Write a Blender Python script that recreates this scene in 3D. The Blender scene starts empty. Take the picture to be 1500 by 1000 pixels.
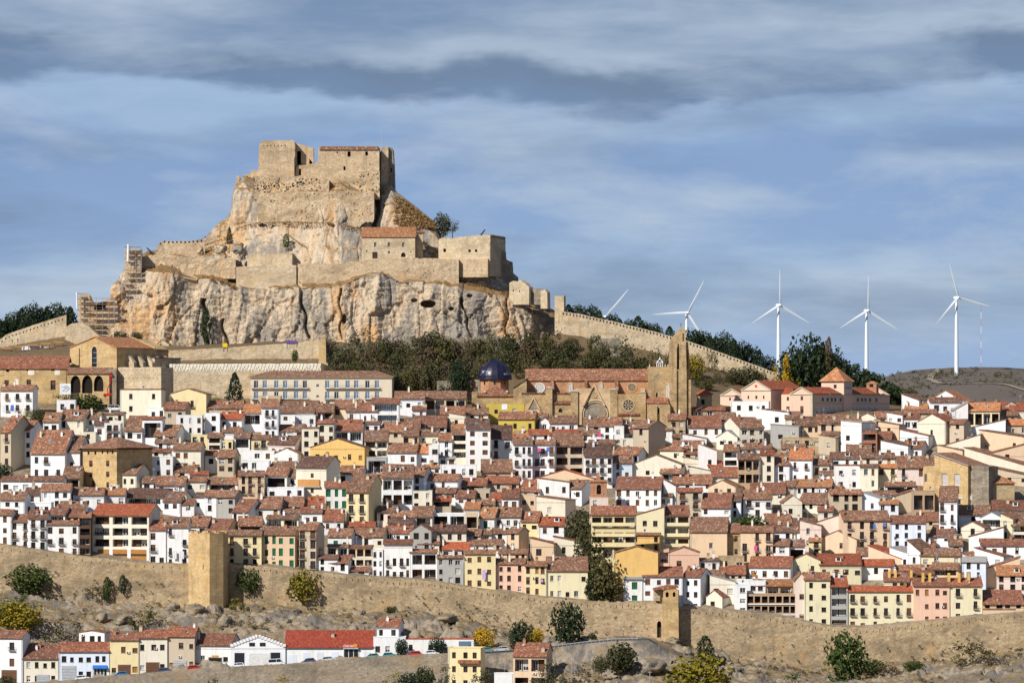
import bpy, math, random
import numpy as np
from mathutils import Vector, Matrix
from mathutils.geometry import tessellate_polygon

# ------------------------------------------------------------------ camera, sky, sun, exposure
sc = bpy.context.scene
COL = sc.collection
R = math.radians
F = 6000.0                     # focal length in photograph pixels (1500 wide): 144 mm telephoto
cam_d = bpy.data.cameras.new("camera")
cam_d.lens = 144.0
cam_d.sensor_width = 36.0
cam_d.shift_y = 100.0 / 1500.0
cam_d.clip_start = 1.0
cam_d.clip_end = 30000.0
cam = bpy.data.objects.new("camera", cam_d)
cam.rotation_euler = (R(90), 0, 0)
COL.objects.link(cam)
sc.camera = cam

SUN_EL, SUN_AZ = R(37), R(-139)      # azimuth from +Y, clockwise positive: behind the camera, to the left
sun_vec = Vector((math.sin(SUN_AZ) * math.cos(SUN_EL), math.cos(SUN_AZ) * math.cos(SUN_EL), math.sin(SUN_EL)))
sun_d = bpy.data.lights.new("sun", 'SUN')
sun_d.energy = 5.0
sun_d.angle = R(0.5)
sun_d.color = (1.0, 0.965, 0.91)
sun = bpy.data.objects.new("sun", sun_d)
sun.rotation_euler = sun_vec.to_track_quat('Z', 'Y').to_euler()
sun.location = sun_vec * 800
COL.objects.link(sun)

world = bpy.data.worlds.new("World")
sc.world = world
world.use_nodes = True


def build_sky():
    nt = world.node_tree
    N, L = nt.nodes, nt.links
    N.clear()
    out = N.new('ShaderNodeOutputWorld')
    bg = N.new('ShaderNodeBackground')
    bg.inputs['Strength'].default_value = 0.085
    L.new(bg.outputs[0], out.inputs[0])
    sky = N.new('ShaderNodeTexSky')
    sky.sky_type = 'NISHITA'
    sky.sun_disc = False
    sky.sun_elevation = SUN_EL
    sky.sun_rotation = SUN_AZ
    sky.air_density = 1.0
    sky.dust_density = 0.3
    sky.ozone_density = 3.0
    sky.altitude = 1000
    tc = N.new('ShaderNodeTexCoord')
    sep = N.new('ShaderNodeSeparateXYZ')
    L.new(tc.outputs['Generated'], sep.inputs[0])

    def noise(scale, loc, detail, rough, dist=0.0):
        mp = N.new('ShaderNodeMapping')
        mp.inputs['Scale'].default_value = scale
        mp.inputs['Location'].default_value = loc
        L.new(tc.outputs['Generated'], mp.inputs[0])
        n = N.new('ShaderNodeTexNoise')
        n.inputs['Scale'].default_value = 1.0
        n.inputs['Detail'].default_value = detail
        n.inputs['Roughness'].default_value = rough
        n.inputs['Distortion'].default_value = dist
        L.new(mp.outputs[0], n.inputs['Vector'])
        return n.outputs[0]

    def math_(op, a, b):
        m = N.new('ShaderNodeMath')
        m.operation = op
        for i, v in enumerate((a, b)):
            if isinstance(v, (int, float)):
                m.inputs[i].default_value = v
            else:
                L.new(v, m.inputs[i])
        return m.outputs[0]

    # layered stratus: brightness by elevation, the layer edges warped by noise
    warp = noise((11, 11, 34), (3.1, 0, 1.7), 5, 0.55, 0.2)
    wz = math_('MULTIPLY', math_('SUBTRACT', warp, 0.5), 0.038)
    # fine wisps on the edges
    wisp = noise((38, 38, 150), (7.7, 2, 0.4), 4, 0.6, 0.6)
    wz2 = math_('MULTIPLY', math_('SUBTRACT', wisp, 0.5), 0.008)
    zz = math_('ADD', math_('ADD', sep.outputs['Z'], wz), wz2)
    ramp = N.new('ShaderNodeValToRGB')
    cr = ramp.color_ramp
    cr.interpolation = 'EASE'
    S = 4.0   # the ramp runs over elevations 0..0.25 so its stops are easy to place
    stops = [(0.000, (0.290, 0.425, 0.660)), (0.012, (0.270, 0.400, 0.650)),
             (0.030, (0.355, 0.480, 0.675)), (0.045, (0.238, 0.360, 0.605)),
             (0.062, (0.228, 0.340, 0.580)), (0.0745, (0.355, 0.475, 0.675)),
             (0.0790, (0.150, 0.220, 0.370)), (0.0855, (0.140, 0.198, 0.315)),
             (0.0925, (0.400, 0.475, 0.590)), (0.102, (0.240, 0.315, 0.445)),
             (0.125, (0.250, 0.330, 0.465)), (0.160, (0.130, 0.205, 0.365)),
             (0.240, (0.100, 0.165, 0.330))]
    while len(cr.elements) > 1:
        cr.elements.remove(cr.elements[-1])
    for i, (p, c) in enumerate(stops):
        e = cr.elements[0] if i == 0 else cr.elements.new(p * S)
        e.position = p * S
        e.color = (*c, 1)
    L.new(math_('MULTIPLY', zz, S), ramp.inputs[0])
    # soft brighter puffs
    puff = noise((13, 13, 44), (0.6, 5.0, 2.2), 6, 0.6, 0.2)
    pr = N.new('ShaderNodeMapRange')
    pr.inputs['From Min'].default_value = 0.46
    pr.inputs['From Max'].default_value = 0.70
    pr.inputs['To Max'].default_value = 0.9
    pr.clamp = True
    L.new(puff, pr.inputs['Value'])
    mixp = N.new('ShaderNodeMix')
    mixp.data_type = 'RGBA'
    L.new(pr.outputs[0], mixp.inputs['Factor'])
    L.new(ramp.outputs[0], mixp.inputs[6])
    mixp.inputs[7].default_value = (0.49, 0.565, 0.68, 1)
    # the darker streaks
    dk = noise((9, 9, 46), (2.6, 1.0, 6.2), 5, 0.56, 0.2)
    dr = N.new('ShaderNodeMapRange')
    dr.inputs['From Min'].default_value = 0.48
    dr.inputs['From Max'].default_value = 0.70
    dr.inputs['To Max'].default_value = 0.85
    dr.clamp = True
    L.new(dk, dr.inputs['Value'])
    mixd = N.new('ShaderNodeMix')
    mixd.data_type = 'RGBA'
    L.new(dr.outputs[0], mixd.inputs['Factor'])
    L.new(mixp.outputs[2], mixd.inputs[6])
    mixd.inputs[7].default_value = (0.160, 0.238, 0.400, 1)
    # cloud cover over the clear sky
    scl = N.new('ShaderNodeMix')
    scl.data_type = 'RGBA'
    scl.blend_type = 'MULTIPLY'
    scl.inputs['Factor'].default_value = 1.0
    L.new(mixd.outputs[2], scl.inputs[6])
    scl.inputs[7].default_value = (10.7, 11.0, 11.3, 1)
    cover = N.new('ShaderNodeMapRange')
    cover.inputs['From Min'].default_value = 0.15
    cover.inputs['From Max'].default_value = 0.6
    cover.inputs['To Min'].default_value = 0.88
    cover.inputs['To Max'].default_value = 0.35
    cover.clamp = True
    L.new(sep.outputs['Z'], cover.inputs['Value'])
    fin = N.new('ShaderNodeMix')
    fin.data_type = 'RGBA'
    L.new(cover.outputs[0], fin.inputs['Factor'])
    L.new(sky.outputs[0], fin.inputs[6])
    L.new(scl.outputs[2], fin.inputs[7])
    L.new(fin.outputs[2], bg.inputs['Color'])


build_sky()
vs = sc.view_settings
vs.view_transform = 'Standard'
vs.look = 'None'
vs.exposure = 0.1
vs.gamma = 1.0
vs.use_curve_mapping = False
sc.render.engine = 'CYCLES'
sc.cycles.max_bounces = 4
sc.cycles.diffuse_bounces = 2

# ------------------------------------------------------------------ numeric noise


def _hash(ix, iy, iz):
    h = (ix.astype(np.int64) * 374761393 + iy.astype(np.int64) * 668265263 + iz.astype(np.int64) * 2147483647) & 0xffffffff
    h = ((h ^ (h >> 13)) * 1274126177) & 0xffffffff
    h = ((h ^ (h >> 16)) * 2246822519) & 0xffffffff
    return ((h ^ (h >> 15)) & 0xffffff) / float(0xffffff)


def vnoise(x, y, z=None):
    x = np.asarray(x, float)
    y = np.asarray(y, float)
    z = np.zeros_like(x) if z is None else np.asarray(z, float)
    ix, iy, iz = np.floor(x), np.floor(y), np.floor(z)
    fx, fy, fz = x - ix, y - iy, z - iz
    fx = fx * fx * (3 - 2 * fx)
    fy = fy * fy * (3 - 2 * fy)
    fz = fz * fz * (3 - 2 * fz)
    r = 0
    for a in (0, 1):
        for b in (0, 1):
            for c in (0, 1):
                w = (fx if a else 1 - fx) * (fy if b else 1 - fy) * (fz if c else 1 - fz)
                r = r + w * _hash(ix + a, iy + b, iz + c)
    return r * 2 - 1


def fbm(x, y, z=None, o=4):
    r, a = 0, 0.5
    z = np.zeros_like(np.asarray(x, float)) if z is None else np.asarray(z, float)
    x = np.asarray(x, float)
    y = np.asarray(y, float)
    for k in range(o):
        r = r + a * vnoise(x * 2 ** k + 17.3 * k, y * 2 ** k - 9.1 * k, z * 2 ** k + 3.7 * k)
        a *= 0.5
    return r


def ridged(x, y, z=None, o=4):
    r, a = 0, 0.5
    z = np.zeros_like(np.asarray(x, float)) if z is None else np.asarray(z, float)
    for k in range(o):
        r = r + a * (1 - np.abs(vnoise(np.asarray(x) * 2 ** k + 5.3 * k, np.asarray(y) * 2 ** k + 2.1 * k, z * 2 ** k)))
        a *= 0.5
    return r


def worley(x, y, z):
    """random value of the nearest cell, and the distance to its border"""
    x, y, z = (np.asarray(q, float) for q in (x, y, z))
    ix, iy, iz = np.floor(x), np.floor(y), np.floor(z)
    d1 = np.full(x.shape, 9.0)
    d2 = np.full(x.shape, 9.0)
    v = np.zeros(x.shape)
    for a in (-1, 0, 1):
        for b in (-1, 0, 1):
            for c in (-1, 0, 1):
                cx, cy, cz = ix + a, iy + b, iz + c
                d = (cx + _hash(cx, cy, cz) - x) ** 2 + (cy + _hash(cx + 71, cy, cz) - y) ** 2 + (cz + _hash(cx, cy + 37, cz) - z) ** 2
                near = d < d1
                d2 = np.where(near, d1, np.minimum(d2, d))
                v = np.where(near, _hash(cx, cy, cz + 53), v)
                d1 = np.where(near, d, d1)
    return v * 2 - 1, np.sqrt(d2) - np.sqrt(d1)


def blocks(x, y, z, s, amp, crack):
    w = fbm(x / s * 0.6, y / s * 0.6, z / s * 0.6, 2) * 0.5
    v, e = worley(x / s + w, y / s - w, z / s + w)
    return v * amp - np.clip(1 - e / 0.10, 0, 1) * crack


# ------------------------------------------------------------------ materials
def new_mat(name):
    m = bpy.data.materials.new(name)
    m.use_nodes = True
    nt = m.node_tree
    b = nt.nodes['Principled BSDF']
    b.inputs['Specular IOR Level'].default_value = 0.2
    b.inputs['Roughness'].default_value = 0.85
    return m, nt.nodes, nt.links, b


def n_noise(N, L, vec, scale, detail=4, rough=0.55, vscale=None):
    t = N.new('ShaderNodeTexNoise')
    t.inputs['Scale'].default_value = scale
    t.inputs['Detail'].default_value = detail
    t.inputs['Roughness'].default_value = rough
    if vscale:
        mp = N.new('ShaderNodeMapping')
        mp.inputs['Scale'].default_value = vscale
        L.new(vec, mp.inputs[0])
        vec = mp.outputs[0]
    L.new(vec, t.inputs['Vector'])
    return t.outputs[0]


def n_ramp(N, L, fac, stops):
    r = N.new('ShaderNodeValToRGB')
    cr = r.color_ramp
    while len(cr.elements) > 1:
        cr.elements.remove(cr.elements[-1])
    for i, (p, c) in enumerate(stops):
        e = cr.elements[0] if i == 0 else cr.elements.new(p)
        e.position = p
        e.color = (c[0], c[1], c[2], 1) if not isinstance(c, (int, float)) else (c, c, c, 1)
    L.new(fac, r.inputs[0])
    return r.outputs[0]


def n_mix(N, L, fac, a, b, blend='MIX'):
    m = N.new('ShaderNodeMix')
    m.data_type = 'RGBA'
    m.blend_type = blend
    for s, v in ((0, fac), (6, a), (7, b)):
        if isinstance(v, (int, float)):
            m.inputs[s].default_value = v
        elif isinstance(v, tuple):
            m.inputs[s].default_value = (*v, 1)
        else:
            L.new(v, m.inputs[s])
    return m.outputs[2]


def n_bump(N, L, b, h, strength, dist):
    bp = N.new('ShaderNodeBump')
    bp.inputs['Strength'].default_value = strength
    bp.inputs['Distance'].default_value = dist
    L.new(h, bp.inputs['Height'])
    L.new(bp.outputs[0], b.inputs['Normal'])


def plaster(name, c, stain=0.35, warm=(0.30, 0.25, 0.19)):
    """painted render: patchy, rain-streaked, each wall a little different"""
    m, N, L, b = new_mat(name)
    g = N.new('ShaderNodeNewGeometry').outputs['Position']
    oi = N.new('ShaderNodeObjectInfo').outputs['Random']
    streak = n_noise(N, L, g, 1.0, 5, 0.6, (1.1, 1.1, 0.22))
    patch = n_noise(N, L, g, 0.45, 5, 0.65)
    f1 = n_ramp(N, L, streak, [(0.50, 0.0), (0.78, stain)])
    f2 = n_ramp(N, L, patch, [(0.52, 0.0), (0.74, stain * 0.8)])
    tint = n_ramp(N, L, oi, [(0.0, (0.86, 0.85, 0.84)), (0.35, (1.0, 0.985, 0.95)), (0.7, (0.96, 0.965, 0.98)), (1.0, (1.0, 1.0, 1.0))])
    base = n_mix(N, L, 1.0, c, tint, 'MULTIPLY')
    x = n_mix(N, L, f1, base, warm)
    x = n_mix(N, L, f2, x, tuple(v * 0.72 for v in c))
    L.new(x, b.inputs['Base Color'])
    n_bump(N, L, b, n_noise(N, L, g, 3.0, 4), 0.25, 0.08)
    return m


def tiles(name, dark, mid, light, big=0.5):
    """clay roof tiles: broken mottling of single tiles, lichen patches, courses down the slope"""
    m, N, L, b = new_mat(name)
    tc = N.new('ShaderNodeTexCoord').outputs['Object']
    g = N.new('ShaderNodeNewGeometry').outputs['Position']
    oi = N.new('ShaderNodeObjectInfo').outputs['Random']
    v = N.new('ShaderNodeTexVoronoi')
    v.inputs['Scale'].default_value = 1.0
    mp = N.new('ShaderNodeMapping')
    mp.inputs['Scale'].default_value = (3.0, 1.7, 1.7)
    L.new(tc, mp.inputs[0])
    L.new(mp.outputs[0], v.inputs['Vector'])
    sp = N.new('ShaderNodeSeparateColor')
    L.new(v.outputs['Color'], sp.inputs[0])
    cell = n_ramp(N, L, sp.outputs[0], [(0.0, dark), (0.35, mid), (0.75, mid), (0.93, light), (1.0, light)])
    pt = n_noise(N, L, g, 0.35, 5, 0.6)
    pf = n_ramp(N, L, pt, [(0.42, 0.0), (0.68, big)])
    x = n_mix(N, L, pf, cell, dark)
    fine = n_noise(N, L, g, 2.2, 3, 0.7)
    x = n_mix(N, L, n_ramp(N, L, fine, [(0.56, 0.0), (0.72, 0.4)]), x, light)
    tint = n_ramp(N, L, oi, [(0.0, (0.68, 0.66, 0.66)), (0.25, (0.95, 0.93, 0.92)), (0.5, (1.16, 0.95, 0.85)), (0.75, (0.84, 0.84, 0.85)), (1.0, (1.22, 1.08, 0.98))])
    x = n_mix(N, L, 1.0, x, tint, 'MULTIPLY')
    L.new(x, b.inputs['Base Color'])
    w = N.new('ShaderNodeTexWave')
    w.inputs['Scale'].default_value = 1.15
    w.inputs['Distortion'].default_value = 0.6
    L.new(tc, w.inputs['Vector'])
    n_bump(N, L, b, w.outputs[0], 0.6, 0.12)
    return m


def stone(name, c1, c2, c3, scale=1.0, cell=1.6, spots=0.5, hv=(1, 1, 2.2)):
    """rubble masonry: single stones in slightly different tones, weather patches, dark put-log holes"""
    m, N, L, b = new_mat(name)
    g = N.new('ShaderNodeNewGeometry').outputs['Position']
    v = N.new('ShaderNodeTexVoronoi')
    v.inputs['Scale'].default_value = cell
    mp = N.new('ShaderNodeMapping')
    mp.inputs['Scale'].default_value = (1, 1, 1.7)
    L.new(g, mp.inputs[0])
    L.new(mp.outputs[0], v.inputs['Vector'])
    sp = N.new('ShaderNodeSeparateColor')
    L.new(v.outputs['Color'], sp.inputs[0])
    x = n_ramp(N, L, sp.outputs[0], [(0, c2), (0.3, c1), (0.75, c1), (1, c3)])
    big = n_noise(N, L, g, 0.10 * scale, 7, 0.7, hv)
    x = n_mix(N, L, n_ramp(N, L, big, [(0.46, 0.0), (0.62, 0.9)]), x, tuple(v * 0.85 for v in c2))
    big2 = n_noise(N, L, g, 0.17 * scale, 6, 0.65, (1, 1.3, 1))
    x = n_mix(N, L, n_ramp(N, L, big2, [(0.54, 0.0), (0.70, 0.7)]), x, (c1[0] * 1.06, c1[1] * 0.88, c1[2] * 0.66))
    med = n_noise(N, L, g, 0.5 * scale, 5, 0.7)
    x = n_mix(N, L, n_ramp(N, L, med, [(0.54, 0.0), (0.72, 0.6)]), x, c3)
    stk = n_noise(N, L, g, 0.55 * scale, 5, 0.65, (1, 1, 0.14))
    x = n_mix(N, L, n_ramp(N, L, stk, [(0.52, 0.0), (0.70, 0.6)]), x, tuple(v * 0.72 for v in c2))
    dk = n_noise(N, L, g, 1.3 * scale, 2, 0.5)
    x = n_mix(N, L, n_ramp(N, L, dk, [(0.66, 0.0), (0.74, spots)]), x, (0.07, 0.05, 0.035))
    L.new(x, b.inputs['Base Color'])
    n_bump(N, L, b, n_noise(N, L, g, 2.0, 5, 0.7), 0.4, 0.2)
    return m


def rock(name, pale, grey, orange, grass, gth=(0.70, 0.86), vs_=(1, 1, 0.22), dark=(0.10, 0.085, 0.065)):
    m, N, L, b = new_mat(name)
    geo = N.new('ShaderNodeNewGeometry')
    g = geo.outputs['Position']
    sep = N.new('ShaderNodeSeparateXYZ')
    L.new(geo.outputs['Normal'], sep.inputs[0])
    a = n_noise(N, L, g, 0.10, 6, 0.6, vs_)
    x = n_ramp(N, L, a, [(0.28, grey), (0.43, grey), (0.49, pale), (0.54, pale), (0.64, orange)])
    s2 = n_noise(N, L, g, 0.35, 6, 0.65, vs_)
    x = n_mix(N, L, n_ramp(N, L, s2, [(0.53, 0.0), (0.70, 0.75)]), x, grey)
    s3 = n_noise(N, L, g, 0.9, 5, 0.7)
    x = n_mix(N, L, n_ramp(N, L, s3, [(0.52, 0.0), (0.74, 0.7)]), x, pale)
    s4 = n_noise(N, L, g, 0.55, 4, 0.75)
    x = n_mix(N, L, n_ramp(N, L, s4, [(0.60, 0.0), (0.68, 0.8)]), x, dark)
    vc = N.new('ShaderNodeTexVoronoi')
    vc.feature = 'DISTANCE_TO_EDGE'
    vc.inputs['Scale'].default_value = 0.42
    mpv = N.new('ShaderNodeMapping')
    mpv.inputs['Scale'].default_value = (1, 1, 0.5)
    wv = N.new('ShaderNodeVectorMath')
    wv.operation = 'ADD'
    nz = N.new('ShaderNodeTexNoise')
    nz.inputs['Scale'].default_value = 0.5
    nz.inputs['Detail'].default_value = 4
    L.new(g, nz.inputs['Vector'])
    ms = N.new('ShaderNodeVectorMath')
    ms.operation = 'SCALE'
    ms.inputs['Scale'].default_value = 3.0
    L.new(nz.outputs['Color'], ms.inputs[0])
    L.new(g, wv.inputs[0])
    L.new(ms.outputs[0], wv.inputs[1])
    L.new(wv.outputs[0], mpv.inputs[0])
    L.new(mpv.outputs[0], vc.inputs['Vector'])
    cm = N.new('ShaderNodeMath')
    cm.operation = 'MULTIPLY'
    L.new(n_ramp(N, L, vc.outputs['Distance'], [(0.0, 0.75), (0.07, 0.0)]), cm.inputs[0])
    L.new(n_ramp(N, L, s2, [(0.40, 0.0), (0.60, 0.8)]), cm.inputs[1])
    x = n_mix(N, L, cm.outputs[0], x, dark)
    st = n_noise(N, L, g, 0.7, 5, 0.6, (1, 1, 0.05))
    x = n_mix(N, L, n_ramp(N, L, st, [(0.54, 0.0), (0.68, 0.6 if vs_[2] < 1 else 0.0)]), x, (0.17, 0.15, 0.13))
    gn = n_noise(N, L, g, 0.5, 6, 0.75)
    ad = N.new('ShaderNodeMath')
    ad.operation = 'MULTIPLY_ADD'
    L.new(gn, ad.inputs[0])
    ad.inputs[1].default_value = 0.9
    L.new(sep.outputs['Z'], ad.inputs[2])
    sb = N.new('ShaderNodeMath')
    sb.operation = 'SUBTRACT'
    L.new(ad.outputs[0], sb.inputs[0])
    sb.inputs[1].default_value = 0.45
    gf = n_ramp(N, L, sb.outputs[0], [(gth[0], 0.0), (gth[1], 1.0)])
    gcol = n_ramp(N, L, n_noise(N, L, g, 0.8, 5, 0.7), [(0.3, grass[0]), (0.55, grass[1]), (0.75, grass[2])])
    x = n_mix(N, L, gf, x, gcol)
    L.new(x, b.inputs['Base Color'])
    n_bump(N, L, b, n_noise(N, L, g, 1.3, 6, 0.7), 0.7, 0.4)
    return m


def plain(name, c, rough=0.7, spec=0.2, metal=0.0, var=0.12):
    m, N, L, b = new_mat(name)
    g = N.new('ShaderNodeNewGeometry').outputs['Position']
    x = n_mix(N, L, n_ramp(N, L, n_noise(N, L, g, 1.5, 4, 0.6), [(0.35, 0.0), (0.7, 1.0)]), c, tuple(v * (1 - var * 2) for v in c))
    L.new(x, b.inputs['Base Color'])
    b.inputs['Roughness'].default_value = rough
    b.inputs['Specular IOR Level'].default_value = spec
    b.inputs['Metallic'].default_value = metal
    return m


def leaf(name, c, c2, c3):
    m, N, L, b = new_mat(name)
    g = N.new('ShaderNodeNewGeometry').outputs['Position']
    oi = N.new('ShaderNodeObjectInfo').outputs['Random']
    x = n_ramp(N, L, n_noise(N, L, g, 1.1, 5, 0.75), [(0.34, c), (0.5, c2), (0.68, c3)])
    t = n_ramp(N, L, oi, [(0, (0.75, 0.8, 0.8)), (0.5, (1, 1, 1)), (1, (1.2, 1.08, 0.9))])
    x = n_mix(N, L, 1.0, x, t, 'MULTIPLY')
    L.new(x, b.inputs['Base Color'])
    b.inputs['Roughness'].default_value = 0.7
    return m


WALLC = {
    'w': (0.82, 0.81, 0.785), 'c': (0.78, 0.71, 0.56), 'y': (0.78, 0.65, 0.36), 'Y': (0.77, 0.69, 0.45), 'p': (0.76, 0.62, 0.53),
    'P': (0.77, 0.50, 0.36), 's': (0.42, 0.32, 0.19), 'g': (0.42, 0.40, 0.36), 'o': (0.77, 0.49, 0.17), 'b': (0.70, 0.75, 0.82),
    't': (0.56, 0.455, 0.325), 'n': (0.73, 0.54, 0.36), 'M': (0.55, 0.42, 0.09), 'T': (0.46, 0.31, 0.19), 'B': (0.38, 0.17, 0.10),
    'd': (0.12, 0.07, 0.045)}
WNAME = {'w': 'white', 'c': 'cream', 'y': 'yellow', 'Y': 'pale yellow', 'p': 'pale pink', 'P': 'salmon', 's': 'bare stone',
         'g': 'grey', 'o': 'ochre', 'b': 'bluish white', 't': 'tan', 'n': 'peach', 'M': 'mustard', 'T': 'brown',
         'B': 'brick', 'd': 'dark timber'}
WM = {}
for k, c in WALLC.items():
    if k == 's':
        continue
    WM[k] = plaster('plaster_' + WNAME[k].replace(' ', '_'), c, 0.42 if k in 'wbc' else 0.45,
                    (0.38, 0.34, 0.29) if k in 'wbcY' else tuple(v * 0.55 for v in c))
WM['s'] = stone('house_stone', (0.46, 0.34, 0.19), (0.36, 0.26, 0.15), (0.56, 0.45, 0.28), 2.0, 2.2, 0.3)
RM = {
    'b': tiles('tiles_brown', (0.130, 0.070, 0.045), (0.270, 0.138, 0.083), (0.50, 0.335, 0.225)),
    'r': tiles('tiles_red_brown', (0.145, 0.062, 0.040), (0.28, 0.118, 0.070), (0.44, 0.26, 0.17)),
    'R': tiles('tiles_red', (0.24, 0.066, 0.033), (0.37, 0.102, 0.046), (0.48, 0.20, 0.11), 0.3),
    'd': tiles('tiles_dark', (0.090, 0.052, 0.040), (0.175, 0.092, 0.064), (0.33, 0.22, 0.155)),
    'o': tiles('tiles_orange', (0.28, 0.115, 0.050), (0.47, 0.205, 0.090), (0.62, 0.38, 0.22), 0.4),
    'Q': tiles('tiles_deep_red', (0.23, 0.048, 0.028), (0.36, 0.066, 0.036), (0.42, 0.11, 0.065), 0.2),
    'x': plain('flat_roof', (0.36, 0.33, 0.30)),
    'g': plain('sheet_roof', (0.25, 0.27, 0.28), 0.5)}
RNAME = {'b': 'brown tiled', 'r': 'reddish brown tiled', 'R': 'bright red tiled', 'Q': 'bright red tiled', 'd': 'dark brown tiled', 'o': 'orange tiled', 'x': 'flat', 'g': 'grey sheet'}
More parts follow.
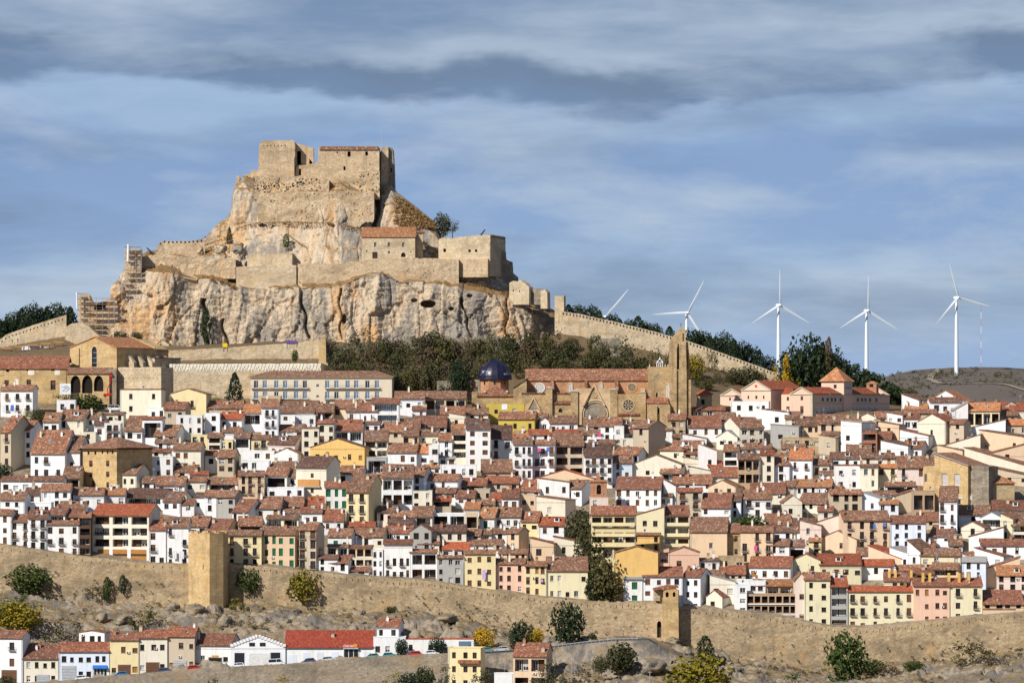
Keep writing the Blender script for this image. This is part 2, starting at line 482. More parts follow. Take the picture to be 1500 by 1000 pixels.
M = {
    'glass': plain('window_glass', (0.022, 0.026, 0.032), 0.12, 0.5),
    'bluepane': plain('blue_pane', (0.13, 0.21, 0.30), 0.15, 0.5),
    'dark': plain('dark_interior', (0.030, 0.024, 0.020), 0.95, 0.0),  # near-black colour stands in for the shade inside unlit openings
    'wood': plain('brown_wood', (0.16, 0.075, 0.038)),
    'darkwood': plain('dark_wood', (0.055, 0.034, 0.025)),
    'frame': plain('white_frame', (0.72, 0.70, 0.66)),
    'curtain': plain('curtain', (0.50, 0.48, 0.45)),
    'orangeblind': plain('orange_blind', (0.44, 0.20, 0.05)),
    'green': plain('green_shutter', (0.018, 0.13, 0.06)),
    'iron': plain('iron', (0.035, 0.033, 0.033), 0.6),
    'slab': plain('concrete_slab', (0.42, 0.39, 0.35)),
    'retaining': stone('retaining_stone', (0.30, 0.245, 0.18), (0.21, 0.175, 0.13), (0.37, 0.31, 0.235), 0.8, 1.6, 0.5),
    'brick': stone('brick', (0.42, 0.21, 0.115), (0.33, 0.155, 0.085), (0.50, 0.29, 0.17), 3, 3.2, 0.2),
    'metal': plain('grey_metal', (0.45, 0.46, 0.47), 0.4, 0.5),
    'white': plain('white_paint', (0.80, 0.80, 0.79), 0.5),
    'turbine': plain('turbine_white', (0.74, 0.77, 0.78), 0.4, 0.3, 0, 0.02),
    'red': plain('red_paint', (0.55, 0.03, 0.02), 0.4),
    'plank': plain('orange_plank', (0.55, 0.27, 0.09)),
    'asphalt': plain('asphalt', (0.085, 0.08, 0.075)),
    'stonework': stone('castle_stone', (0.48, 0.37, 0.245), (0.33, 0.255, 0.17), (0.60, 0.50, 0.37), 1.2, 1.5, 0.75),
    'stonepale': stone('pale_stone', (0.52, 0.42, 0.29), (0.40, 0.315, 0.205), (0.62, 0.54, 0.41), 1.3, 1.6, 0.55),
    'stonewall': stone('town_wall_stone', (0.395, 0.295, 0.18), (0.215, 0.165, 0.108), (0.50, 0.40, 0.275), 1.0, 1.5, 0.8, (0.4, 1, 2.6)),
    'stonegold': stone('golden_stone', (0.54, 0.38, 0.19), (0.42, 0.29, 0.145), (0.62, 0.48, 0.29), 1.6, 1.8, 0.35),
    'stonegrey': stone('grey_stone', (0.30, 0.25, 0.185), (0.185, 0.16, 0.125), (0.40, 0.34, 0.26), 1.6, 1.8, 0.5),
    'retaining': stone('retaining_stone', (0.30, 0.245, 0.18), (0.21, 0.175, 0.13), (0.37, 0.31, 0.235), 0.8, 1.6, 0.5),
    'brick': stone('brick', (0.42, 0.21, 0.115), (0.33, 0.155, 0.085), (0.50, 0.29, 0.17), 3, 3.2, 0.2),
    'metal': plain('grey_metal', (0.45, 0.46, 0.47), 0.4, 0.5),
    'white': plain('white_paint', (0.80, 0.80, 0.79), 0.5),
    'turbine': plain('turbine_white', (0.74, 0.77, 0.78), 0.4, 0.3, 0, 0.02),
    'red': plain('red_paint', (0.55, 0.03, 0.02), 0.4),
    'plank': plain('orange_plank', (0.55, 0.27, 0.09)),
    'asphalt': plain('asphalt', (0.085, 0.08, 0.075)),
    'stonework': stone('castle_stone', (0.54, 0.40, 0.245), (0.40, 0.29, 0.175), (0.64, 0.52, 0.36), 1.2, 1.5, 0.7),
    'stonepale': stone('pale_stone', (0.56, 0.44, 0.285), (0.44, 0.335, 0.205), (0.66, 0.56, 0.41), 1.3, 1.6, 0.5),
    'stonewall': stone('town_wall_stone', (0.43, 0.315, 0.18), (0.275, 0.205, 0.125), (0.53, 0.415, 0.275), 1.0, 1.5, 0.7),
    'stonegold': stone('golden_stone', (0.56, 0.385, 0.18), (0.44, 0.295, 0.14), (0.64, 0.49, 0.28), 1.6, 1.8, 0.35),
    'stonegrey': stone('grey_stone', (0.30, 0.245, 0.175), (0.185, 0.155, 0.12), (0.40, 0.335, 0.25), 1.6, 1.8, 0.5),
    'churchbrick': stone('church_brick', (0.48, 0.245, 0.125), (0.39, 0.19, 0.10), (0.54, 0.33, 0.19), 1.8, 2.2, 0.15),
    'churchstone': stone('church_stone', (0.47, 0.32, 0.155), (0.30, 0.205, 0.11), (0.55, 0.42, 0.25), 1.2, 1.9, 0.4),
    'portal': stone('portal_stone', (0.60, 0.43, 0.25), (0.48, 0.33, 0.18), (0.66, 0.53, 0.36), 1.6, 1.9, 0.15),
    'tracery': plain('tracery', (0.62, 0.58, 0.50)),
    'pink': plaster('school_pink', (0.76, 0.52, 0.385), 0.18, (0.6, 0.42, 0.32)),
    'quoin': plain('quoin_stone', (0.55, 0.48, 0.34)),
    'dome': plain('glazed_dome', (0.020, 0.017, 0.048), 0.42, 0.4, 0, 0.35),
    'domewhite': plain('dome_white', (0.42, 0.42, 0.47), 0.35, 0.5, 0, 0.3),
    'bark': plain('bark', (0.11, 0.08, 0.055)),
    'cotton': plain('laundry', (0.75, 0.75, 0.78)),
    'pinkcloth': plain('pink_laundry', (0.75, 0.10, 0.30)),
    'bluecloth': plain('blue_laundry', (0.10, 0.20, 0.55)),
    'lilac': plain('lilac_laundry', (0.55, 0.42, 0.72)),
    'blueawn': plain('blue_awning', (0.03, 0.15, 0.50)),
    'signred': plain('sign_red', (0.62, 0.06, 0.03)),
    'signorange': plain('sign_orange', (0.75, 0.28, 0.03)),
    'ochrechim': plain('ochre_chimney', (0.72, 0.46, 0.12)),
    'skin': plain('skin', (0.45, 0.26, 0.17)),
    'hivis': plain('hivis', (0.45, 0.75, 0.05)),
    'workblue': plain('work_blue', (0.05, 0.13, 0.40)),
    'trouser': plain('trouser', (0.04, 0.04, 0.06)),
    'tyre': plain('tyre', (0.02, 0.02, 0.02)),
    'signyellow': plain('sign_yellow', (0.80, 0.55, 0.02)),
    'signpurple': plain('sign_purple', (0.16, 0.08, 0.30)),
}
GRASS = ((0.13, 0.083, 0.042), (0.245, 0.165, 0.073), (0.095, 0.082, 0.043))
M['cliff'] = rock('cliff_rock', (0.55, 0.43, 0.295), (0.285, 0.25, 0.205), (0.56, 0.335, 0.155), ((0.17, 0.095, 0.038), (0.26, 0.155, 0.062), (0.16, 0.115, 0.05)), (0.58, 0.78))
M['bank'] = rock('bank_rock', (0.31, 0.25, 0.18), (0.15, 0.134, 0.115), (0.25, 0.175, 0.097), GRASS, (0.84, 1.0), (1, 1, 1))
M['hill'] = rock('hill_ground', (0.34, 0.265, 0.18), (0.17, 0.14, 0.10), (0.24, 0.165, 0.095), ((0.115, 0.078, 0.042), (0.17, 0.115, 0.06), (0.085, 0.072, 0.038)), (0.35, 0.7), (1, 1, 1))
M['farhill'] = rock('far_hill_scrub', (0.235, 0.195, 0.165), (0.165, 0.142, 0.13), (0.21, 0.165, 0.13), ((0.105, 0.082, 0.067), (0.150, 0.120, 0.096), (0.078, 0.066, 0.053)), (0.1, 0.3), (1, 1, 1))
M['town'] = rock('town_paving', (0.30, 0.24, 0.175), (0.21, 0.175, 0.135), (0.26, 0.195, 0.125), GRASS, (0.95, 1.0), (1, 1, 1))
M['track'] = plain('dirt_track', (0.30, 0.245, 0.185))
LEAF = {
    'olive': leaf('leaf_olive', (0.040, 0.042, 0.016), (0.068, 0.067, 0.025), (0.115, 0.100, 0.038)),
    'green': leaf('leaf_green', (0.020, 0.038, 0.009), (0.045, 0.072, 0.014), (0.085, 0.105, 0.017)),
    'pine': leaf('leaf_pine', (0.011, 0.022, 0.009), (0.022, 0.038, 0.015), (0.040, 0.056, 0.020)),
    'yellow': leaf('leaf_yellow', (0.22, 0.135, 0.008), (0.42, 0.265, 0.012), (0.55, 0.36, 0.02)),
    'yelgreen': leaf('leaf_yellow_green', (0.090, 0.086, 0.010), (0.21, 0.165, 0.012), (0.36, 0.25, 0.015)),
    'brown': leaf('leaf_brown', (0.065, 0.045, 0.025), (0.105, 0.075, 0.040), (0.15, 0.105, 0.05)),
}

# ------------------------------------------------------------------ mesh helpers


class MB:
    def __init__(s):
        s.v, s.f, s.m = [], [], []

    def face(s, pts, mi=0):
        n = len(s.v)
        s.v += [tuple(p) for p in pts]
        s.f.append(tuple(range(n, n + len(pts))))
        s.m.append(mi)

    def box(s, x0, x1, y0, y1, z0, z1, mi=0):
        n = len(s.v)
        s.v += [(x0, y0, z0), (x1, y0, z0), (x1, y1, z0), (x0, y1, z0), (x0, y0, z1), (x1, y0, z1), (x1, y1, z1), (x0, y1, z1)]
        for q in ((0, 1, 5, 4), (1, 2, 6, 5), (2, 3, 7, 6), (3, 0, 4, 7), (4, 5, 6, 7), (3, 2, 1, 0)):
            s.f.append(tuple(n + i for i in q))
            s.m.append(mi)

    def loft(s, rings, mi=0, caps=True):
        """rings: equal-length closed loops"""
        n0, k = len(s.v), len(rings[0])
        for r in rings:
            s.v += [tuple(p) for p in r]
        for i in range(len(rings) - 1):
            for j in range(k):
                a, b = n0 + i * k + j, n0 + i * k + (j + 1) % k
                s.f.append((a, b, b + k, a + k))
                s.m.append(mi)
        if caps:
            s.f.append(tuple(n0 + j for j in range(k))[::-1])
            s.m.append(mi)
            s.f.append(tuple(n0 + (len(rings) - 1) * k + j for j in range(k)))
            s.m.append(mi)

    def tube(s, p, q, r0, r1=None, k=6, mi=0):
        r1 = r0 if r1 is None else r1
        p, q = Vector(p), Vector(q)
        d = (q - p).normalized()
        u = d.orthogonal().normalized()
        w = d.cross(u)
        s.loft([[c + (u * math.cos(2 * math.pi * j / k) + w * math.sin(2 * math.pi * j / k)) * r for j in range(k)] for c, r in ((p, r0), (q, r1))], mi)

    def prism(s, pts, y0, y1, mi=0, holes=(), hd=0.3, hmi=1, rev=None):
        """outline pts [(u,z)] (counter-clockwise seen from the front) extruded from y0 (front) to y1; holes recessed hd deep"""
        rev = mi if rev is None else rev
        if holes:
            polys = [[Vector((u, z, 0)) for u, z in pts]] + [[Vector((u, z, 0)) for u, z in h] for h in holes]
            flat = [p for pl in polys for p in pl]
            n = len(s.v)
            s.v += [(p.x, y0, p.y) for p in flat]
            for t in tessellate_polygon(polys):
                a, b, c = (flat[i] for i in t)
                cr = (b.x - a.x) * (c.y - a.y) - (b.y - a.y) * (c.x - a.x)
                if abs(cr) < 1e-9:
                    continue
                s.f.append(tuple(n + i for i in (t if cr > 0 else t[::-1])))
                s.m.append(mi)
            for h in holes:
                k = len(h)
                for i in range(k):
                    a, b = h[i], h[(i + 1) % k]
                    s.face([(a[0], y0, a[1]), (b[0], y0, b[1]), (b[0], y0 + hd, b[1]), (a[0], y0 + hd, a[1])], rev)
                s.face([(u, y0 + hd, z) for u, z in h], hmi)
        else:
            s.face([(u, y0, z) for u, z in pts], mi)
        s.face([(u, y1, z) for u, z in pts][::-1], mi)
        k = len(pts)
        for i in range(k):
            a, b = pts[i], pts[(i + 1) % k]
            s.face([(b[0], y0, b[1]), (a[0], y0, a[1]), (a[0], y1, a[1]), (b[0], y1, b[1])], mi)

    def mesh(s, name, mats):
        me = bpy.data.meshes.new(name)
        me.from_pydata(s.v, [], s.f)
        for m in mats:
            me.materials.append(m)
        if len(mats) > 1:
            me.polygons.foreach_set('material_index', s.m)
        me.update()
        return me

    def build(s, name, mats, parent=None, loc=None):
        if not isinstance(mats, (list, tuple)):
            mats = [mats]
        return link(name, s.mesh(name, mats), parent, loc)


def link(name, data, parent=None, loc=None, rot=None, scale=None):
    o = bpy.data.objects.new(name, data)
    COL.objects.link(o)
    if parent is not None:
        o.parent = parent
    if loc is not None:
        o.location = loc
    if rot is not None:
        o.rotation_euler = rot
    if scale is not None:
        o.scale = scale
    return o


USED = {}


def tag(o, label, cat, group=None):
    o['label'] = label
    o['category'] = cat
    if group:
        o['group'] = group
    return o


def thing(name, label, cat, loc=(0, 0, 0), rz=0.0, group=None):
    o = link(name, None, None, loc, (0, 0, rz))
    o.empty_display_size = 0.5
    return tag(o, label, cat, group)


def struct(o, kind='structure'):
    o['kind'] = kind
    return o


def np_mesh(name, verts, faces, mat, smooth=False):
    me = bpy.data.meshes.new(name)
    nv, nf, k = len(verts), len(faces), faces.shape[1]
    me.vertices.add(nv)
    me.vertices.foreach_set('co', np.asarray(verts, np.float32).ravel())
    me.loops.add(nf * k)
    me.loops.foreach_set('vertex_index', np.asarray(faces, np.int32).ravel())
    me.polygons.add(nf)
    me.polygons.foreach_set('loop_start', np.arange(0, nf * k, k, dtype=np.int32))
    me.polygons.foreach_set('loop_total', np.full(nf, k, np.int32))
    if smooth:
        me.polygons.foreach_set('use_smooth', np.ones(nf, bool))
    me.update(calc_edges=True)
    me.validate()
    me.materials.append(mat)
    return me


def grid_faces(nr, nc):
    i = np.arange(nr - 1)[:, None] * nc + np.arange(nc - 1)[None, :]
    return np.stack([i, i + 1, i + 1 + nc, i + nc], -1).reshape(-1, 4)


def PX(px, Y):
    return (px - 750.0) * Y / F


def PZ(py, Y):
    return (600.0 - py) * Y / F


def crv(pts):
    xs = np.array([p[0] for p in pts], float)
    ys = np.array([p[1] for p in pts], float)
    return lambda x: np.interp(x, xs, ys)

# ------------------------------------------------------------------ ground
WT = crv([(-1500, 700), (-300, 770), (0, 797), (60, 805), (120, 814), (200, 823), (280, 827), (333, 825), (420, 832), (470, 838), (560, 846),
          (640, 851), (700, 862), (800, 875), (862, 880), (955, 882), (993, 891), (1050, 892), (1100, 897), (1170, 908), (1215, 917),
          (1260, 920), (1300, 917), (1380, 908), (1440, 902), (1500, 897), (1800, 870), (3000, 800)])
WB = crv([(-300, 850), (0, 864), (90, 870), (180, 882), (275, 889), (335, 882), (400, 882), (440, 890), (520, 898), (600, 892),
          (700, 908), (760, 925), (830, 940), (955, 936), (993, 945), (1050, 952), (1100, 968), (1170, 976), (1250, 976), (1300, 970),
          (1400, 966), (1500, 948), (1800, 930)])
RT = crv([(-300, 1022), (0, 1003), (80, 1000), (160, 992), (290, 981), (420, 974), (500, 967), (600, 961), (690, 957), (760, 953), (850, 942),
          (900, 937), (950, 936), (1000, 965), (1080, 990), (1200, 1003), (1300, 996), (1400, 985), (1500, 975), (1800, 960)])
UW = crv([(800, 450), (815, 455), (850, 460), (900, 471), (960, 486), (1010, 500), (1080, 525), (1140, 547), (1165, 558)])
FC = crv([(-3000, 610), (-1500, 600), (-300, 572), (700, 560), (890, 549), (1007, 546), (1140, 543), (1230, 549), (1262, 553), (1290, 552), (1315, 546), (1340, 543),
          (1380, 541), (1440, 538), (1475, 539), (1500, 541), (1800, 560), (3000, 600)])


def zc(z, Y):
    return lambda x, v=600 - z * F / Y: np.full_like(np.asarray(x, float), v)


G_ROWS = [
    (8.0, zc(-3, 8)), (60.0, zc(-18, 60)), (300.0, zc(-75, 300)), (700.0, zc(-97, 700)), (1000.0, zc(-95, 1000)),
    (1095.0, crv([(0, 1070), (700, 1060), (950, 1035), (1500, 1030)])),
    (1120.0, crv([(0, 1050), (600, 1035), (700, 1018), (800, 1005), (950, 1003), (1080, 1012), (1300, 1010), (1500, 1005)])),
    (1139.3, crv([(0, 1042), (500, 1025), (600, 1012), (690, 1000), (760, 985), (850, 966), (900, 962), (950, 962), (1000, 980), (1080, 996), (1200, 1006), (1300, 1000), (1400, 988), (1500, 977)])),
    (1141.0, lambda x: RT(x) + 1.0),
    (1149.5, lambda x: RT(x) - 2.0),
    (1164.0, crv([(-300, 975), (0, 952), (100, 944), (200, 936), (300, 926), (400, 922), (480, 922), (560, 918), (620, 920), (690, 936),
                  (760, 944), (850, 938), (900, 935), (950, 935), (1000, 957), (1080, 982), (1200, 997), (1300, 986), (1400, 975), (1500, 962)])),
    (1180.0, crv([(-300, 905), (0, 895), (100, 905), (200, 905), (300, 902), (400, 900), (480, 902), (560, 905), (620, 905), (690, 922),
                  (760, 935), (850, 938.5), (955, 936), (1000, 950), (1080, 972), (1200, 986), (1300, 978), (1400, 970), (1500, 955)])),
    (1197.0, lambda x: WB(x) + 1),
    (1198.0, lambda x: WT(x) + 5),
    (1350.0, crv([(-300, 606), (0, 606), (110, 608), (250, 605), (300, 612), (580, 612), (700, 630), (900, 640), (1000, 635), (1100, 632), (1200, 622), (1300, 612), (1500, 612), (1800, 640)])),
    (1385.0, crv([(0, 580), (100, 580), (250, 590), (370, 592), (580, 592), (680, 598), (760, 606), (1010, 606), (1060, 606), (1300, 606), (1500, 605), (1800, 630)])),
    (1391.0, crv([(0, 574), (100, 574), (250, 592), (475, 594), (490, 583), (700, 589), (760, 598), (1010, 596), (1060, 599), (1200, 603), (1300, 605), (1500, 604), (1800, 627)])),
    (1393.5, crv([(0, 560), (100, 548), (250, 545), (475, 545), (490, 578), (700, 586), (760, 594), (1010, 592), (1060, 596), (1200, 602), (1300, 604), (1500, 603), (1800, 625)])),
    (1427.0, crv([(0, 530), (100, 530), (235, 530), (475, 530), (490, 537), (600, 533), (820, 532), (900, 542), (1000, 556), (1080, 571), (1150, 586), (1300, 601), (1500, 602)])),
    (1429.5, crv([(0, 522), (95, 517), (235, 514), (330, 510), (475, 499), (490, 530), (600, 527), (820, 526), (900, 537), (1000, 552), (1080, 568), (1150, 584), (1300, 600), (1500, 601)])),
    (1445.0, crv([(0, 512), (95, 502), (130, 506), (235, 508), (475, 498), (490, 505), (600, 501), (820, 502), (900, 513), (1000, 533), (1080, 553), (1150, 571), (1300, 597), (1500, 600)])),
    (1452.0, crv([(-300, 540), (0, 508), (95, 488), (112, 500), (130, 509), (330, 511), (480, 501), (800, 501), (825, 484), (900, 499), (960, 513), (1010, 528), (1080, 550), (1140, 564), (1200, 576), (1300, 596), (1500, 600)])),
    (1456.0, crv([(-300, 535), (0, 502), (95, 478), (112, 498), (130, 508), (330, 510), (480, 500), (800, 500), (825, 474), (900, 486), (960, 500), (1010, 514), (1080, 538), (1140, 555), (1200, 570), (1300, 594), (1500, 600)])),
    (1500.0, crv([(-300, 520), (0, 491), (95, 474), (250, 490), (600, 490), (820, 480), (900, 483), (1000, 504), (1140, 548), (1200, 560), (1300, 588), (1500, 604)])),
    (1560.0, crv([(-300, 522), (0, 497), (400, 520), (820, 495), (900, 500), (1000, 520), (1150, 550), (1200, 558), (1260, 570), (1330, 596), (1500, 612)])),
    (1700.0, crv([(0, 640), (1000, 640), (1500, 640)])),
    (2500.0, crv([(0, 645), (1500, 645)])),
    (3000.0, crv([(0, 604), (1290, 602), (1500, 600)])),
    (3150.0, lambda x: FC(x) + 27),
    (3400.0, FC),
    (3700.0, lambda x: FC(x) + 12),
    (4600.0, crv([(0, 640), (1500, 640)])),
    (9000.0, crv([(0, 625), (1500, 625)])),
    (26000.0, crv([(0, 601.5), (1500, 601.5)])),
]
GY = np.array([r[0] for r in G_ROWS])


def ground_y_col(px):
    return np.array([float(r[1](px)) for r in G_ROWS])


def ground_z(X, Y):
    px = 750 + F * X / Y
    zs = (600 - ground_y_col(px)) * GY / F
    return float(np.interp(Y, GY, zs))


def find_Y(px, y, lo=1201.5, hi=1384.0):
    """how far off the ground shows at picture row y in the direction px (town slope)"""
    zs = (600 - ground_y_col(px)) * GY / F
    for Y in np.arange(lo, hi, 1.0):
        if 600 - np.interp(Y, GY, zs) * F / Y <= y:
            return float(Y)
    return hi


PXS = np.concatenate([np.arange(-9000, -600, 300), np.arange(-600, -60, 15), np.arange(-60, 1560, 4.0), np.arange(1560, 2200, 15), np.arange(2200, 10500, 300)])


def ground_sheet(name, mat, r0, r1, step, amp, fs, rough=False, PXS=PXS):
    ys = []
    for i in range(r0, r1):
        n = max(1, int(math.ceil((GY[i + 1] - GY[i]) / step)))
        ys += list(np.linspace(GY[i], GY[i + 1], n, endpoint=False))
    ys.append(GY[r1])
    ys = np.array(ys)
    rows = np.array([r[1](PXS) for r in G_ROWS])
    zr = (600 - rows) * GY[:, None] / F
    Z = np.array([[0.0]])
    Z = np.stack([np.interp(ys, GY, zr[:, j]) for j in range(len(PXS))], 1)
    Yg = np.repeat(ys[:, None], len(PXS), 1)
    Xg = (PXS[None, :] - 750) * Yg / F
    edge = np.clip(np.minimum(ys - ys[0], ys[-1] - ys) / (step * 2 + 0.01), 0, 1)[:, None]
    if rough:
        m = np.clip(0.5 + 2.2 * fbm(Xg / 22, Yg / 9, None, 3), 0.4, 1)
        d = ((ridged(Xg / 9, Yg / 5, Z / 5, 4) - 0.64) * amp * 4.2 + blocks(Xg, Yg * 1.2, Z, 6.5, 0.9, 0.4) * amp + blocks(Xg + 9, Yg, Z, 2.2, 0.45, 0.25) * amp) * m + fbm(Xg / 2.0, Yg / 2.0, Z / 1.5, 3) * amp * 0.3
    else:
        d = fbm(Xg * fs, Yg * fs, None, 4) * amp
    Z = Z + d * edge
    me = np_mesh(name, np.stack([Xg, Yg, Z], -1).reshape(-1, 3), grid_faces(len(ys), len(PXS)), mat, not rough)
    return struct(link(name, me))


def gi(Y):
    return int(np.argmin(abs(GY - Y)))


PXF = np.concatenate([PXS[PXS < -60], np.arange(-60, 1560, 2.0), PXS[PXS >= 1560]])
PXR = np.concatenate([PXS[PXS < -60], np.arange(-60, 963, 2.0)])
PXB = np.concatenate([np.arange(960, 1560, 2.0), PXS[PXS >= 1560]])
ground_sheet('valley_ground', M['bank'], 0, gi(1095), 60, 0.0, 0.1)
ground_sheet('lower_slope', M['bank'], gi(1095), gi(1141), 0.6, 1.0, 0.2, True, PXR)
ground_sheet('road', M['asphalt'], gi(1141), gi(1149.5), 3, 0, 1, False, PXR)
ground_sheet('rocky_bank', M['bank'], gi(1149.5), gi(1197), 0.5, 1.3, 0.2, True, PXR)
ground_sheet('rocky_slope', M['bank'], gi(1095), gi(1197), 0.6, 1.1, 0.2, True, PXB)
ground_sheet('wall_footing_ground', M['town'], gi(1197), gi(1198), 2, 0, 1)
ground_sheet('town_ground', M['town'], gi(1198), gi(1385), 5, 0.3, 0.1)
ground_sheet('hillside', M['hill'], gi(1385), gi(1700), 2.2, 0.7, 0.15)
ground_sheet('distant_valley', M['farhill'], gi(1700), gi(3000), 60, 1, 0.02)
ground_sheet('far_hill', M['farhill'], gi(3000), gi(3700), 9, 3.0, 0.02)
ground_sheet('horizon_ground', M['farhill'], gi(3700), gi(26000), 800, 0, 0.1)


# dirt track climbing the far hill
def far_z(px, Y):
    return ground_z(PX(px, Y), Y) + 0.9


def track(name, pts, half):
    vs, n = [], len(pts)
    for i, (px, Y) in enumerate(pts):
        p = Vector((PX(px, Y), Y, 0))
        q = pts[min(i + 1, n - 1)]
        q0 = pts[max(i - 1, 0)]
        d = Vector((PX(q[0], q[1]) - PX(q0[0], q0[1]), q[1] - q0[1], 0)).normalized()
        s = Vector((-d.y, d.x, 0)) * half
        for e in (-1, 1):
            c = p + s * e
            vs.append((c.x, c.y, ground_z(c.x, c.y) + float(fbm(np.array([c.x * .02]), np.array([c.y * .02]), None, 4)[0]) * 3.0 + 0.8))
    fs = np.array([(2 * i, 2 * i + 1, 2 * i + 3, 2 * i + 2) for i in range(n - 1)])
    return struct(link(name, np_mesh(name, np.array(vs), fs, M['track'])))


def dens(pts, k=12):
    o = []
    for a, b in zip(pts[:-1], pts[1:]):
        for i in range(k):
            t = i / k
            o.append((a[0] + (b[0] - a[0]) * t, a[1] + (b[1] - a[1]) * t))
    return o + [pts[-1]]


track('track', dens([(1376, 3390), (1364, 3320), (1362, 3255), (1372, 3215), (1395, 3190), (1440, 3165), (1520, 3120), (1600, 3090)]), 2.6)

# ------------------------------------------------------------------ the castle rock
ST = [  # px, picture rows of P0..P7 (foot, cliff top, ledge, second cliff, ledge, third cliff, summit)
    (95, (505, 502, 500, 499, 498, 497, 496)), (112, (506, 492, 488, 486, 485, 484, 483)), (130, (508, 480, 474, 470, 468, 466, 465)), (165, (510, 455, 446, 440, 437, 435, 434)),
    (180, (510, 425, 412, 404, 400, 398, 397)), (190, (510, 404, 398, 392, 388, 386, 385)), (215, (510, 398, 386, 378, 373, 371, 370)),
    (250, (510, 400, 388, 374, 367, 364, 362)), (297, (512, 406, 394, 372, 360, 353, 350)), (320, (512, 412, 402, 376, 352, 338, 331)),
    (340, (513, 418, 408, 380, 345, 322, 312)), (346, (513, 419, 410, 378, 335, 285, 268)), (360, (512, 420, 412, 376, 330, 280, 258)), (380, (510, 422, 412, 375, 326, 285, 262)),
    (430, (506, 420, 410, 376, 325, 285, 264)), (500, (501, 420, 408, 379, 328, 285, 264)), (520, (500, 406, 396, 379, 333, 292, 266)), (540, (499, 400, 391, 379, 338, 300, 270)),
    (556, (499, 399, 391, 379, 345, 310, 275)), (572, (499, 402, 394, 381, 346, 300, 268)), (582, (499, 410, 400, 382, 346, 308, 282)), (610, (499, 412, 402, 383, 350, 322, 303)),
    (638, (499, 416, 406, 385, 365, 345, 325)), (648, (500, 418, 408, 386, 376, 360, 348)), (690, (500, 426, 416, 390, 379, 368, 360)),
    (735, (501, 432, 424, 405, 396, 388, 383)), (752, (502, 440, 432, 420, 414, 411, 408)), (775, (502, 456, 448, 440, 435, 432, 430)),
    (800, (504, 462, 456, 452, 450, 448, 446)), (815, (506, 466, 462, 459, 457, 456, 455)), (826, (507, 482, 478, 475, 473, 472, 471)), (845, (508, 498, 497, 496, 495, 494, 494))]
SX = np.array([s[0] for s in ST], float)
SYv = np.array([s[1] for s in ST], float)
OFF = np.array([0, 5, 14, 18, 26, 28, 36], float)


def rock_base(px):
    return np.interp(px, [95, 130, 170, 230, 330, 440, 500, 560, 700, 780, 845], [1482, 1470, 1458, 1452, 1455, 1451, 1450, 1453, 1451, 1456, 1476])


def rock_Y(px, y):
    ys = np.array([np.interp(px, SX, SYv[:, k]) for k in range(7)])
    return float(np.interp(-y, -ys, OFF) + rock_base(px))


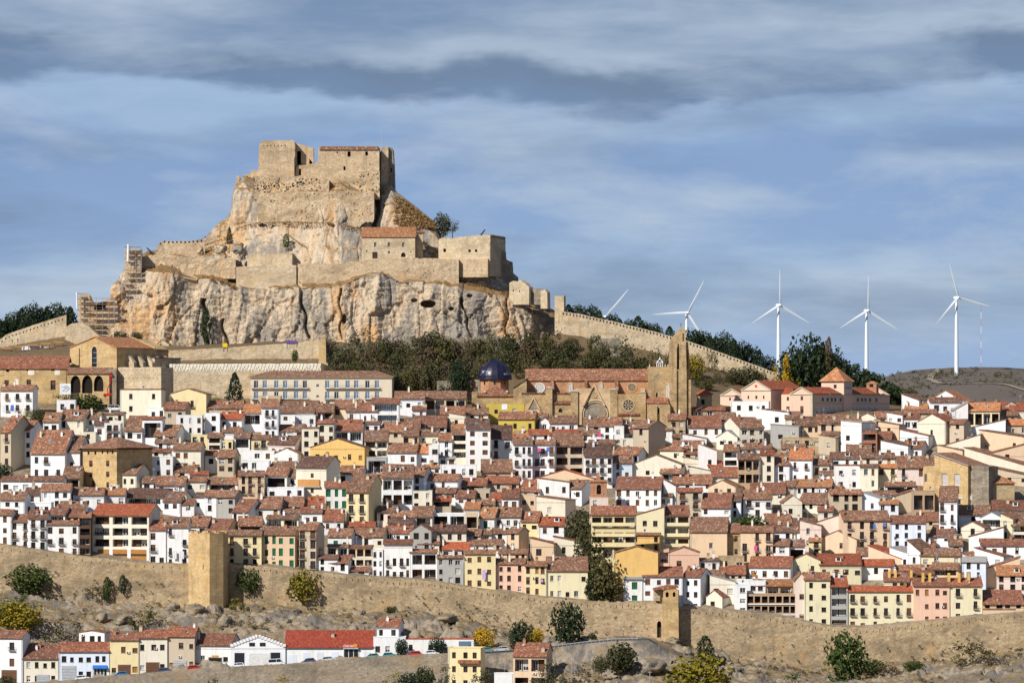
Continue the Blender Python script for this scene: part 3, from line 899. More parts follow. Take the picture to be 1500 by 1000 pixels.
def build_rock():
    pxs = np.arange(95, 845.1, 1.1)
    segs = [95, 14, 20, 24, 32, 20]
    P = []
    for k in range(7):
        y = np.interp(pxs, SX, SYv[:, k])
        Y = rock_base(pxs) + OFF[k]
        P.append(np.stack([(pxs - 750) * Y / F, Y, (600 - y) * Y / F], -1))
    top = P[6]
    b1 = top + np.array([0, 26, -1.5])
    foot = P[0].copy()
    b2 = foot + np.array([0, 100, 0])
    P[0] = P[0] + np.array([0, -1, -4])
    P += [b1, b2]
    segs += [12, 26]
    rows = []
    segid = []
    for k, n in enumerate(segs):
        for i in range(n):
            rows.append(P[k] + (P[k + 1] - P[k]) * (i / n))
            segid.append(k)
    rows.append(P[-1])
    segid.append(len(segs) - 1)
    V = np.array(rows)
    X, Y, Z = V[..., 0], V[..., 1], V[..., 2]
    # flutes and gullies, horizontal bedding, broken blocks
    w = fbm(X / 30, Z / 25, Y / 40, 3) * 10
    fl = ridged((X + w) / 13, Z / 55, Y / 60, 3)
    fl2 = ridged((X + w) / 5.0 + 30, Z / 22, Y / 20, 3)
    bed = fbm(X / 45, Z / 2.6 + fbm(X / 20, Z / 20) * 2, Y / 30, 3)
    blk = fbm(X / 2.8, Z / 3.2, Y / 3, 4)
    crk = ridged(X / 6.5 + fbm(X / 9, Z / 9) * 2, Z / 9.0, Y / 9, 2)
    bk = blocks(X, Y * 0.5, Z * 0.36, 8.0, 1.3, 0.5) + blocks(X + 40, Y, Z * 0.8, 3.0, 0.32, 0.25) + blocks(X, Y + 20, Z * 1.2, 1.2, 0.15, 0.15)
    q = Z / 2.4 + fbm(X / 16, Z / 30, Y / 20, 3) * 2.2
    led = (np.mod(q, 1.0) - 0.5) * np.clip(0.5 + 1.8 * fbm(X / 18 + 50, Z / 9, Y / 18, 2), 0, 1)
    d = (fl - 0.66) * 7.5 + (fl2 - 0.64) * 2.0 + led * 0.9 + blk * 0.5 - np.clip(crk - 0.70, 0, 1) * 6.0 + bk
    amp = np.array([1.0, 0.45, 0.6, 0.5, 0.55, 0.45, 0.25, 0.4])[np.array(segid)][:, None]
    topf = np.array([1 - 0.65 * max(0, (i - 0.86 * segs[0]) / (0.14 * segs[0])) if i < segs[0] else 1 for i in range(len(segid))])[:, None]
    amp = amp * topf
    du = np.gradient(V, axis=0)
    dv = np.gradient(V, axis=1)
    nrm = np.cross(dv, du)
    nrm /= np.linalg.norm(nrm, axis=-1, keepdims=True) + 1e-9
    fade = (np.clip(np.minimum(pxs - 95, 845 - pxs) / 25, 0.15, 1) * (1 - 0.7 * np.clip(np.minimum(pxs - 574, 650 - pxs) / 8, 0, 1)[None, :] * (np.array(segid) >= 4)[:, None]))
    V = V + nrm * (d * amp * fade)[..., None]
    # two cave mouths hollowed into the lower cliff
    X, Y, Z = V[..., 0], V[..., 1], V[..., 2]
    pyx = 750 + F * X / Y
    pyy = 600 - F * Z / Y
    front = (np.array(segid) <= 1)[:, None]
    for cx, cy, rx, ry, dep in ((627, 445, 11.0, 5.5, 9.0), (504, 467, 3.6, 7.5, 6.0), (661, 452, 4, 2.6, 4), (688, 433, 4, 3, 3), (607, 440, 5, 2.5, 3)):
        q = ((pyx - cx) / rx) ** 2 + ((pyy - cy) / ry) ** 2
        V[..., 1] += np.where((q < 1) & front, dep * np.clip((1 - q) * 3.0, 0, 1), 0)
    # the dark cleft to the left of the wide buttress and the slot beside the keep
    for x0, y0, x1, y1, wd, dep in ((436, 408, 452, 492, 2.6, 4.5), (299, 440, 303, 505, 5.0, 5.0), (498, 425, 500, 495, 2.2, 2.5), (325, 470, 333, 508, 3.0, 3.5), (676, 440, 690, 492, 2.2, 3),
                                      (744, 432, 741, 500, 2.0, 2.5), (556, 272, 548, 345, 4.5, 8.0)):
        t = np.clip((pyy - y0) / (y1 - y0), 0, 1)
        xc = x0 + (x1 - x0) * t + 2.0 * np.sin(pyy / 6.0)
        inside = (np.abs(pyx - xc) < wd) & (pyy > y0 - 3) & (pyy < y1 + 3) & (V[..., 1] < 1500)
        V[..., 1] += np.where(inside, dep * (1 - np.abs(pyx - xc) / wd), 0)
    me = np_mesh('castle_rock', V.reshape(-1, 3), grid_faces(V.shape[0], V.shape[1]), M['cliff'])
    return struct(link('castle_rock', me))


build_rock()

# ------------------------------------------------------------------ long walls


def wall_strip(name, top, bot, x0, x1, Y, thick, mat, label, cat='wall', slits=None, step=2.0, rough=0.10, Yc=None, rag=0.0, pits=0.0, below=2.0, ragb=0.0):
    """a wall that follows two picture curves at distance Y(px); slits = (rows from top in px, height, period, width)"""
    Yf = Yc if Yc else (lambda x: np.full_like(np.asarray(x, float), Y))
    xs = [x0]
    while xs[-1] < x1 - 0.01:
        xs.append(min(x1, xs[-1] + step))
    xs = np.array(xs)
    if slits:
        s_off, s_h, per, wid = slits
        cuts = []
        k = x0 + per * 0.5
        while k < x1 - per * 0.5:
            cuts += [k, k + wid]
            k += per
        xs = np.unique(np.round(np.concatenate([xs, cuts]), 3))
    yt = top(xs).astype(float) + (fbm(xs / 3.1, xs * 0 + x0, None, 3) * rag)
    yb = bot(xs).astype(float) + fbm(xs / 5.0, xs * 0 + x0 + 9, None, 3) * ragb
    YY = Yf(xs)
    rowsy = [yt]
    if slits:
        rowsy += [yt + s_off, yt + s_off + s_h]
    base = rowsy[-1]
    nseg = max(3, int((np.max(yb - base)) / (1.6 if pits else 2.2)))
    for i in range(1, nseg + 1):
        rowsy.append(base + (yb - base) * i / nseg)
    mb = MB()
    nc, nr = len(xs), len(rowsy)
    X = (xs - 750) * YY / F
    V = np.zeros((nr, nc, 3))
    for r, ry in enumerate(rowsy):
        V[r, :, 0] = X
        V[r, :, 1] = YY
        V[r, :, 2] = (600 - ry) * YY / F
    V[-1, :, 2] -= below
    jit = fbm(V[..., 0] / 1.7, V[..., 2] / 1.3, None, 3) * rough
    jit[0] = 0
    V[..., 1] += jit
    V[1:, :, 1] += (blocks(V[1:, :, 0], V[1:, :, 2], V[1:, :, 2] * 0 + x0, 0.8, 0.07, 0.06)) * min(1.0, rough * 3)
    pr = random.Random(int(x0 * 7))
    mb.v = [tuple(p) for p in V.reshape(-1, 3)]
    mid = 0.5 * (xs[:-1] + xs[1:])
    for r in range(nr - 1):
        for c in range(nc - 1):
            if slits and r == 1:
                ph = (mid[c] - (x0 + per * 0.5)) % per
                if ph < wid and x0 + per * 0.5 <= mid[c] < x1 - per * 0.5:
                    a, b = V[r, c], V[r, c + 1]
                    e, f = V[r + 1, c + 1], V[r + 1, c]
                    hd = np.array([0, 0.7, 0])
                    for p, q in ((a, b), (b, e), (e, f), (f, a)):
                        mb.face([p, p + hd, q + hd, q])
                    mb.face([f + hd, e + hd, b + hd, a + hd])
                    continue
            if pits and 1 < r < nr - 2 and pr.random() < pits * (0.3 + 1.4 * (vnoise(np.array([mid[c] / 14.0]), np.array([r / 3.0]))[0] > 0)):
                a, b = V[r, c], V[r, c + 1]
                e, f = V[r + 1, c + 1], V[r + 1, c]
                hd = np.array([0, 0.8, 0])
                for p, q in ((a, b), (b, e), (e, f), (f, a)):
                    mb.face([p, p + hd, q + hd, q])
                mb.face([f + hd, e + hd, b + hd, a + hd])
                continue
            i = r * nc + c
            mb.f.append((i + nc, i + nc + 1, i + 1, i))
            mb.m.append(0)
    T = V[0]
    back = np.array([0, thick, 0])
    dn = np.array([0, thick, 0])
    for c in range(nc - 1):
        mb.face([T[c], T[c + 1], T[c + 1] + back, T[c] + back])
        B0, B1 = V[-1, c] + dn, V[-1, c + 1] + dn
        mb.face([T[c] + back, T[c + 1] + back, B1, B0])
    for c in (0, nc - 1):
        mb.face([V[0, c], V[-1, c], V[-1, c] + dn, V[0, c] + back])
    o = mb.build(name, mat)
    tag(o, label, cat)
    return o


YW = lambda x: 1196.0 + 0.6 * np.sin(np.asarray(x, float) / 90.0)
wall_strip('town_wall', WT, WB, -120, 276, 0, 2.2, M['stonewall'], 'long stone town wall below the white houses, left of the tall square tower', Yc=YW, rag=2.2, slits=(4.5, 3.0, 13.0, 0.9))
wall_strip('town_wall', WT, WB, 331, 959, 0, 2.2, M['stonewall'], 'long stone town wall running between the tall tower and the gate tower', Yc=YW, rag=2.4, slits=(4.5, 3.4, 8.6, 1.0))
wall_strip('town_wall', WT, WB, 992, 1640, 0, 2.2, M['stonewall'], 'long stone town wall to the right of the gate tower', Yc=YW, rag=2.2, slits=(4.5, 3.2, 9.4, 1.0))
wall_strip('road_retaining_wall', lambda x: RT(x) - 2.5, lambda x: RT(x) + 40, -120, 705, 1140.0, 0.7, M['retaining'],
           'plain retaining wall below the lower road with parked cars', rag=0.5, step=4)
wall_strip('hill_town_wall', UW, lambda x: np.interp(x, [815, 850, 900, 960, 1010, 1080, 1140, 1165], [480, 484, 498, 512, 526, 549, 565, 574]), 822, 1160, 1450.0, 1.6, M['stonepale'],
           'crenellated town wall descending the hill from the castle to the right', slits=(1.4, 3.2, 4.9, 1.9), rag=0.6, step=1.5)
wall_strip('hill_town_wall', crv([(-120, 520), (0, 497), (8, 491), (14, 488), (40, 479), (70, 469), (97, 461)]), crv([(-120, 545), (0, 512), (97, 487)]), -120, 97, 1450.0, 1.6, M['stonepale'],
           'crenellated town wall climbing the hill towards the scaffolded bastion', slits=(4.0, 2.4, 5.2, 1.7), rag=0.8, step=1.5)
wall_strip('terrace_wall', crv([(232, 514), (330, 509), (420, 503), (462, 498), (474, 496)]), crv([(232, 532), (474, 532)]), 232, 474, 1427.5, 2, M['stonepale'],
           'stone retaining wall of the castle path under the cliff', rag=0.8)
wall_strip('terrace_wall', crv([(246, 543), (474, 543)]), crv([(246, 596), (474, 598)]), 246, 478, 1391.5, 2, M['stonepale'],
           'tall patched stone retaining wall behind the long hotel', rag=0.4)
wall_strip('terrace_wall', crv([(246, 533), (470, 532)]), crv([(246, 546), (474, 546)]), 248, 470, 1394.2, 0.8, WM['c'],
           'low whitewashed parapet behind the leaning canes', rag=0.5)
wall_strip('terrace_wall', crv([(480, 512), (560, 500), (620, 496), (740, 494), (815, 506)]), crv([(480, 522), (620, 515), (815, 525)]), 482, 818, 1437, 1.5, M['stonegrey'],
           'low grey terrace wall under the cliff behind the trees', rag=1.0)
wall_strip('terrace_wall', crv([(560, 560), (700, 556)]), crv([(560, 575), (700, 580)]), 640, 704, 1390, 1.5, M['stonegrey'],
           'grey stone wall behind the blue domed chapel', rag=0.8)
wall_strip('ruined_wall', crv([(868, 504), (880, 496), (908, 494), (910, 500)]), crv([(868, 522), (910, 520)]), 868, 910, 1438, 1.5, M['stonegrey'],
           'dark grey ruined wall on the hill above the church roof', rag=2.0)

# ------------------------------------------------------------------ building kit


class Site:
    """a thing placed at picture point px and distance Y, turned th degrees (right side shows when th > 0);
    its parts are laid out in metres: u along the facade, y into the building, z up from the root"""

    def __init__(s, name, label, cat, px, Y, py0, th=0.0, group=None):
        s.px, s.Y, s.py0, s.c = px, Y, py0, math.cos(R(th))
        s.root = thing(name, label, cat, (PX(px, Y), Y, PZ(py0, Y)), -R(th), group)

    def u(s, px):
        return (px - s.px) * s.Y / F / s.c

    def z(s, py):
        return (s.py0 - py) * s.Y / F

    def pt(s, p):
        return (s.u(p[0]), s.z(p[1]))

    def prism(s, name, pts, y0, y1, mats, holes=(), hd=0.35, hmi=1, parent=None, rev=None):
        """picture-outline pts; any winding"""
        P = [s.pt(p) for p in pts]
        P = ccw(P)
        mb = MB()
        mb.prism(P, y0, y1, 0, [ccw([s.pt(q) for q in h]) for h in holes], hd, hmi, rev)
        return mb.build(name, mats, parent or s.root)

    def box(s, name, x0, x1, yt, yb, y0, y1, mats, parent=None, holes=(), hd=0.35, hmi=1):
        return s.prism(name, [(x0, yb), (x1, yb), (x1, yt), (x0, yt)], y0, y1, mats, holes, hd, hmi, parent)


def ccw(P):
    a = sum(P[i][0] * P[(i + 1) % len(P)][1] - P[(i + 1) % len(P)][0] * P[i][1] for i in range(len(P)))
    return P if a > 0 else P[::-1]


def rect(x0, x1, yt, yb):
    return [(x0, yb), (x1, yb), (x1, yt), (x0, yt)]


def arch(x0, x1, yt, yb, pointed=True, n=5):
    """pointed (or round) arch outline in picture coordinates"""
    w = x1 - x0
    xm = (x0 + x1) / 2
    rise = min((yb - yt) * 0.7, w * (0.85 if pointed else 0.5))
    ys = yt + rise
    pts = [(x0, yb), (x1, yb)]
    for i in range(n + 1):
        t = i / n
        if pointed:
            pts.append((x1 - w / 2 * (1 - math.cos(t * math.pi / 2)) ** 1.0 if False else x1 - (w / 2) * t ** 1.7, ys - rise * math.sin(t * math.pi / 2) ** 0.9 if t < 1 else yt))
        else:
            a = t * math.pi / 2
            pts.append((xm + w / 2 * math.cos(a), ys - rise * math.sin(a)))
    m = [(2 * xm - x, y) for x, y in pts[2:-1]][::-1]
    return pts + m


def circ(x, y, r, n=14, ry=None):
    ry = ry or r
    return [(x + r * math.cos(2 * math.pi * i / n), y + ry * math.sin(2 * math.pi * i / n)) for i in range(n)]


def rag_top(x0, x1, yt, yb, amp, seed, n=9):
    r = random.Random(seed)
    pts = [(x0, yb), (x1, yb)]
    for i in range(n + 1):
        pts.append((x1 + (x0 - x1) * i / n, yt + r.uniform(-amp, amp)))
    return pts


def hip_roof(u0, u1, y0, y1, ze, zr, oh=0.4, t=0.18, asym=0.5, n=1):
    mb = MB()
    u0, u1, y0, y1 = u0 - oh, u1 + oh, y0 - oh, y1 + oh
    w, d = u1 - u0, y1 - y0
    ym = (y0 + y1) / 2
    if w > d * 1.15:
        a, b = (u0 + d / 2, ym, zr), (u1 - d / 2, ym, zr)
    elif d > w * 1.15:
        um = (u0 + u1) / 2
        a, b = (um, y0 + w / 2, zr), (um, y1 - w / 2, zr)
    else:
        a = b = ((u0 + u1) / 2, ym, zr)
    e = [(u0, y0, ze), (u1, y0, ze), (u1, y1, ze), (u0, y1, ze)]
    if a == b:
        for i in range(4):
            mb.face([e[i], e[(i + 1) % 4], a])
    elif w > d:
        mb.face([e[0], e[1], b, a])
        mb.face([e[1], e[2], b])
        mb.face([e[2], e[3], a, b])
        mb.face([e[3], e[0], a])
    else:
        mb.face([e[0], e[1], a])
        mb.face([e[1], e[2], b, a])
        mb.face([e[2], e[3], b])
        mb.face([e[3], e[0], a, b])
    lo = [(x, y, z - t) for x, y, z in e]
    for i in range(4):
        mb.face([lo[i], lo[(i + 1) % 4], e[(i + 1) % 4], e[i]])
    mb.face(lo[::-1])
    return mb


def gable_roof(u0, u1, d1, d2, ze, zr, zb, oh=0.4, so=0.2, t=0.16, wav=0.05, seed=0):
    """ridge along u at depth d1, front eave at 0, back eave at d2"""
    r = random.Random(seed)
    s1 = (zr - ze) / d1
    s2 = (zr - zb) / max(d2 - d1, 0.1)
    oh2 = oh * 0.6
    n = max(2, int((u1 - u0) / 2.5))
    mb = MB()
    rings = []
    for i in range(n + 1):
        u = (u0 - so) + (u1 - u0 + 2 * so) * i / n
        a, b, c = (r.uniform(-wav, wav) for _ in range(3))
        rings.append([(u, -oh, ze - oh * s1 + t + a), (u, d1 * 0.5, (ze + zr) / 2 + t + c), (u, d1, zr + t + b), (u, d2 + oh2, zb - oh2 * s2 + t),
                      (u, d2 + oh2, zb - oh2 * s2 - 0.02), (u, d1, zr - 0.02), (u, -oh, ze - oh * s1 - 0.02)])
    mb.loft(rings)
    return mb


# shared small pieces (unit size: 1 wide, 1 high, front at y=0)
def shared_window(kind):
    b = MB()
    fr, pane, ext = {'dark': ('wood', 'glass', None), 'white': ('frame', 'glass', None), 'curtain': ('frame', 'curtain', 'glass'), 'half': ('wood', 'glass', 'wood'),
                     'brown': ('wood', 'wood', None), 'green': ('green', 'green', None), 'orange': ('wood', 'orangeblind', None),
                     'blue': ('frame', 'bluepane', None), 'greyblind': ('frame', 'curtain', None), 'open': ('darkwood', 'dark', None)}[kind]
    t = 0.09
    b.box(0, t, -0.07, 0, 0, 1, 0)
    b.box(1 - t, 1, -0.07, 0, 0, 1, 0)
    b.box(t, 1 - t, -0.07, 0, 1 - t, 1, 0)
    b.box(t, 1 - t, -0.07, 0, 0, t * 0.8, 0)
    if kind not in ('open', 'greyblind'):
        b.box(0.5 - t * 0.4, 0.5 + t * 0.4, -0.06, 0, t, 1 - t, 0)
    if kind in ('brown', 'green'):
        for i in range(6):
            z = t + (1 - 2 * t) * (i + 0.5) / 6
            b.box(t, 0.5 - t * 0.4, -0.055, -0.02, z - 0.03, z + 0.03, 1)
            b.box(0.5 + t * 0.4, 1 - t, -0.055, -0.02, z - 0.03, z + 0.03, 1)
    if kind == 'half':
        b.box(t, 1 - t, -0.05, -0.01, 0.55, 1 - t, 2)
    if kind == 'curtain':
        b.box(t, 1 - t, -0.045, -0.015, t, 0.38, 2)
    b.box(t, 1 - t, -0.03, -0.005, t * 0.8, 1 - t, 1)
    mats = [M[fr], M[pane]] + ([M[ext]] if ext else [])
    return b.mesh('window_' + kind, mats)


WIN = {k: shared_window(k) for k in ('dark', 'white', 'curtain', 'half', 'brown', 'green', 'orange', 'blue', 'greyblind', 'open')}


def shared_rail(w, slab):
    b = MB()
    if slab:
        b.box(0, w, -0.75, 0, -0.12, 0, 1)
    y = -0.72 if slab else -0.05
    b.box(0, w, y - 0.03, y + 0.02, 0.88, 0.95, 0)
    b.box(0, w, y - 0.02, y + 0.02, 0.05, 0.09, 0)
    n = int(w / 0.16)
    for i in range(n + 1):
        x = w * i / n
        b.box(x - 0.018, x + 0.018, y - 0.018, y + 0.018, 0.09, 0.88, 0)
    if slab:
        for x in (0.02, w - 0.02):
            b.box(x - 0.02, x + 0.02, y, 0, 0.88, 0.93, 0)
    return b.mesh('balcony' if slab else 'railing', [M['iron'], M['slab']])


BALC = [shared_rail(1.6, True), shared_rail(3.6, True)]
RAIL = shared_rail(3.0, False)


def shared_chimney(h, w, mat, capmat):
    b = MB()
    b.box(-w, w, -w * 0.8, w * 0.8, -0.6, h, 0)
    b.box(-w - 0.07, w + 0.07, -w * 0.8 - 0.07, w * 0.8 + 0.07, h, h + 0.1, 1)
    b.box(-w * 0.7, w * 0.7, -w * 0.5, w * 0.5, h + 0.1, h + 0.34, 0)
    b.box(-w - 0.05, w + 0.05, -w * 0.8, w * 0.8, h + 0.34, h + 0.42, 1)
    return b.mesh('chimney', [mat, capmat])


CHIM = [shared_chimney(1.1, 0.32, WM['w'], RM['b']), shared_chimney(0.9, 0.38, M['brick'], RM['r']), shared_chimney(1.5, 0.28, WM['c'], RM['b']),
        shared_chimney(0.8, 0.45, WM['t'], RM['b'])]
_b = MB()
_b.box(-0.45, 0.45, -0.6, 0.6, -0.05, 0.12, 0)
_b.box(-0.36, 0.36, -0.5, 0.5, 0.12, 0.14, 1)
SKYL = _b.mesh('skylight', [M['metal'], M['bluepane']])
_b = MB()
_b.tube((0, 0, -0.3), (0, 0, 0.7), 0.035, None, 5, 0)
for _i in range(10):
    pass
_rings = [[(0.02 + 0.05 + 0 * k, -0.12 - 0.10 * (1 - rr), 0) for k in range(1)] for rr in (1,)]
for rr0, rr1, yy0, yy1 in ((0.001, 0.30, -0.10, -0.15), (0.30, 0.45, -0.15, -0.26)):
    for k in range(12):
        a, c = 2 * math.pi * k / 12, 2 * math.pi * (k + 1) / 12
        _b.face([(rr0 * math.cos(a), yy0, 0.7 + rr0 * math.sin(a)), (rr0 * math.cos(c), yy0, 0.7 + rr0 * math.sin(c)), (rr1 * math.cos(c), yy1, 0.7 + rr1 * math.sin(c)), (rr1 * math.cos(a), yy1, 0.7 + rr1 * math.sin(a))], 1)
DISH = _b.mesh('satellite_dish', [M['metal'], M['curtain']])
_b = MB()
_b.tube((0, 0, -0.3), (0, 0, 2.6), 0.03, None, 4)
for _z, _l in ((2.5, 0.5), (2.3, 0.65), (2.1, 0.65), (1.9, 0.4)):
    _b.tube((-_l, 0, _z), (_l, 0, _z), 0.018, None, 4)
ANT = _b.mesh('antenna', [M['metal']])
_b = MB()
_b.box(-0.8, 0.8, -0.15, 1.1, -0.4, 1.05, 0)
_b.prism([(-0.95, 1.0), (0.95, 1.0), (0, 1.55)], -0.25, 1.6, 1)
_b.box(-0.5, 0.5, -0.2, -0.14, 0.15, 0.9, 2)
DORM = _b.mesh('dormer', [WM['w'], RM['b'], M['glass']])


def put_window(parent, kind, u, z, w, h, y=0.22):
    return link('window' if kind not in ('brown', 'green') else 'shutter', WIN[kind], parent, (u, y, z), None, (w, 1, h))


# ------------------------------------------------------------------ ordinary houses
HOUSES = []


def house(x0, x1, yr, ye, yb, typ, wc, rc, win='0', rot=0.0, Y=None, label=None, seed=None, depth=None, name='house', cat='house', group=None, kinds=None, lone=False):
    idx = len(HOUSES)
    rng = random.Random(7919 * (idx + 3) if seed is None else seed)
    xm = (x0 + x1) / 2
    if Y is None:
        Y = find_Y(xm, yb + 9) + (idx * 0.37) % 1.3
    th = R(rot)
    W = (x1 - x0) / F * Y / math.cos(th)
    piv = x1 if rot >= 0 else x0
    X = PX(piv, Y)
    ze, zv, zr = PZ(ye, Y), PZ(yb, Y), PZ(yr, Y)
    dmax = 9.0 if depth is None else depth
    gz = []
    for px, dy in ((x0, 0), (x1, 0), (x0, 8), (x1, 8)):
        gz.append(ground_z(PX(px, Y + dy), Y + dy))
    zb = min(min(gz[:2]), zv) - 0.6
    u0, u1 = (-W, 0.0) if rot >= 0 else (0.0, W)
    root = link(name, None, None, (X, Y, zb), (0, 0, -th))
    HOUSES.append(dict(root=root, x0=x0, x1=x1, yr=yr, ye=ye, yb=yb, typ=typ, wc=wc, rc=rc, win=win, rot=rot, label=label, cat=cat, group=group, lone=lone))
    E, VB, RZ = ze - zb, zv - zb, zr - zb
    if rc == 'b' and label is None:
        rc = rng.choice('bbbbbbbbrod')
        HOUSES[-1]['rc'] = rc
    wm, rm = WM[wc], RM[rc]
    # ---- openings on the facade
    holes = []
    hgt_, wid_ = yb - ye, x1 - x0
    if win == '0' and hgt_ > 7.5 and typ != 'z' and not lone and label is None and wid_ > 12:
        win = f"{max(1, round(wid_ / 19))}x{max(1, round(hgt_ / 17))}d"
        HOUSES[-1]['win'] = win
    if win != '0':
        k = win[-1]
        c, r = win[:-1].split('x')
        c, r = int(c), int(r)
        if k in 'dsb' and label is None and typ in 'fn':
            c, r = max(c, round(wid_ / 15)), max(r, round(hgt_ / 15))
            win = f"{c}x{r}{k}"
            HOUSES[-1]['win'] = win
        top = E
        H = top - max(VB, 0.0)
        cw, ch = W / c, H / r
        cj = [rng.uniform(-0.17, 0.17) * cw for _ in range(c)]
        sw_, sh_ = (rng.uniform(0.8, 1.3), rng.uniform(0.85, 1.25)) if label is None else (1, 1)
        if k == 'l':
            ww, hh = cw * 0.82, ch * 0.66
        elif k in 'bv':
            ww, hh = min(cw * 0.55, 1.30), min(ch * 0.74, 2.25)
        else:
            ww, hh = min(cw * 0.52, 1.30), min(ch * 0.62, 1.70)
        for i in range(c):
            wv = min(ww * rng.uniform(0.75, 1.15) * sw_, cw * 0.62) if k != 'l' else ww
            for j in range(r):
                if k not in 'lv' and c * r > 2 and rng.random() < (0.14 if label is None else 0.04):
                    continue
                uc = u0 + (i + 0.5) * cw + (cj[i] if k != 'l' else 0)
                zc_ = top - (j + (0.52 if k != 'b' else 0.56)) * ch
                hv_ = min(hh * sh_ * rng.choice([1, 1, 1, 0.8]), ch * 0.8) if k != 'l' else hh
                holes.append((uc - wv / 2, uc + wv / 2, zc_ - hh / 2, zc_ - hh / 2 + hv_, 1.7 if k == 'l' else 0.32, k))
    mb = MB()
    us = sorted({round(v, 4) for v in [u0, u1] + [h[0] for h in holes] + [h[1] for h in holes]})
    zs = sorted({round(v, 4) for v in [0.0, E] + [h[2] for h in holes] + [h[3] for h in holes]})
    for a, b in zip(us[:-1], us[1:]):
        for c_, d_ in zip(zs[:-1], zs[1:]):
            m1, m2 = (a + b) / 2, (c_ + d_) / 2
            if any(h[0] < m1 < h[1] and h[2] < m2 < h[3] for h in holes):
                continue
            mb.face([(a, 0, c_), (b, 0, c_), (b, 0, d_), (a, 0, d_)])
    for a, b, c_, d_, hd, k in holes:
        mb.face([(a, 0, c_), (a, hd, c_), (a, hd, d_), (a, 0, d_)])
        mb.face([(b, hd, c_), (b, 0, c_), (b, 0, d_), (b, hd, d_)])
        mb.face([(a, 0, d_), (a, hd, d_), (b, hd, d_), (b, 0, d_)])
        mb.face([(a, hd, c_), (a, 0, c_), (b, 0, c_), (b, hd, c_)])
        mb.face([(a, hd, c_), (b, hd, c_), (b, hd, d_), (a, hd, d_)], 1 if k == 'l' else 0)
    roof = None
    slope = None
    if typ == 'f':
        p = math.tan(R(23))
        d1 = (ye - yr) * Y / F / max(p - (600 - yr) / F, 0.05)
        d1 = min(max(d1, 2.2), dmax)
        RZ = (600 - yr) / F * (Y + d1 * math.cos(th)) - zb
        RZ = max(RZ, E + 0.35)
        d2 = d1 + min(d1 * 0.8, 4.5)
        BZ = RZ - (RZ - E) / d1 * (d2 - d1)
        for u, sgn in ((u0, 1), (u1, 0)):
            pts = [(u, 0, 0), (u, 0, E), (u, d1, RZ), (u, d2, BZ), (u, d2, 0)]
            mb.face(pts if sgn else pts[::-1])
        mb.face([(u1, d2, 0), (u0, d2, 0), (u0, d2, BZ), (u1, d2, BZ)])
        rb = gable_roof(u0, u1, d1, d2, E, RZ, BZ, 0.55, 0.22, 0.18, 0.09, idx)
        slope = (0.0, d1, E, RZ)
    elif typ in 'gsz':
        D = 9.0 if depth is None else depth
        um = (u0 + u1) / 2
        if typ == 'g':
            rp = [(u0, E), (um, RZ), (u1, E)]
        elif typ == 's':
            rp = [(u0, RZ), (u1, E)]
        else:
            rp = [(u0, E), (u1, RZ)]
        gp = [(u0, E), (u1, E)] + rp[::-1]
        gp2 = []
        for q in gp:
            if not gp2 or (abs(q[0] - gp2[-1][0]) + abs(q[1] - gp2[-1][1])) > 1e-5:
                gp2.append(q)
        if len(gp2) > 3 and abs(gp2[0][0] - gp2[-1][0]) + abs(gp2[0][1] - gp2[-1][1]) < 1e-5:
            gp2.pop()
        mb.face([(u, 0, z) for u, z in gp2])
        mb.face([(u, D, z) for u, z in gp2][::-1])
        mb.face([(u1, D, 0), (u0, D, 0), (u0, D, E), (u1, D, E)])
        lz, rz = rp[0][1], rp[-1][1]
        mb.face([(u0, D, 0), (u0, 0, 0), (u0, 0, lz), (u0, D, lz)])
        mb.face([(u1, 0, 0), (u1, D, 0), (u1, D, rz), (u1, 0, rz)])
        oh, t = 0.35, 0.17
        top, bot = [], []
        n = len(rp)
        ext = []
        for i, (u, z) in enumerate(rp):
            if i == 0:
                s = (rp[1][1] - z) / (rp[1][0] - u)
                ext.append((u - oh, z - oh * s))
            elif i == n - 1:
                s = (z - rp[-2][1]) / (u - rp[-2][0])
                ext.append((u + oh, z + oh * s))
            else:
                ext.append((u, z))
        rb = MB()
        poly = [(u, z - 0.02) for u, z in ext] + [(u, z + t) for u, z in ext[::-1]]
        k = len(poly)
        r2 = []
        nseg = 4
        for i in range(nseg + 1):
            y = -0.2 + (D + 0.4) * i / nseg
            w = rng.uniform(-0.05, 0.05)
            r2.append([(u, y, z + w) for u, z in poly])
        rb.loft(r2)
        slope = None
    elif typ == 'h':
        D = min(W, 9.0) if depth is None else depth
        for (a, b) in (((u0, 0), (u0, D)), ((u1, D), (u1, 0)), ((u0, D), (u1, D))):
            pass
        mb.face([(u0, D, 0), (u0, 0, 0), (u0, 0, E), (u0, D, E)])
        mb.face([(u1, 0, 0), (u1, D, 0), (u1, D, E), (u1, 0, E)])
        mb.face([(u1, D, 0), (u0, D, 0), (u0, D, E), (u1, D, E)])
        RZ = (600 - yr) / F * (Y + D / 2) - zb
        rb = hip_roof(u0, u1, 0, D, E, max(RZ, E + 0.5), 0.55)
        slope = (0.0, D / 2, E, RZ)
    else:
        D = 7.0 if depth is None else depth
        mb.face([(u0, D, 0), (u0, 0, 0), (u0, 0, E), (u0, D, E)])
        mb.face([(u1, 0, 0), (u1, D, 0), (u1, D, E), (u1, 0, E)])
        mb.face([(u1, D, 0), (u0, D, 0), (u0, D, E), (u1, D, E)])
        mb.face([(u0 + .25, .25, E), (u1 - .25, .25, E), (u1 - .25, D - .25, E), (u0 + .25, D - .25, E)])
        rb = MB()
        a = 0.25
        h = 0.16 if rc == 'x' else max((ye - yr) * Y / F, 0.16)
        o = 0.06
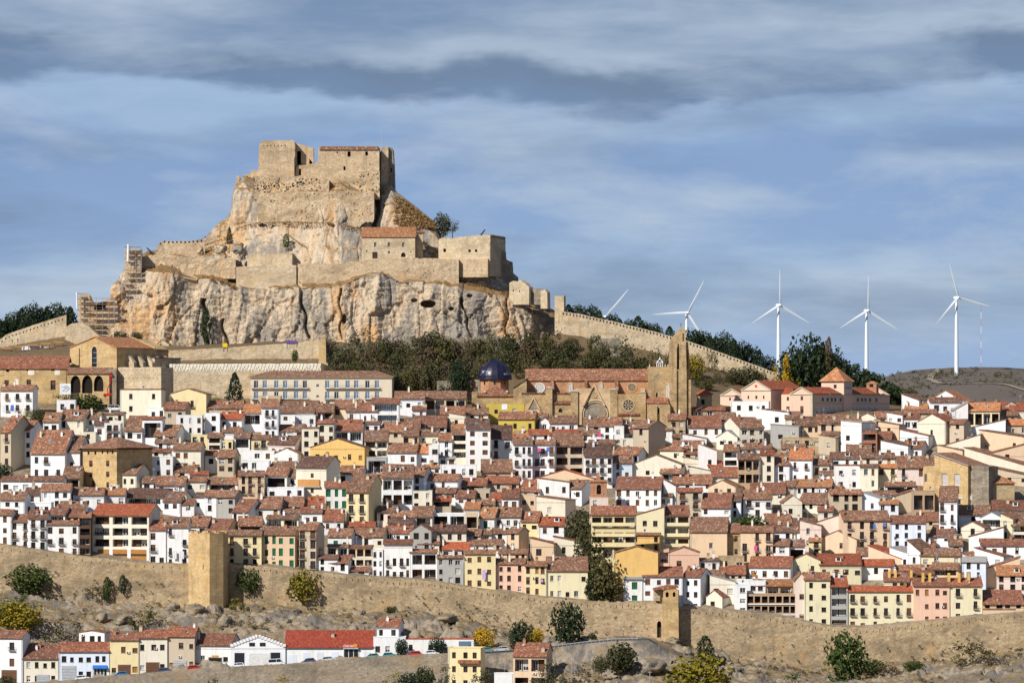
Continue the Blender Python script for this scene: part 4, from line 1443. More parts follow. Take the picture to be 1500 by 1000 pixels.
        for (p, q, r_, s_) in ((u0 - o, u1 + o, -o, a), (u0 - o, u1 + o, D - a, D + o), (u0 - o, u0 + a, a, D - a), (u1 - a, u1 + o, a, D - a)):
            rb.box(p, q, r_, s_, E, E + h)
        rb.box(u0 + a, u1 - a, a, D - a, E - 0.15, E + 0.02)
        if rc == 'x':
            rm = wm
    wall = mb.build('wall', [wm, M['dark']], root)
    rb.build('roof' if typ != 'n' else 'parapet', rm, root)
    roof = root.children[-1]
    # ---- windows, shutters, balconies
    style = rng.choice(['dark', 'dark', 'open', 'white', 'half']) if kinds is None else kinds
    for a, b, c_, d_, hd, k in holes:
        if k == 'l':
            n = max(1, int((b - a) / 1.6))
            for i in range(n):
                kk = rng.choice(['dark', 'curtain', 'brown', 'white', 'open']) if kinds is None else kinds
                s = (b - a) / n
                hh = (d_ - c_) * 0.94
                put_window(root, kk, a + s * i + s * 0.08, c_ + 0.02, s * 0.84, hh, hd - 0.004)
            if (d_ - c_) > 1.0 and rng.random() < 0.8:
                link('railing', RAIL, root, (a, 0.05, c_), None, ((b - a) / 3.0, 1, min(1.0, (d_ - c_) * 0.5)))
        else:
            x = rng.random()
            if kinds and kinds != 'mix':
                kk = kinds if x < 0.8 else 'dark'
            elif k == 's':
                kk = 'brown' if x < 0.45 else 'half' if x < 0.65 else 'orange' if x < 0.70 else style
            elif k == 'v':
                kk = 'green'
            elif k == 'b':
                kk = 'dark' if x < 0.55 else 'half' if x < 0.7 else 'brown' if x < 0.85 else 'open'
            else:
                kk = style if x < 0.55 else 'curtain' if x < 0.6 else 'open' if x < 0.92 else 'greyblind'
            put_window(root, kk, a, c_, b - a, d_ - c_, hd - 0.004)
            if k in 'b' and rng.random() < 0.75:
                bw = (b - a) + 0.5
                link('balcony', BALC[0], root, (a - 0.25, 0, c_), None, (bw / 1.6, 1, 1))
            elif k in 'ds' and rng.random() < 0.5:
                mbx = SILL
                link('window_sill', mbx, root, (a - 0.08, 0, c_), None, (b - a + 0.16, 1, 1))
    if W > 4 and not lone and rng.random() < 0.5:
        link('downpipe', PIPE, root, (u0 + 0.25 if rng.random() < 0.5 else u1 - 0.25, 0, max(VB, 0) - 1), None, (1, 1, E - max(VB, 0) + 0.9))
    if W > 4 and not lone and rng.random() < 0.25:
        link('air_conditioner', ACU, root, (u0 + W * rng.uniform(0.1, 0.8), 0, max(VB, 0) + (E - max(VB, 0)) * rng.uniform(0.3, 0.7)))
    if typ != 'n' and not lone and rng.random() < 0.3:
        link('cable', CABLE, root, (u0, 0, E - rng.uniform(0.6, 1.2)), None, (W, 1, 1))
    # ---- on the roof
    if slope and not lone:
        y0, d1, e, rz = slope

        def on_roof(fu, fd):
            return (u0 + W * fu, d1 * fd, e + (rz - e) * fd + 0.16)
        if rng.random() < 0.55:
            link('chimney', rng.choice(CHIM), roof, on_roof(rng.uniform(0.1, 0.9), rng.uniform(0.5, 0.95)), None, (1, 1, rng.uniform(0.8, 1.3)))
        if rng.random() < 0.28 and d1 > 4:
            a = math.atan2(rz - e, d1)
            link('skylight', SKYL, roof, on_roof(rng.uniform(0.2, 0.8), rng.uniform(0.3, 0.7)), (a, 0, 0))
        if rng.random() < 0.10 and d1 > 4.5 and W > 6:
            link('dormer', DORM, roof, on_roof(rng.uniform(0.25, 0.75), rng.uniform(0.25, 0.5)))
        if rng.random() < 0.4:
            link('chimney', rng.choice(CHIM), roof, on_roof(rng.uniform(0.02, 0.98), rng.uniform(0.3, 1.0)), None, (1, 1, rng.uniform(0.8, 1.5)))
        if rng.random() < 0.25:
            link('satellite_dish', DISH, roof, on_roof(rng.uniform(0.1, 0.9), rng.uniform(0.05, 0.9)), (0, 0, rng.uniform(0.2, 1.0)), None)
        if rng.random() < 0.35:
            link('antenna', ANT, roof, on_roof(rng.uniform(0.1, 0.9), rng.uniform(0.7, 1.0)), (0, 0, rng.uniform(-1, 1)), None)
    elif typ == 'n' and not lone:
        if rng.random() < 0.3:
            link('satellite_dish', DISH, roof, (u0 + W * rng.uniform(0.2, 0.8), 1.0, E + 0.3), (0, 0, 0.6), None)
        if rng.random() < 0.3:
            link('antenna', ANT, roof, (u0 + W * rng.uniform(0.2, 0.8), 2.0, E + 0.2), None, None)
    return root


_b = MB()
_b.box(0, 1, -0.1, 0.1, -0.09, 0.0)
SILL = _b.mesh('window_sill', [M['slab']])
_b = MB()
_b.box(-0.05, 0.05, -0.12, -0.02, 0, 1)
PIPE = _b.mesh('downpipe', [M['metal']])
_b = MB()
_b.box(0, 0.8, -0.35, 0, 0, 0.6, 0)
_b.box(0.1, 0.5, -0.37, -0.35, 0.08, 0.52, 1)
ACU = _b.mesh('air_conditioner', [M['frame'], M['iron']])
_b = MB()
_b.box(0, 1, -0.07, -0.02, 0, 0.05)
CABLE = _b.mesh('cable', [M['iron']])

# ------------------------------------------------------------------ the houses of the town (picture columns and rows, roof and wall kinds)
# x0 x1 ridge eave foot type wall roof openings [turn] ; type f = slope to the front, g = gable to the front, s/z = lean-to falling right/left, h = hip, n = flat
TOWN = """
0 48 564 571 604 f w b 3x2b 8
83 111 584 586 606 n w x 2x1d
175 236 569 571 607 n c r 2x2d 8
247 302 569 577 603 g y b 1x1b
0 16 609 632 682 f t b 1x2b 18
21 45 616 630 672 f w b 1x3d 12
63 86 604 617 634 f w b 0
85 122 600 614 630 f c b 1x1d
120 145 604 612 624 f w b 3x1s
143 181 603 606 618 f c b 3x1d 6
138 156 613 622 642 f w b 1x1d
153 177 618 620 645 n w x 1x1b
183 208 609 630 646 f w b 1x1s
208 238 610 613 646 f w r 1x1l 8
216 246 595 597 614 n w x 2x1d 10
240 272 589 599 616 f t b 0 6
258 296 605 608 637 n w x 2x1d
39 62 632 642 650 f w b 0
44 95 630 663 700 f w b 3x2b
95 117 638 661 700 f w b 1x2s
104 126 642 652 658 f w b 0
122 140 630 633 645 n c x 0
253 294 648 658 692 f c b 2x2s
206 253 667 669 699 n w x 2x1s
219 250 657 661 670 f c r 0
227 257 643 648 659 f w b 0
280 304 634 637 650 n y x 2x1d
225 257 622 638 650 f w b 0
0 92 697 703 722 f w d 5x1d
92 117 683 700 716 f t b 1x1l
177 200 680 694 715 f c b 1x1d 15
246 286 682 690 700 f c b 0
277 305 690 694 706 f w R 2x1d
271 302 698 704 720 f c b 2x1d
208 236 698 706 718 f w b 2x1d
228 270 697 710 724 f w b 0
160 173 708 711 722 n w x 1x1d
0 36 720 731 757 f w b 2x1d
36 58 714 724 739 f w b 1x1d
60 103 708 718 744 f w b 3x2d
107 152 714 724 744 f w b 2x1d
151 183 715 724 742 f w b 1x1d
182 240 715 728 740 f w d 1x1l
238 264 720 734 747 f w b 1x1s 15
264 284 731 738 750 f w b 0
285 310 721 727 747 f w b 1x1d
33 75 733 736 754 n w x 0
87 125 734 743 754 f w b 0
-14 17 746 753 799 f w b 2x2s 6
17 42 753 763 803 f w b 1x2b
41 68 747 758 807 f w r 2x3b
68 116 762 767 814 f w b 2x3b
70 95 743 753 767 f w r 1x1l
94 116 745 756 767 f y r 2x1s
116 133 750 757 814 f d b 1x4l
133 218 738 754 803 f c R 3x3l 12
277 304 756 770 784 f w b 0
219 243 762 775 826 f w b 2x3b
243 276 757 771 828 f w b 2x3b
300 356 587 597 606 f t b 0
355 383 592 604 624 f w b 1x1l
383 408 584 596 642 f w b 2x2b
378 411 578 580 590 n t x 0
409 460 587 604 618 f w b 3x1d
432 462 606 608 624 n w x 1x1d
300 322 602 605 634 n w x 1x2d
322 354 603 613 630 f w R 2x1d
463 488 592 603 617 f T b 1x1l
487 526 586 597 610 f n b 1x1d
507 527 596 602 618 f w b 1x1s
528 553 590 602 621 f w b 1x1s 6
545 585 583 590 620 f w r 1x2l
532 556 617 620 637 f w r 1x1s
408 445 622 631 642 f w b 0
430 446 621 630 642 f w b 1x1s
465 489 614 619 650 f c b 1x2b
491 531 615 630 648 f w b 2x1l
442 467 625 628 672 n c b 2x1d
534 568 630 645 670 f c b 2x2l
556 600 618 632 642 f t b 1x1d
567 610 649 662 682 f w b 1x1s
304 324 634 640 660 f c b 1x2l
322 341 640 644 660 n y x 2x1d
343 366 632 640 658 f w b 1x1l
325 353 626 632 638 f w b 0
368 395 637 642 658 f y b 1x1b
392 432 638 650 670 f p d 1x1s 14
353 402 656 660 674 n w x 2x1s
300 318 660 666 684 f w r 1x1d
318 343 659 669 692 f t b 1x1d
353 395 672 675 690 n w x 1x1d
396 430 676 684 692 f w b 0
402 437 656 664 680 g w b 1x1s
454 534 642 655 682 g o b 5x1s
433 478 668 684 728 f c d 1x2s 18
496 530 682 694 708 f w b 1x1d
537 567 668 670 696 n g x 1x1l
560 605 680 699 742 f w b 3x2l
349 387 689 696 724 f n b 2x2b
388 420 684 696 716 f w b 1x1l
418 434 686 698 714 f w b 1x1d
392 445 712 714 729 n w x 0
476 510 705 713 747 f w r 3x2v
507 540 694 720 769 f y b 2x3b 15
546 562 694 707 727 f w b 1x1s
303 348 699 708 720 f w b 1x1l
300 330 718 726 750 f w b 2x1d
316 344 718 727 754 f g b 2x1d 15
340 364 731 749 767 f w b 1x1d 15
374 410 727 744 759 f w b 1x1s
410 444 727 741 750 f w b 2x1d
410 440 745 750 760 f w b 0
446 476 727 741 750 f w R 2x1d
440 472 743 750 768 f w b 2x1s
473 503 746 762 777 f w r 1x1d
300 332 760 777 787 f t r 0 14
349 384 756 769 782 f t b 1x1l
390 437 754 759 774 f c b 2x1l 8
332 383 776 783 831 f y b 3x3b
382 432 771 782 834 f n b 4x3v 10
438 463 765 775 834 f t b 2x3b 15
480 515 774 785 807 f w b 2x1v
515 560 773 786 800 f w b 2x1d
510 548 764 770 778 f w R 0
545 562 773 785 802 f c b 0
562 602 770 780 795 f w r 3x1d
464 495 812 817 840 f w b 1x1d
482 510 812 824 838 f w r 1x1d 14
510 545 798 801 817 f n b 3x1l
503 540 825 835 843 f w r 2x1d 8
508 546 816 817 830 n c x 3x1l
480 510 797 800 815 f w b 2x1l
546 561 800 805 845 n w x 2x3d
562 604 790 796 848 f w r 4x3b
573 610 748 756 770 f w b 3x1d
552 580 741 749 766 f p b 1x1d
568 605 760 766 777 f c d 3x1d
578 622 573 583 602 f w b 2x1d
622 682 573 583 602 f t b 4x1l
604 624 595 600 612 f w r 1x1d
645 681 595 606 624 f c b 1x1d
681 715 597 606 616 f w b 2x1d
712 768 589 591 612 n M x 2x1d
730 783 603 613 634 f M b 3x1d
607 654 609 625 633 f w b 1x1d
592 615 613 629 642 f w b 0
658 682 605 609 627 s c b 1x1d
660 681 621 628 635 f w b 0
662 686 628 635 672 f c b 1x3l
683 718 613 628 682 f w b 2x3s
720 750 623 642 674 f w d 2x2b
751 775 631 640 644 f w b 0
752 780 641 650 702 f w b 3x3b
780 812 644 650 702 f w b 3x3b
775 848 629 636 647 f w R 3x1d
812 855 634 652 698 f t b 2x3l
856 897 649 668 707 f w b 4x2b
612 642 629 637 652 f c b 2x1d
590 613 628 638 654 f n b 0
642 662 634 645 670 f w b 1x2d
600 628 650 663 682 f w b 1x1s
628 642 650 652 687 n w x 1x1d
642 667 668 671 684 f w x 1x1s
800 818 602 604 614 n w x 1x1d
815 853 600 605 614 f c b 0
845 882 598 605 614 f c b 1x1d
783 800 605 618 624 f w b 0
790 806 612 618 632 g w b 0
805 846 609 619 636 f w b 2x1d
855 880 612 624 634 f w b 1x1d
880 910 611 623 648 f w b 1x1d
850 882 629 636 647 f w b 1x1d
862 900 644 650 662 f t b 0
600 621 683 698 722 f w b 1x1d 10
622 645 680 684 694 f w b 0
645 698 678 681 702 n w x 2x1d
613 671 694 703 720 f w b 2x1d
671 712 700 710 722 f g r 1x1l
705 754 673 691 702 f t b 0
755 777 681 688 702 f w b 2x1l
712 760 697 707 718 f t r 4x1d
762 791 702 719 728 f w b 0 10
783 870 688 701 714 g n R 2x1d
787 834 700 706 729 s w b 2x1d
826 852 703 715 732 f w b 0 22
604 633 716 719 745 n c x 0
632 667 714 721 730 f w b 2x1l
633 661 726 733 743 f t R 1x1l
667 695 718 728 738 f w r 2x1s
695 718 712 716 734 n t x 1x1d
716 744 721 733 744 f g R 1x1s 10
735 760 715 729 748 f w r 1x1s
760 786 722 725 744 n n x 1x1d
786 828 727 732 760 s c b 1x1d 22
602 633 741 756 772 f c b 1x1l
633 682 742 752 772 n w x 2x1l
680 702 735 745 752 f w b 0
682 700 750 752 777 n n x 1x1l
697 724 732 738 747 f n b 0
702 724 743 758 777 f w b 1x1v
724 763 743 756 774 f w b 2x1s
763 789 749 763 778 f y b 2x1d
789 826 757 769 784 f w R 2x1d
600 632 768 778 807 g g r 0
634 683 768 778 794 f c b 3x1s
683 704 775 784 792 f w b 1x1v
705 720 776 782 792 f c b 0
720 742 773 780 792 f w b 1x1d
742 760 772 780 806 f n b 1x1d 28
777 811 788 796 822 s n b 1x1d
811 854 786 794 817 s c b 1x1d
612 643 790 796 806 f c r 2x1d 8
648 688 794 804 814 f w R 3x1d
688 735 790 797 808 f w b 3x1s 8
600 640 804 808 851 f w b 2x2l
640 679 813 816 856 f g b 3x2d
680 726 805 810 862 f y b 3x3s
726 769 818 825 868 f P b 3x3d 6
730 772 804 810 820 f n b 4x1s 10
769 801 822 828 873 f y b 3x2s
801 861 815 835 880 f Y b 5x2d
1021 1043 569 577 599 h s R 1x1d
1015 1062 596 600 612 f s r 0
900 914 616 624 652 n w x 0
906 940 615 624 634 f o b 1x1d
914 944 623 634 642 f w b 0
908 944 640 642 654 n c x 0
928 950 616 626 667 f t b 1x3d 38
966 985 625 629 644 f w b 1x1d
978 1004 606 614 642 f s b 0
1009 1057 609 625 640 f w b 2x1s
1046 1075 604 615 624 f w b 1x1d
1071 1126 585 588 606 n w x 3x1d 8
1083 1120 611 626 652 f c b 3x2s -20
1117 1156 599 604 624 s w b 1x1d 18
1129 1170 621 624 652 s g x 1x1d
1165 1205 610 623 635 f n b 3x1d
1050 1080 630 640 654 g c g 0 18
1000 1035 635 642 654 s w b 1x1d
985 1015 636 640 648 f c b 0
1147 1205 639 641 656 n s x 0
967 1001 650 659 674 h c b 1x1d 18
985 1030 645 656 666 f c b 0
1002 1040 660 664 674 f c r 0
1024 1050 650 660 692 s w b 1x1d
1060 1081 651 660 695 f w b 1x3l 8
1037 1058 675 682 692 f c R 0
1081 1113 664 672 710 f T b 3x2l
1080 1103 655 658 667 f w b 2x1s
1093 1130 649 656 662 f w b 0
1114 1134 659 665 707 f c R 1x2d
1135 1157 663 680 706 f w b 1x2d
1157 1190 657 672 706 f w b 2x2b
1190 1215 672 680 699 f c b 1x1b
1145 1180 645 656 663 f t b 0
900 935 655 665 680 f w b 4x1l 18
925 998 666 680 702 g c b 2x1d 8
967 998 679 692 706 f w b 1x1l 10
895 926 667 677 702 f b b 2x2s
1003 1043 669 676 684 s c b 1x1d
1012 1045 683 690 704 s c r 0
1043 1084 684 697 708 f c r 1x1d
902 968 698 715 743 f w b 5x2s
968 985 710 726 740 f w b 2x1d
972 990 702 712 737 s w b 0
985 1042 695 708 717 f w b 3x1d
992 1029 714 719 759 f t r 2x2b
1038 1078 703 713 724 g n b 0 18
1028 1070 722 743 767 f w b 2x1d
1058 1085 722 733 759 f w b 1x1d 10
1089 1131 717 730 757 f w b 3x2b
1099 1150 707 722 730 f c r 2x1d
1141 1164 704 712 724 f t b 0 18
1165 1205 702 712 724 f w o 4x1d
1148 1175 725 735 760 g c b 1x1d
1170 1210 722 737 747 f c b 0 18
1011 1065 757 778 818 f n b 1x1d
1065 1085 766 779 816 f s b 0
1085 1132 770 778 824 f n b 2x3b
1132 1172 766 778 794 f w d 2x1d
1123 1160 752 766 772 f c b 0
1158 1195 759 766 772 f c b 0
1172 1203 762 770 802 s p b 1x2d
1125 1156 789 798 828 f w b 1x2d
1156 1179 790 799 828 f w b 1x1l
1185 1203 788 792 814 f y b 1x2b
1159 1202 811 821 842 g Y r 2x1d 8
1098 1158 815 830 850 f w r 2x1s 10
1322 1346 577 586 607 s w b 0
1326 1358 591 598 608 f w b 2x1d 12
1324 1372 599 604 614 f t b 0
1360 1412 572 588 602 g w o 0 18
1362 1410 582 588 608 f w b 0
1416 1464 590 601 626 f Y o 4x1l 10
1398 1418 589 600 626 z w x 0
1438 1480 589 598 606 f c R 0
1468 1496 588 597 606 g g b 0 18
1480 1510 590 600 612 f c R 0
1464 1490 602 608 618 f t b 0
1252 1290 605 614 620 g c b 1x1d 18
1300 1322 604 608 632 s w b 2x2d 10
1322 1347 605 612 632 f w r 0
1347 1385 606 617 650 g c r 1x1d 24
1372 1402 602 610 614 f w b 0
1256 1290 617 624 634 f c b 0 18
1288 1317 617 622 639 s n b 1x1d
1200 1222 613 618 634 s w b 2x1d
1215 1236 613 618 634 f w b 3x1l
1233 1262 616 619 662 s w x 1x1d 10
1262 1285 630 633 660 n B b 1x2l
1283 1305 632 645 652 f B b 0
1204 1228 632 636 657 f c b 2x1d 14
1200 1224 637 641 662 s t b 1x1d
1240 1276 651 662 670 f w b 0
1292 1330 645 653 672 s w b 0 18
1322 1350 646 656 670 f w b 1x1d 18
1320 1360 629 638 654 s w r 1x1d 18
1355 1378 626 634 642 s w r 1x1d 18
1390 1412 614 620 650 f t b 1x3d 28
1415 1473 614 628 642 z w b 0
1438 1500 630 640 662 s n b 3x1d
1475 1510 614 622 638 f t o 2x1d
1378 1436 636 654 662 z c b 1x1d
1418 1432 638 640 657 n g x 0
1375 1410 652 660 667 s n b 0
1450 1510 648 664 674 z n b 1x1d
1417 1486 695 707 740 h s b 1x1d
1418 1510 656 684 694 s c b 0
1447 1510 683 697 708 s t b 0
1216 1262 662 671 683 f w b 3x1d
1224 1260 680 682 718 n w r 2x2d
1260 1286 680 683 717 f c b 2x2s
1262 1312 663 670 684 f c b 2x1s
1285 1315 680 684 708 f Y b 2x2b
1315 1356 668 684 714 f p b 2x2b
1355 1374 670 682 714 f s b 1x1d
1200 1222 685 694 704 f w b 1x1d
1198 1218 672 676 687 f c b 1x1b
1196 1218 702 712 724 f w o 2x1d
1296 1341 706 711 724 f w b 1x1l
1219 1235 711 718 726 f c b 0
1341 1372 712 716 724 f w b 0
1216 1263 717 723 750 f t b 2x2d
1263 1289 721 730 750 s b x 1x1d
1288 1316 732 737 752 f b b 1x1d
1280 1312 718 724 735 f w b 0
1312 1337 718 726 744 z t b 0
1337 1369 716 719 751 n T x 2x1l
1376 1402 712 733 784 f w b 1x3b 8
1402 1438 724 726 741 n c x 3x1d
1405 1450 740 753 766 f w b 2x1d
1454 1510 733 746 758 f c b 0
1440 1460 727 733 742 s n b 0
1200 1232 723 737 747 f Y b 1x1d
1198 1220 741 748 760 f c b 1x1d
1235 1304 748 761 805 f n b 4x3b -4
1196 1236 752 765 787 z p b 0
1305 1356 755 765 802 f b r 3x3d
1345 1386 750 762 770 f t b 0
1362 1394 769 785 794 f w b 0 18
1390 1410 782 798 808 f b b 0
1408 1442 764 773 786 g c b 1x1d 10
1420 1470 772 786 802 z w b 1x1d
1438 1468 750 758 774 g w g 1x1l 10
1467 1484 752 760 792 s Y b 0
1482 1510 750 769 792 f c b 1x2l
1437 1510 789 798 814 f w r 3x1d
1335 1370 792 802 808 f c b 0
1348 1407 803 813 832 f Y b 3x1d
1330 1348 792 808 832 s w b 0
1305 1345 802 815 830 s w x 1x1d
1274 1320 800 818 828 s n R 0
1255 1280 802 812 820 f w b 1x1d
1200 1255 777 790 807 g n b 1x1d
1200 1262 811 826 848 f Y R 4x1s
1262 1308 819 828 844 f w R 2x1d
1408 1440 810 822 832 s w b 0
1410 1444 815 822 864 f b x 2x3d 10
1430 1470 803 815 830 s w r 0
1446 1494 816 832 854 z n b 1x1d
1461 1510 828 842 866 f p b 2x2d
1366 1404 824 833 844 f n b 1x1l
1318 1370 827 835 844 f c b 0
1178 1216 838 848 917 f Y b 2x4d
1216 1242 843 858 920 f g R 1x4l
1240 1338 858 865 924 f Y R 6x3b
1295 1338 838 850 862 f Y r 4x1d
1338 1391 846 857 916 f P r 4x3s
1391 1439 846 857 912 f Y r 2x3b
1338 1368 832 840 850 f o r 0
1440 1500 864 884 892 f n b 0
1440 1486 884 891 904 f p b 2x1d
866 931 741 753 842 f y r 4x4l
931 973 742 754 802 z Y r 2x2d
973 1010 740 754 802 f Y r 2x3l
921 966 780 783 808 f o b 1x1d
893 922 785 796 822 f o r 0
902 964 800 809 886 g o b 0
979 1024 801 809 840 g P b 1x1d
966 980 802 804 828 n P x 1x1l
1024 1054 817 820 838 f w b 1x1d
1054 1090 813 815 837 n s x 0
913 941 841 847 886 f w g 1x2v
941 1000 830 843 892 f w r 4x3s
1000 1026 832 844 896 f w r 1x3d 22
1030 1062 835 847 857 f c b 0
1054 1092 828 840 848 f t b 0
1040 1078 842 852 877 s c x 0
1035 1058 864 874 894 g c r 1x1d 28
1076 1094 852 856 900 n w x 1x3d
1080 1122 845 850 870 n w x 0
1094 1178 868 870 914 n T x 8x3l
1105 1178 848 857 872 f T o 4x1l
1165 1182 839 849 912 g p b 0
864 891 727 729 762 n p x 0
640 668 772 781 792 f w b 1x1d
1198 1244 607 620 634 f n b 2x1d
1240 1262 611 617 642 f w b 1x1d
1284 1326 603 611 624 f c b 2x1d
1150 1172 603 612 626 f c b 1x1d
"""
SPECIAL = {
    (175, 236): 'tall plain cream building with few small windows under the stone apse',
    (247, 302): 'golden yellow gabled house with a shallow roof, right of the tall cream building',
    (133, 218): 'wide cream block with open galleries under a bright orange tiled roof by the town wall',
    (116, 133): 'narrow house of dark timber galleries squeezed left of the orange roofed gallery block',
    (454, 534): 'wide ochre house with a low gable and shuttered windows below the long hotel',
    (433, 478): 'cream house with a projecting dark roof and rust coloured blind, below the ochre gabled house',
    (507, 540): 'tall yellow house with two columns of balconies below the ochre gabled house',
    (332, 383): 'pale yellow house with rows of small balconies right of the square wall tower',
    (382, 432): 'peach house with rows of green shutters above the town wall',
    (712, 768): 'flat mustard yellow building with a white panel, below the blue dome',
    (730, 783): 'mustard yellow house with a brown tiled roof in front of the flat mustard building',
    (752, 780): 'white house with three rows of balconies and laundry, left of a joined pair',
    (680, 726): 'pale yellow house with tan blinds and hanging lilac laundry above the town wall',
    (726, 769): 'salmon pink house with small windows standing on the town wall',
    (801, 861): 'wide tan yellow house on the town wall beside the tall olive trees',
    (1021, 1043): 'small square stone tower with a red pyramid roof right of the church bell tower',
    (902, 964): 'tall blank ochre orange gable wall with rows of small holes',
    (979, 1024): 'blank salmon gable wall right of the ochre orange gable',
    (866, 931): 'yellow apartment block with long balconies and a red brown roof, left wing',
    (931, 973): 'pale yellow apartment slab with a slanting top between two balcony wings',
    (973, 1010): 'pale yellow balcony wing at the right end of the yellow apartment block',
    (941, 1000): 'wide white house with brown shutters behind the gate tower',
    (1094, 1178): 'brown terraced hotel with three rows of deep dark balconies',
    (1105, 1178): 'upper terrace storey with an orange tiled roof on top of the brown balcony hotel',
    (1178, 1216): 'pale yellow green block with four rows of dark windows right of the brown balcony hotel',
    (1216, 1242): 'grey block of stacked glazed balconies between two pale yellow blocks',
    (1240, 1338): 'long pale yellow house with pairs of narrow windows standing on the town wall',
    (1338, 1391): 'salmon pink house with ochre chimneys standing on the town wall at right',
    (1391, 1439): 'pale yellow house with wide balconies at the right end of the wall row',
    (1011, 1065): 'big peach coloured house with a single small window in a blank wall',
    (925, 998): 'wide cream gable wall with two tiny windows below the church tower',
    (1416, 1464): 'olive yellow house with open gallery under a bright orange roof near the far hill',
    (1235, 1304): 'peach house with laundry on its upper balconies, left of the bluish white house',
    (1305, 1356): 'bluish white house with many small windows and a reddish roof',
    (1224, 1260): 'white cube house with four dark square windows under a thin red coping',
    (1262, 1285): 'bare brick house front with two wide openings',
    (1071, 1126): 'white flat roofed house in front of the pink school',
    (545, 585): 'white modern house with two wide strips of glazing',
    (113, 118): '', }
for line in TOWN.strip().splitlines():
    p = line.split()
    x0, x1, yr, ye, yb = (float(v) for v in p[:5])
    typ, wc, rc, win = p[5:9]
    rot = float(p[9]) if len(p) > 9 else None
    if rot is None:
        rot = random.Random(int(x0 * 31 + yb)).choice([0, 0, 3, 5, 7, 9, -3]) if typ in 'fgsz' and yb < WT((x0 + x1) / 2) - 25 else 0
    dp = 4.0 if typ == 'n' and x0 in (1094, 864) else None
    if x0 > 1190 and typ in 'sg' and x0 != 1437:
        rot, dp = max(rot, 27.0 if typ == 's' else 22.0), 12.0
    kinds = 'blue' if (x0, x1) == (545, 585) else 'open' if x0 == 1094 else 'greyblind' if (x0, x1) == (1216, 1242) else None
    house(x0, x1, yr, ye, yb, typ, wc, rc, win, rot, label=SPECIAL.get((int(x0), int(x1))), kinds=kinds, group='houses of the old town', Y=1203.0 if x0 == 133 else None, depth=dp)

# houses along the lower road
LOW = """
-20 33 923 933 1004 f w r 2x3b 10 1150|white balconied house with a dark end wall, leftmost on the lower road
33 85 942 963 1003 f c d 4x2d 0 1150.4|low cream house with dark brown roof and grey garage on the lower road
86 160 940 953 998 f b r 6x2d 0 1150|bluish white house with a blue awning and a grey garage door on the lower road
115 153 923 926 944 g w r 3x1d 10 1158|small white house front with three windows peeping over the bluish white house
161 203 926 936 994 f y r 3x2s 0 1150|pale yellow house with six windows and a brown garage door on the lower road
203 245 922 933 990 f c r 3x2d 0 1150.3|cream white lower road house between the pale yellow and the light brown one
244 285 918 931 986 f t r 3x2s 6 1150|light brown house with a grey garage door and six windows on the lower road
285 338 928 944 983 f w r 3x1d 10 1150.4|white house with an open black garage mouth under a small orange sign
338 418 930 945 978 g w r 0 0 1150|white warehouse with a stepped gable and two grey glazed openings
418 547 923 946 974 f w Q 0 0 1150.5|long white supermarket hall with a bright red roof
547 594 931 933 966 n w x 3x1d 0 1150.2|white ground storey with three windows right of the supermarket
552 584 905 917 935 f w r 2x1d 8 1154|white upper house with a red brown roof above the supermarket end
592 694 935 936 959 n w R 4x1d 0 1150.4|long low white building with a thin red roof edge and blue shutter
656 704 947 949 1010 n y x 3x3d 12 1127|cream yellow three storey house with a small tiled porch below the road
752 800 941 960 1014 f n r 2x2l 10 1124|peach fronted house with open terraces and a red tiled roof below the road
626 752 985 986 1012 n w x 0 0 1126|low white terrace wall of the house below the road
"""
for line in LOW.strip().splitlines():
    a, lab = line.split('|')
    p = a.split()
    x0, x1, yr, ye, yb = (float(v) for v in p[:5])
    if x0 == 626:
        x0 = 724
    house(x0, x1, yr, ye, yb, p[5], p[6], p[7], p[8], float(p[9]), Y=float(p[10]), label=lab, group='houses along the lower road', depth=6.0 if x0 not in (724, 590) else 3.0)

# ------------------------------------------------------------------ the castle and its walls
def ragged(pts, amp=0.7, seed=1, low=None):
    """break the top edges of an outline into worn, uneven masonry"""
    r = random.Random(seed)
    low = max(p[1] for p in pts) - 12 if low is None else low
    out = []
    for a, b in zip(pts, pts[1:] + pts[:1]):
        out.append(a)
        L_ = math.hypot(b[0] - a[0], b[1] - a[1])
        if L_ > 4 and min(a[1], b[1]) < low and not (a[1] > low and b[1] > low):
            n = int(L_ / 2.2)
            for i in range(1, n):
                f = i / n
                y = a[1] + (b[1] - a[1]) * f
                if y > low:
                    continue
                flat = abs(b[0] - a[0]) > abs(b[1] - a[1])
                k = r.choice([0, 0, r.uniform(-amp, amp)])
                out.append((a[0] + (b[0] - a[0]) * f + (0 if flat else k * 0.5), y + (k if flat else 0)))
    return out


S = Site('castle', 'ruined stone castle keep with square tower and roofed hall on the rock summit', 'castle', 467, 1485.5, 292)
sm = [M['stonework'], M['dark']]
S.prism('tower', ragged([(379, 292), (378.5, 240), (379.5, 212), (383, 207), (388, 205.5), (399, 206.2), (410, 205.2), (421, 206), (429, 204.5), (432, 208), (432, 292)]), 0, 9, sm,
        [rect(391 + i * 5.2, 392.2 + i * 5.2, 212.5, 215) for i in range(6)], 0.5)
S.prism('tower_buttress', [(384, 292), (384, 224), (391.5, 230.5), (431, 230.5), (431.5, 292)], -0.7, 0.3, [M['stonework']])
S.prism('wall', ragged([(430, 292), (430, 208), (437, 210), (446, 212), (458, 216), (458.5, 240), (462, 292)]), 4.5, 9, sm, [rect(434, 440, 220, 240), [(452, 239), (458, 239), (452.3, 231)]], 2.5)
S.prism('wall', ragged([(433, 292), (433, 243), (450, 241), (462, 238), (467, 237), (467, 292)]), 1.2, 3.8, sm, [rect(437.6, 440.8, 247, 257)], 1.2)
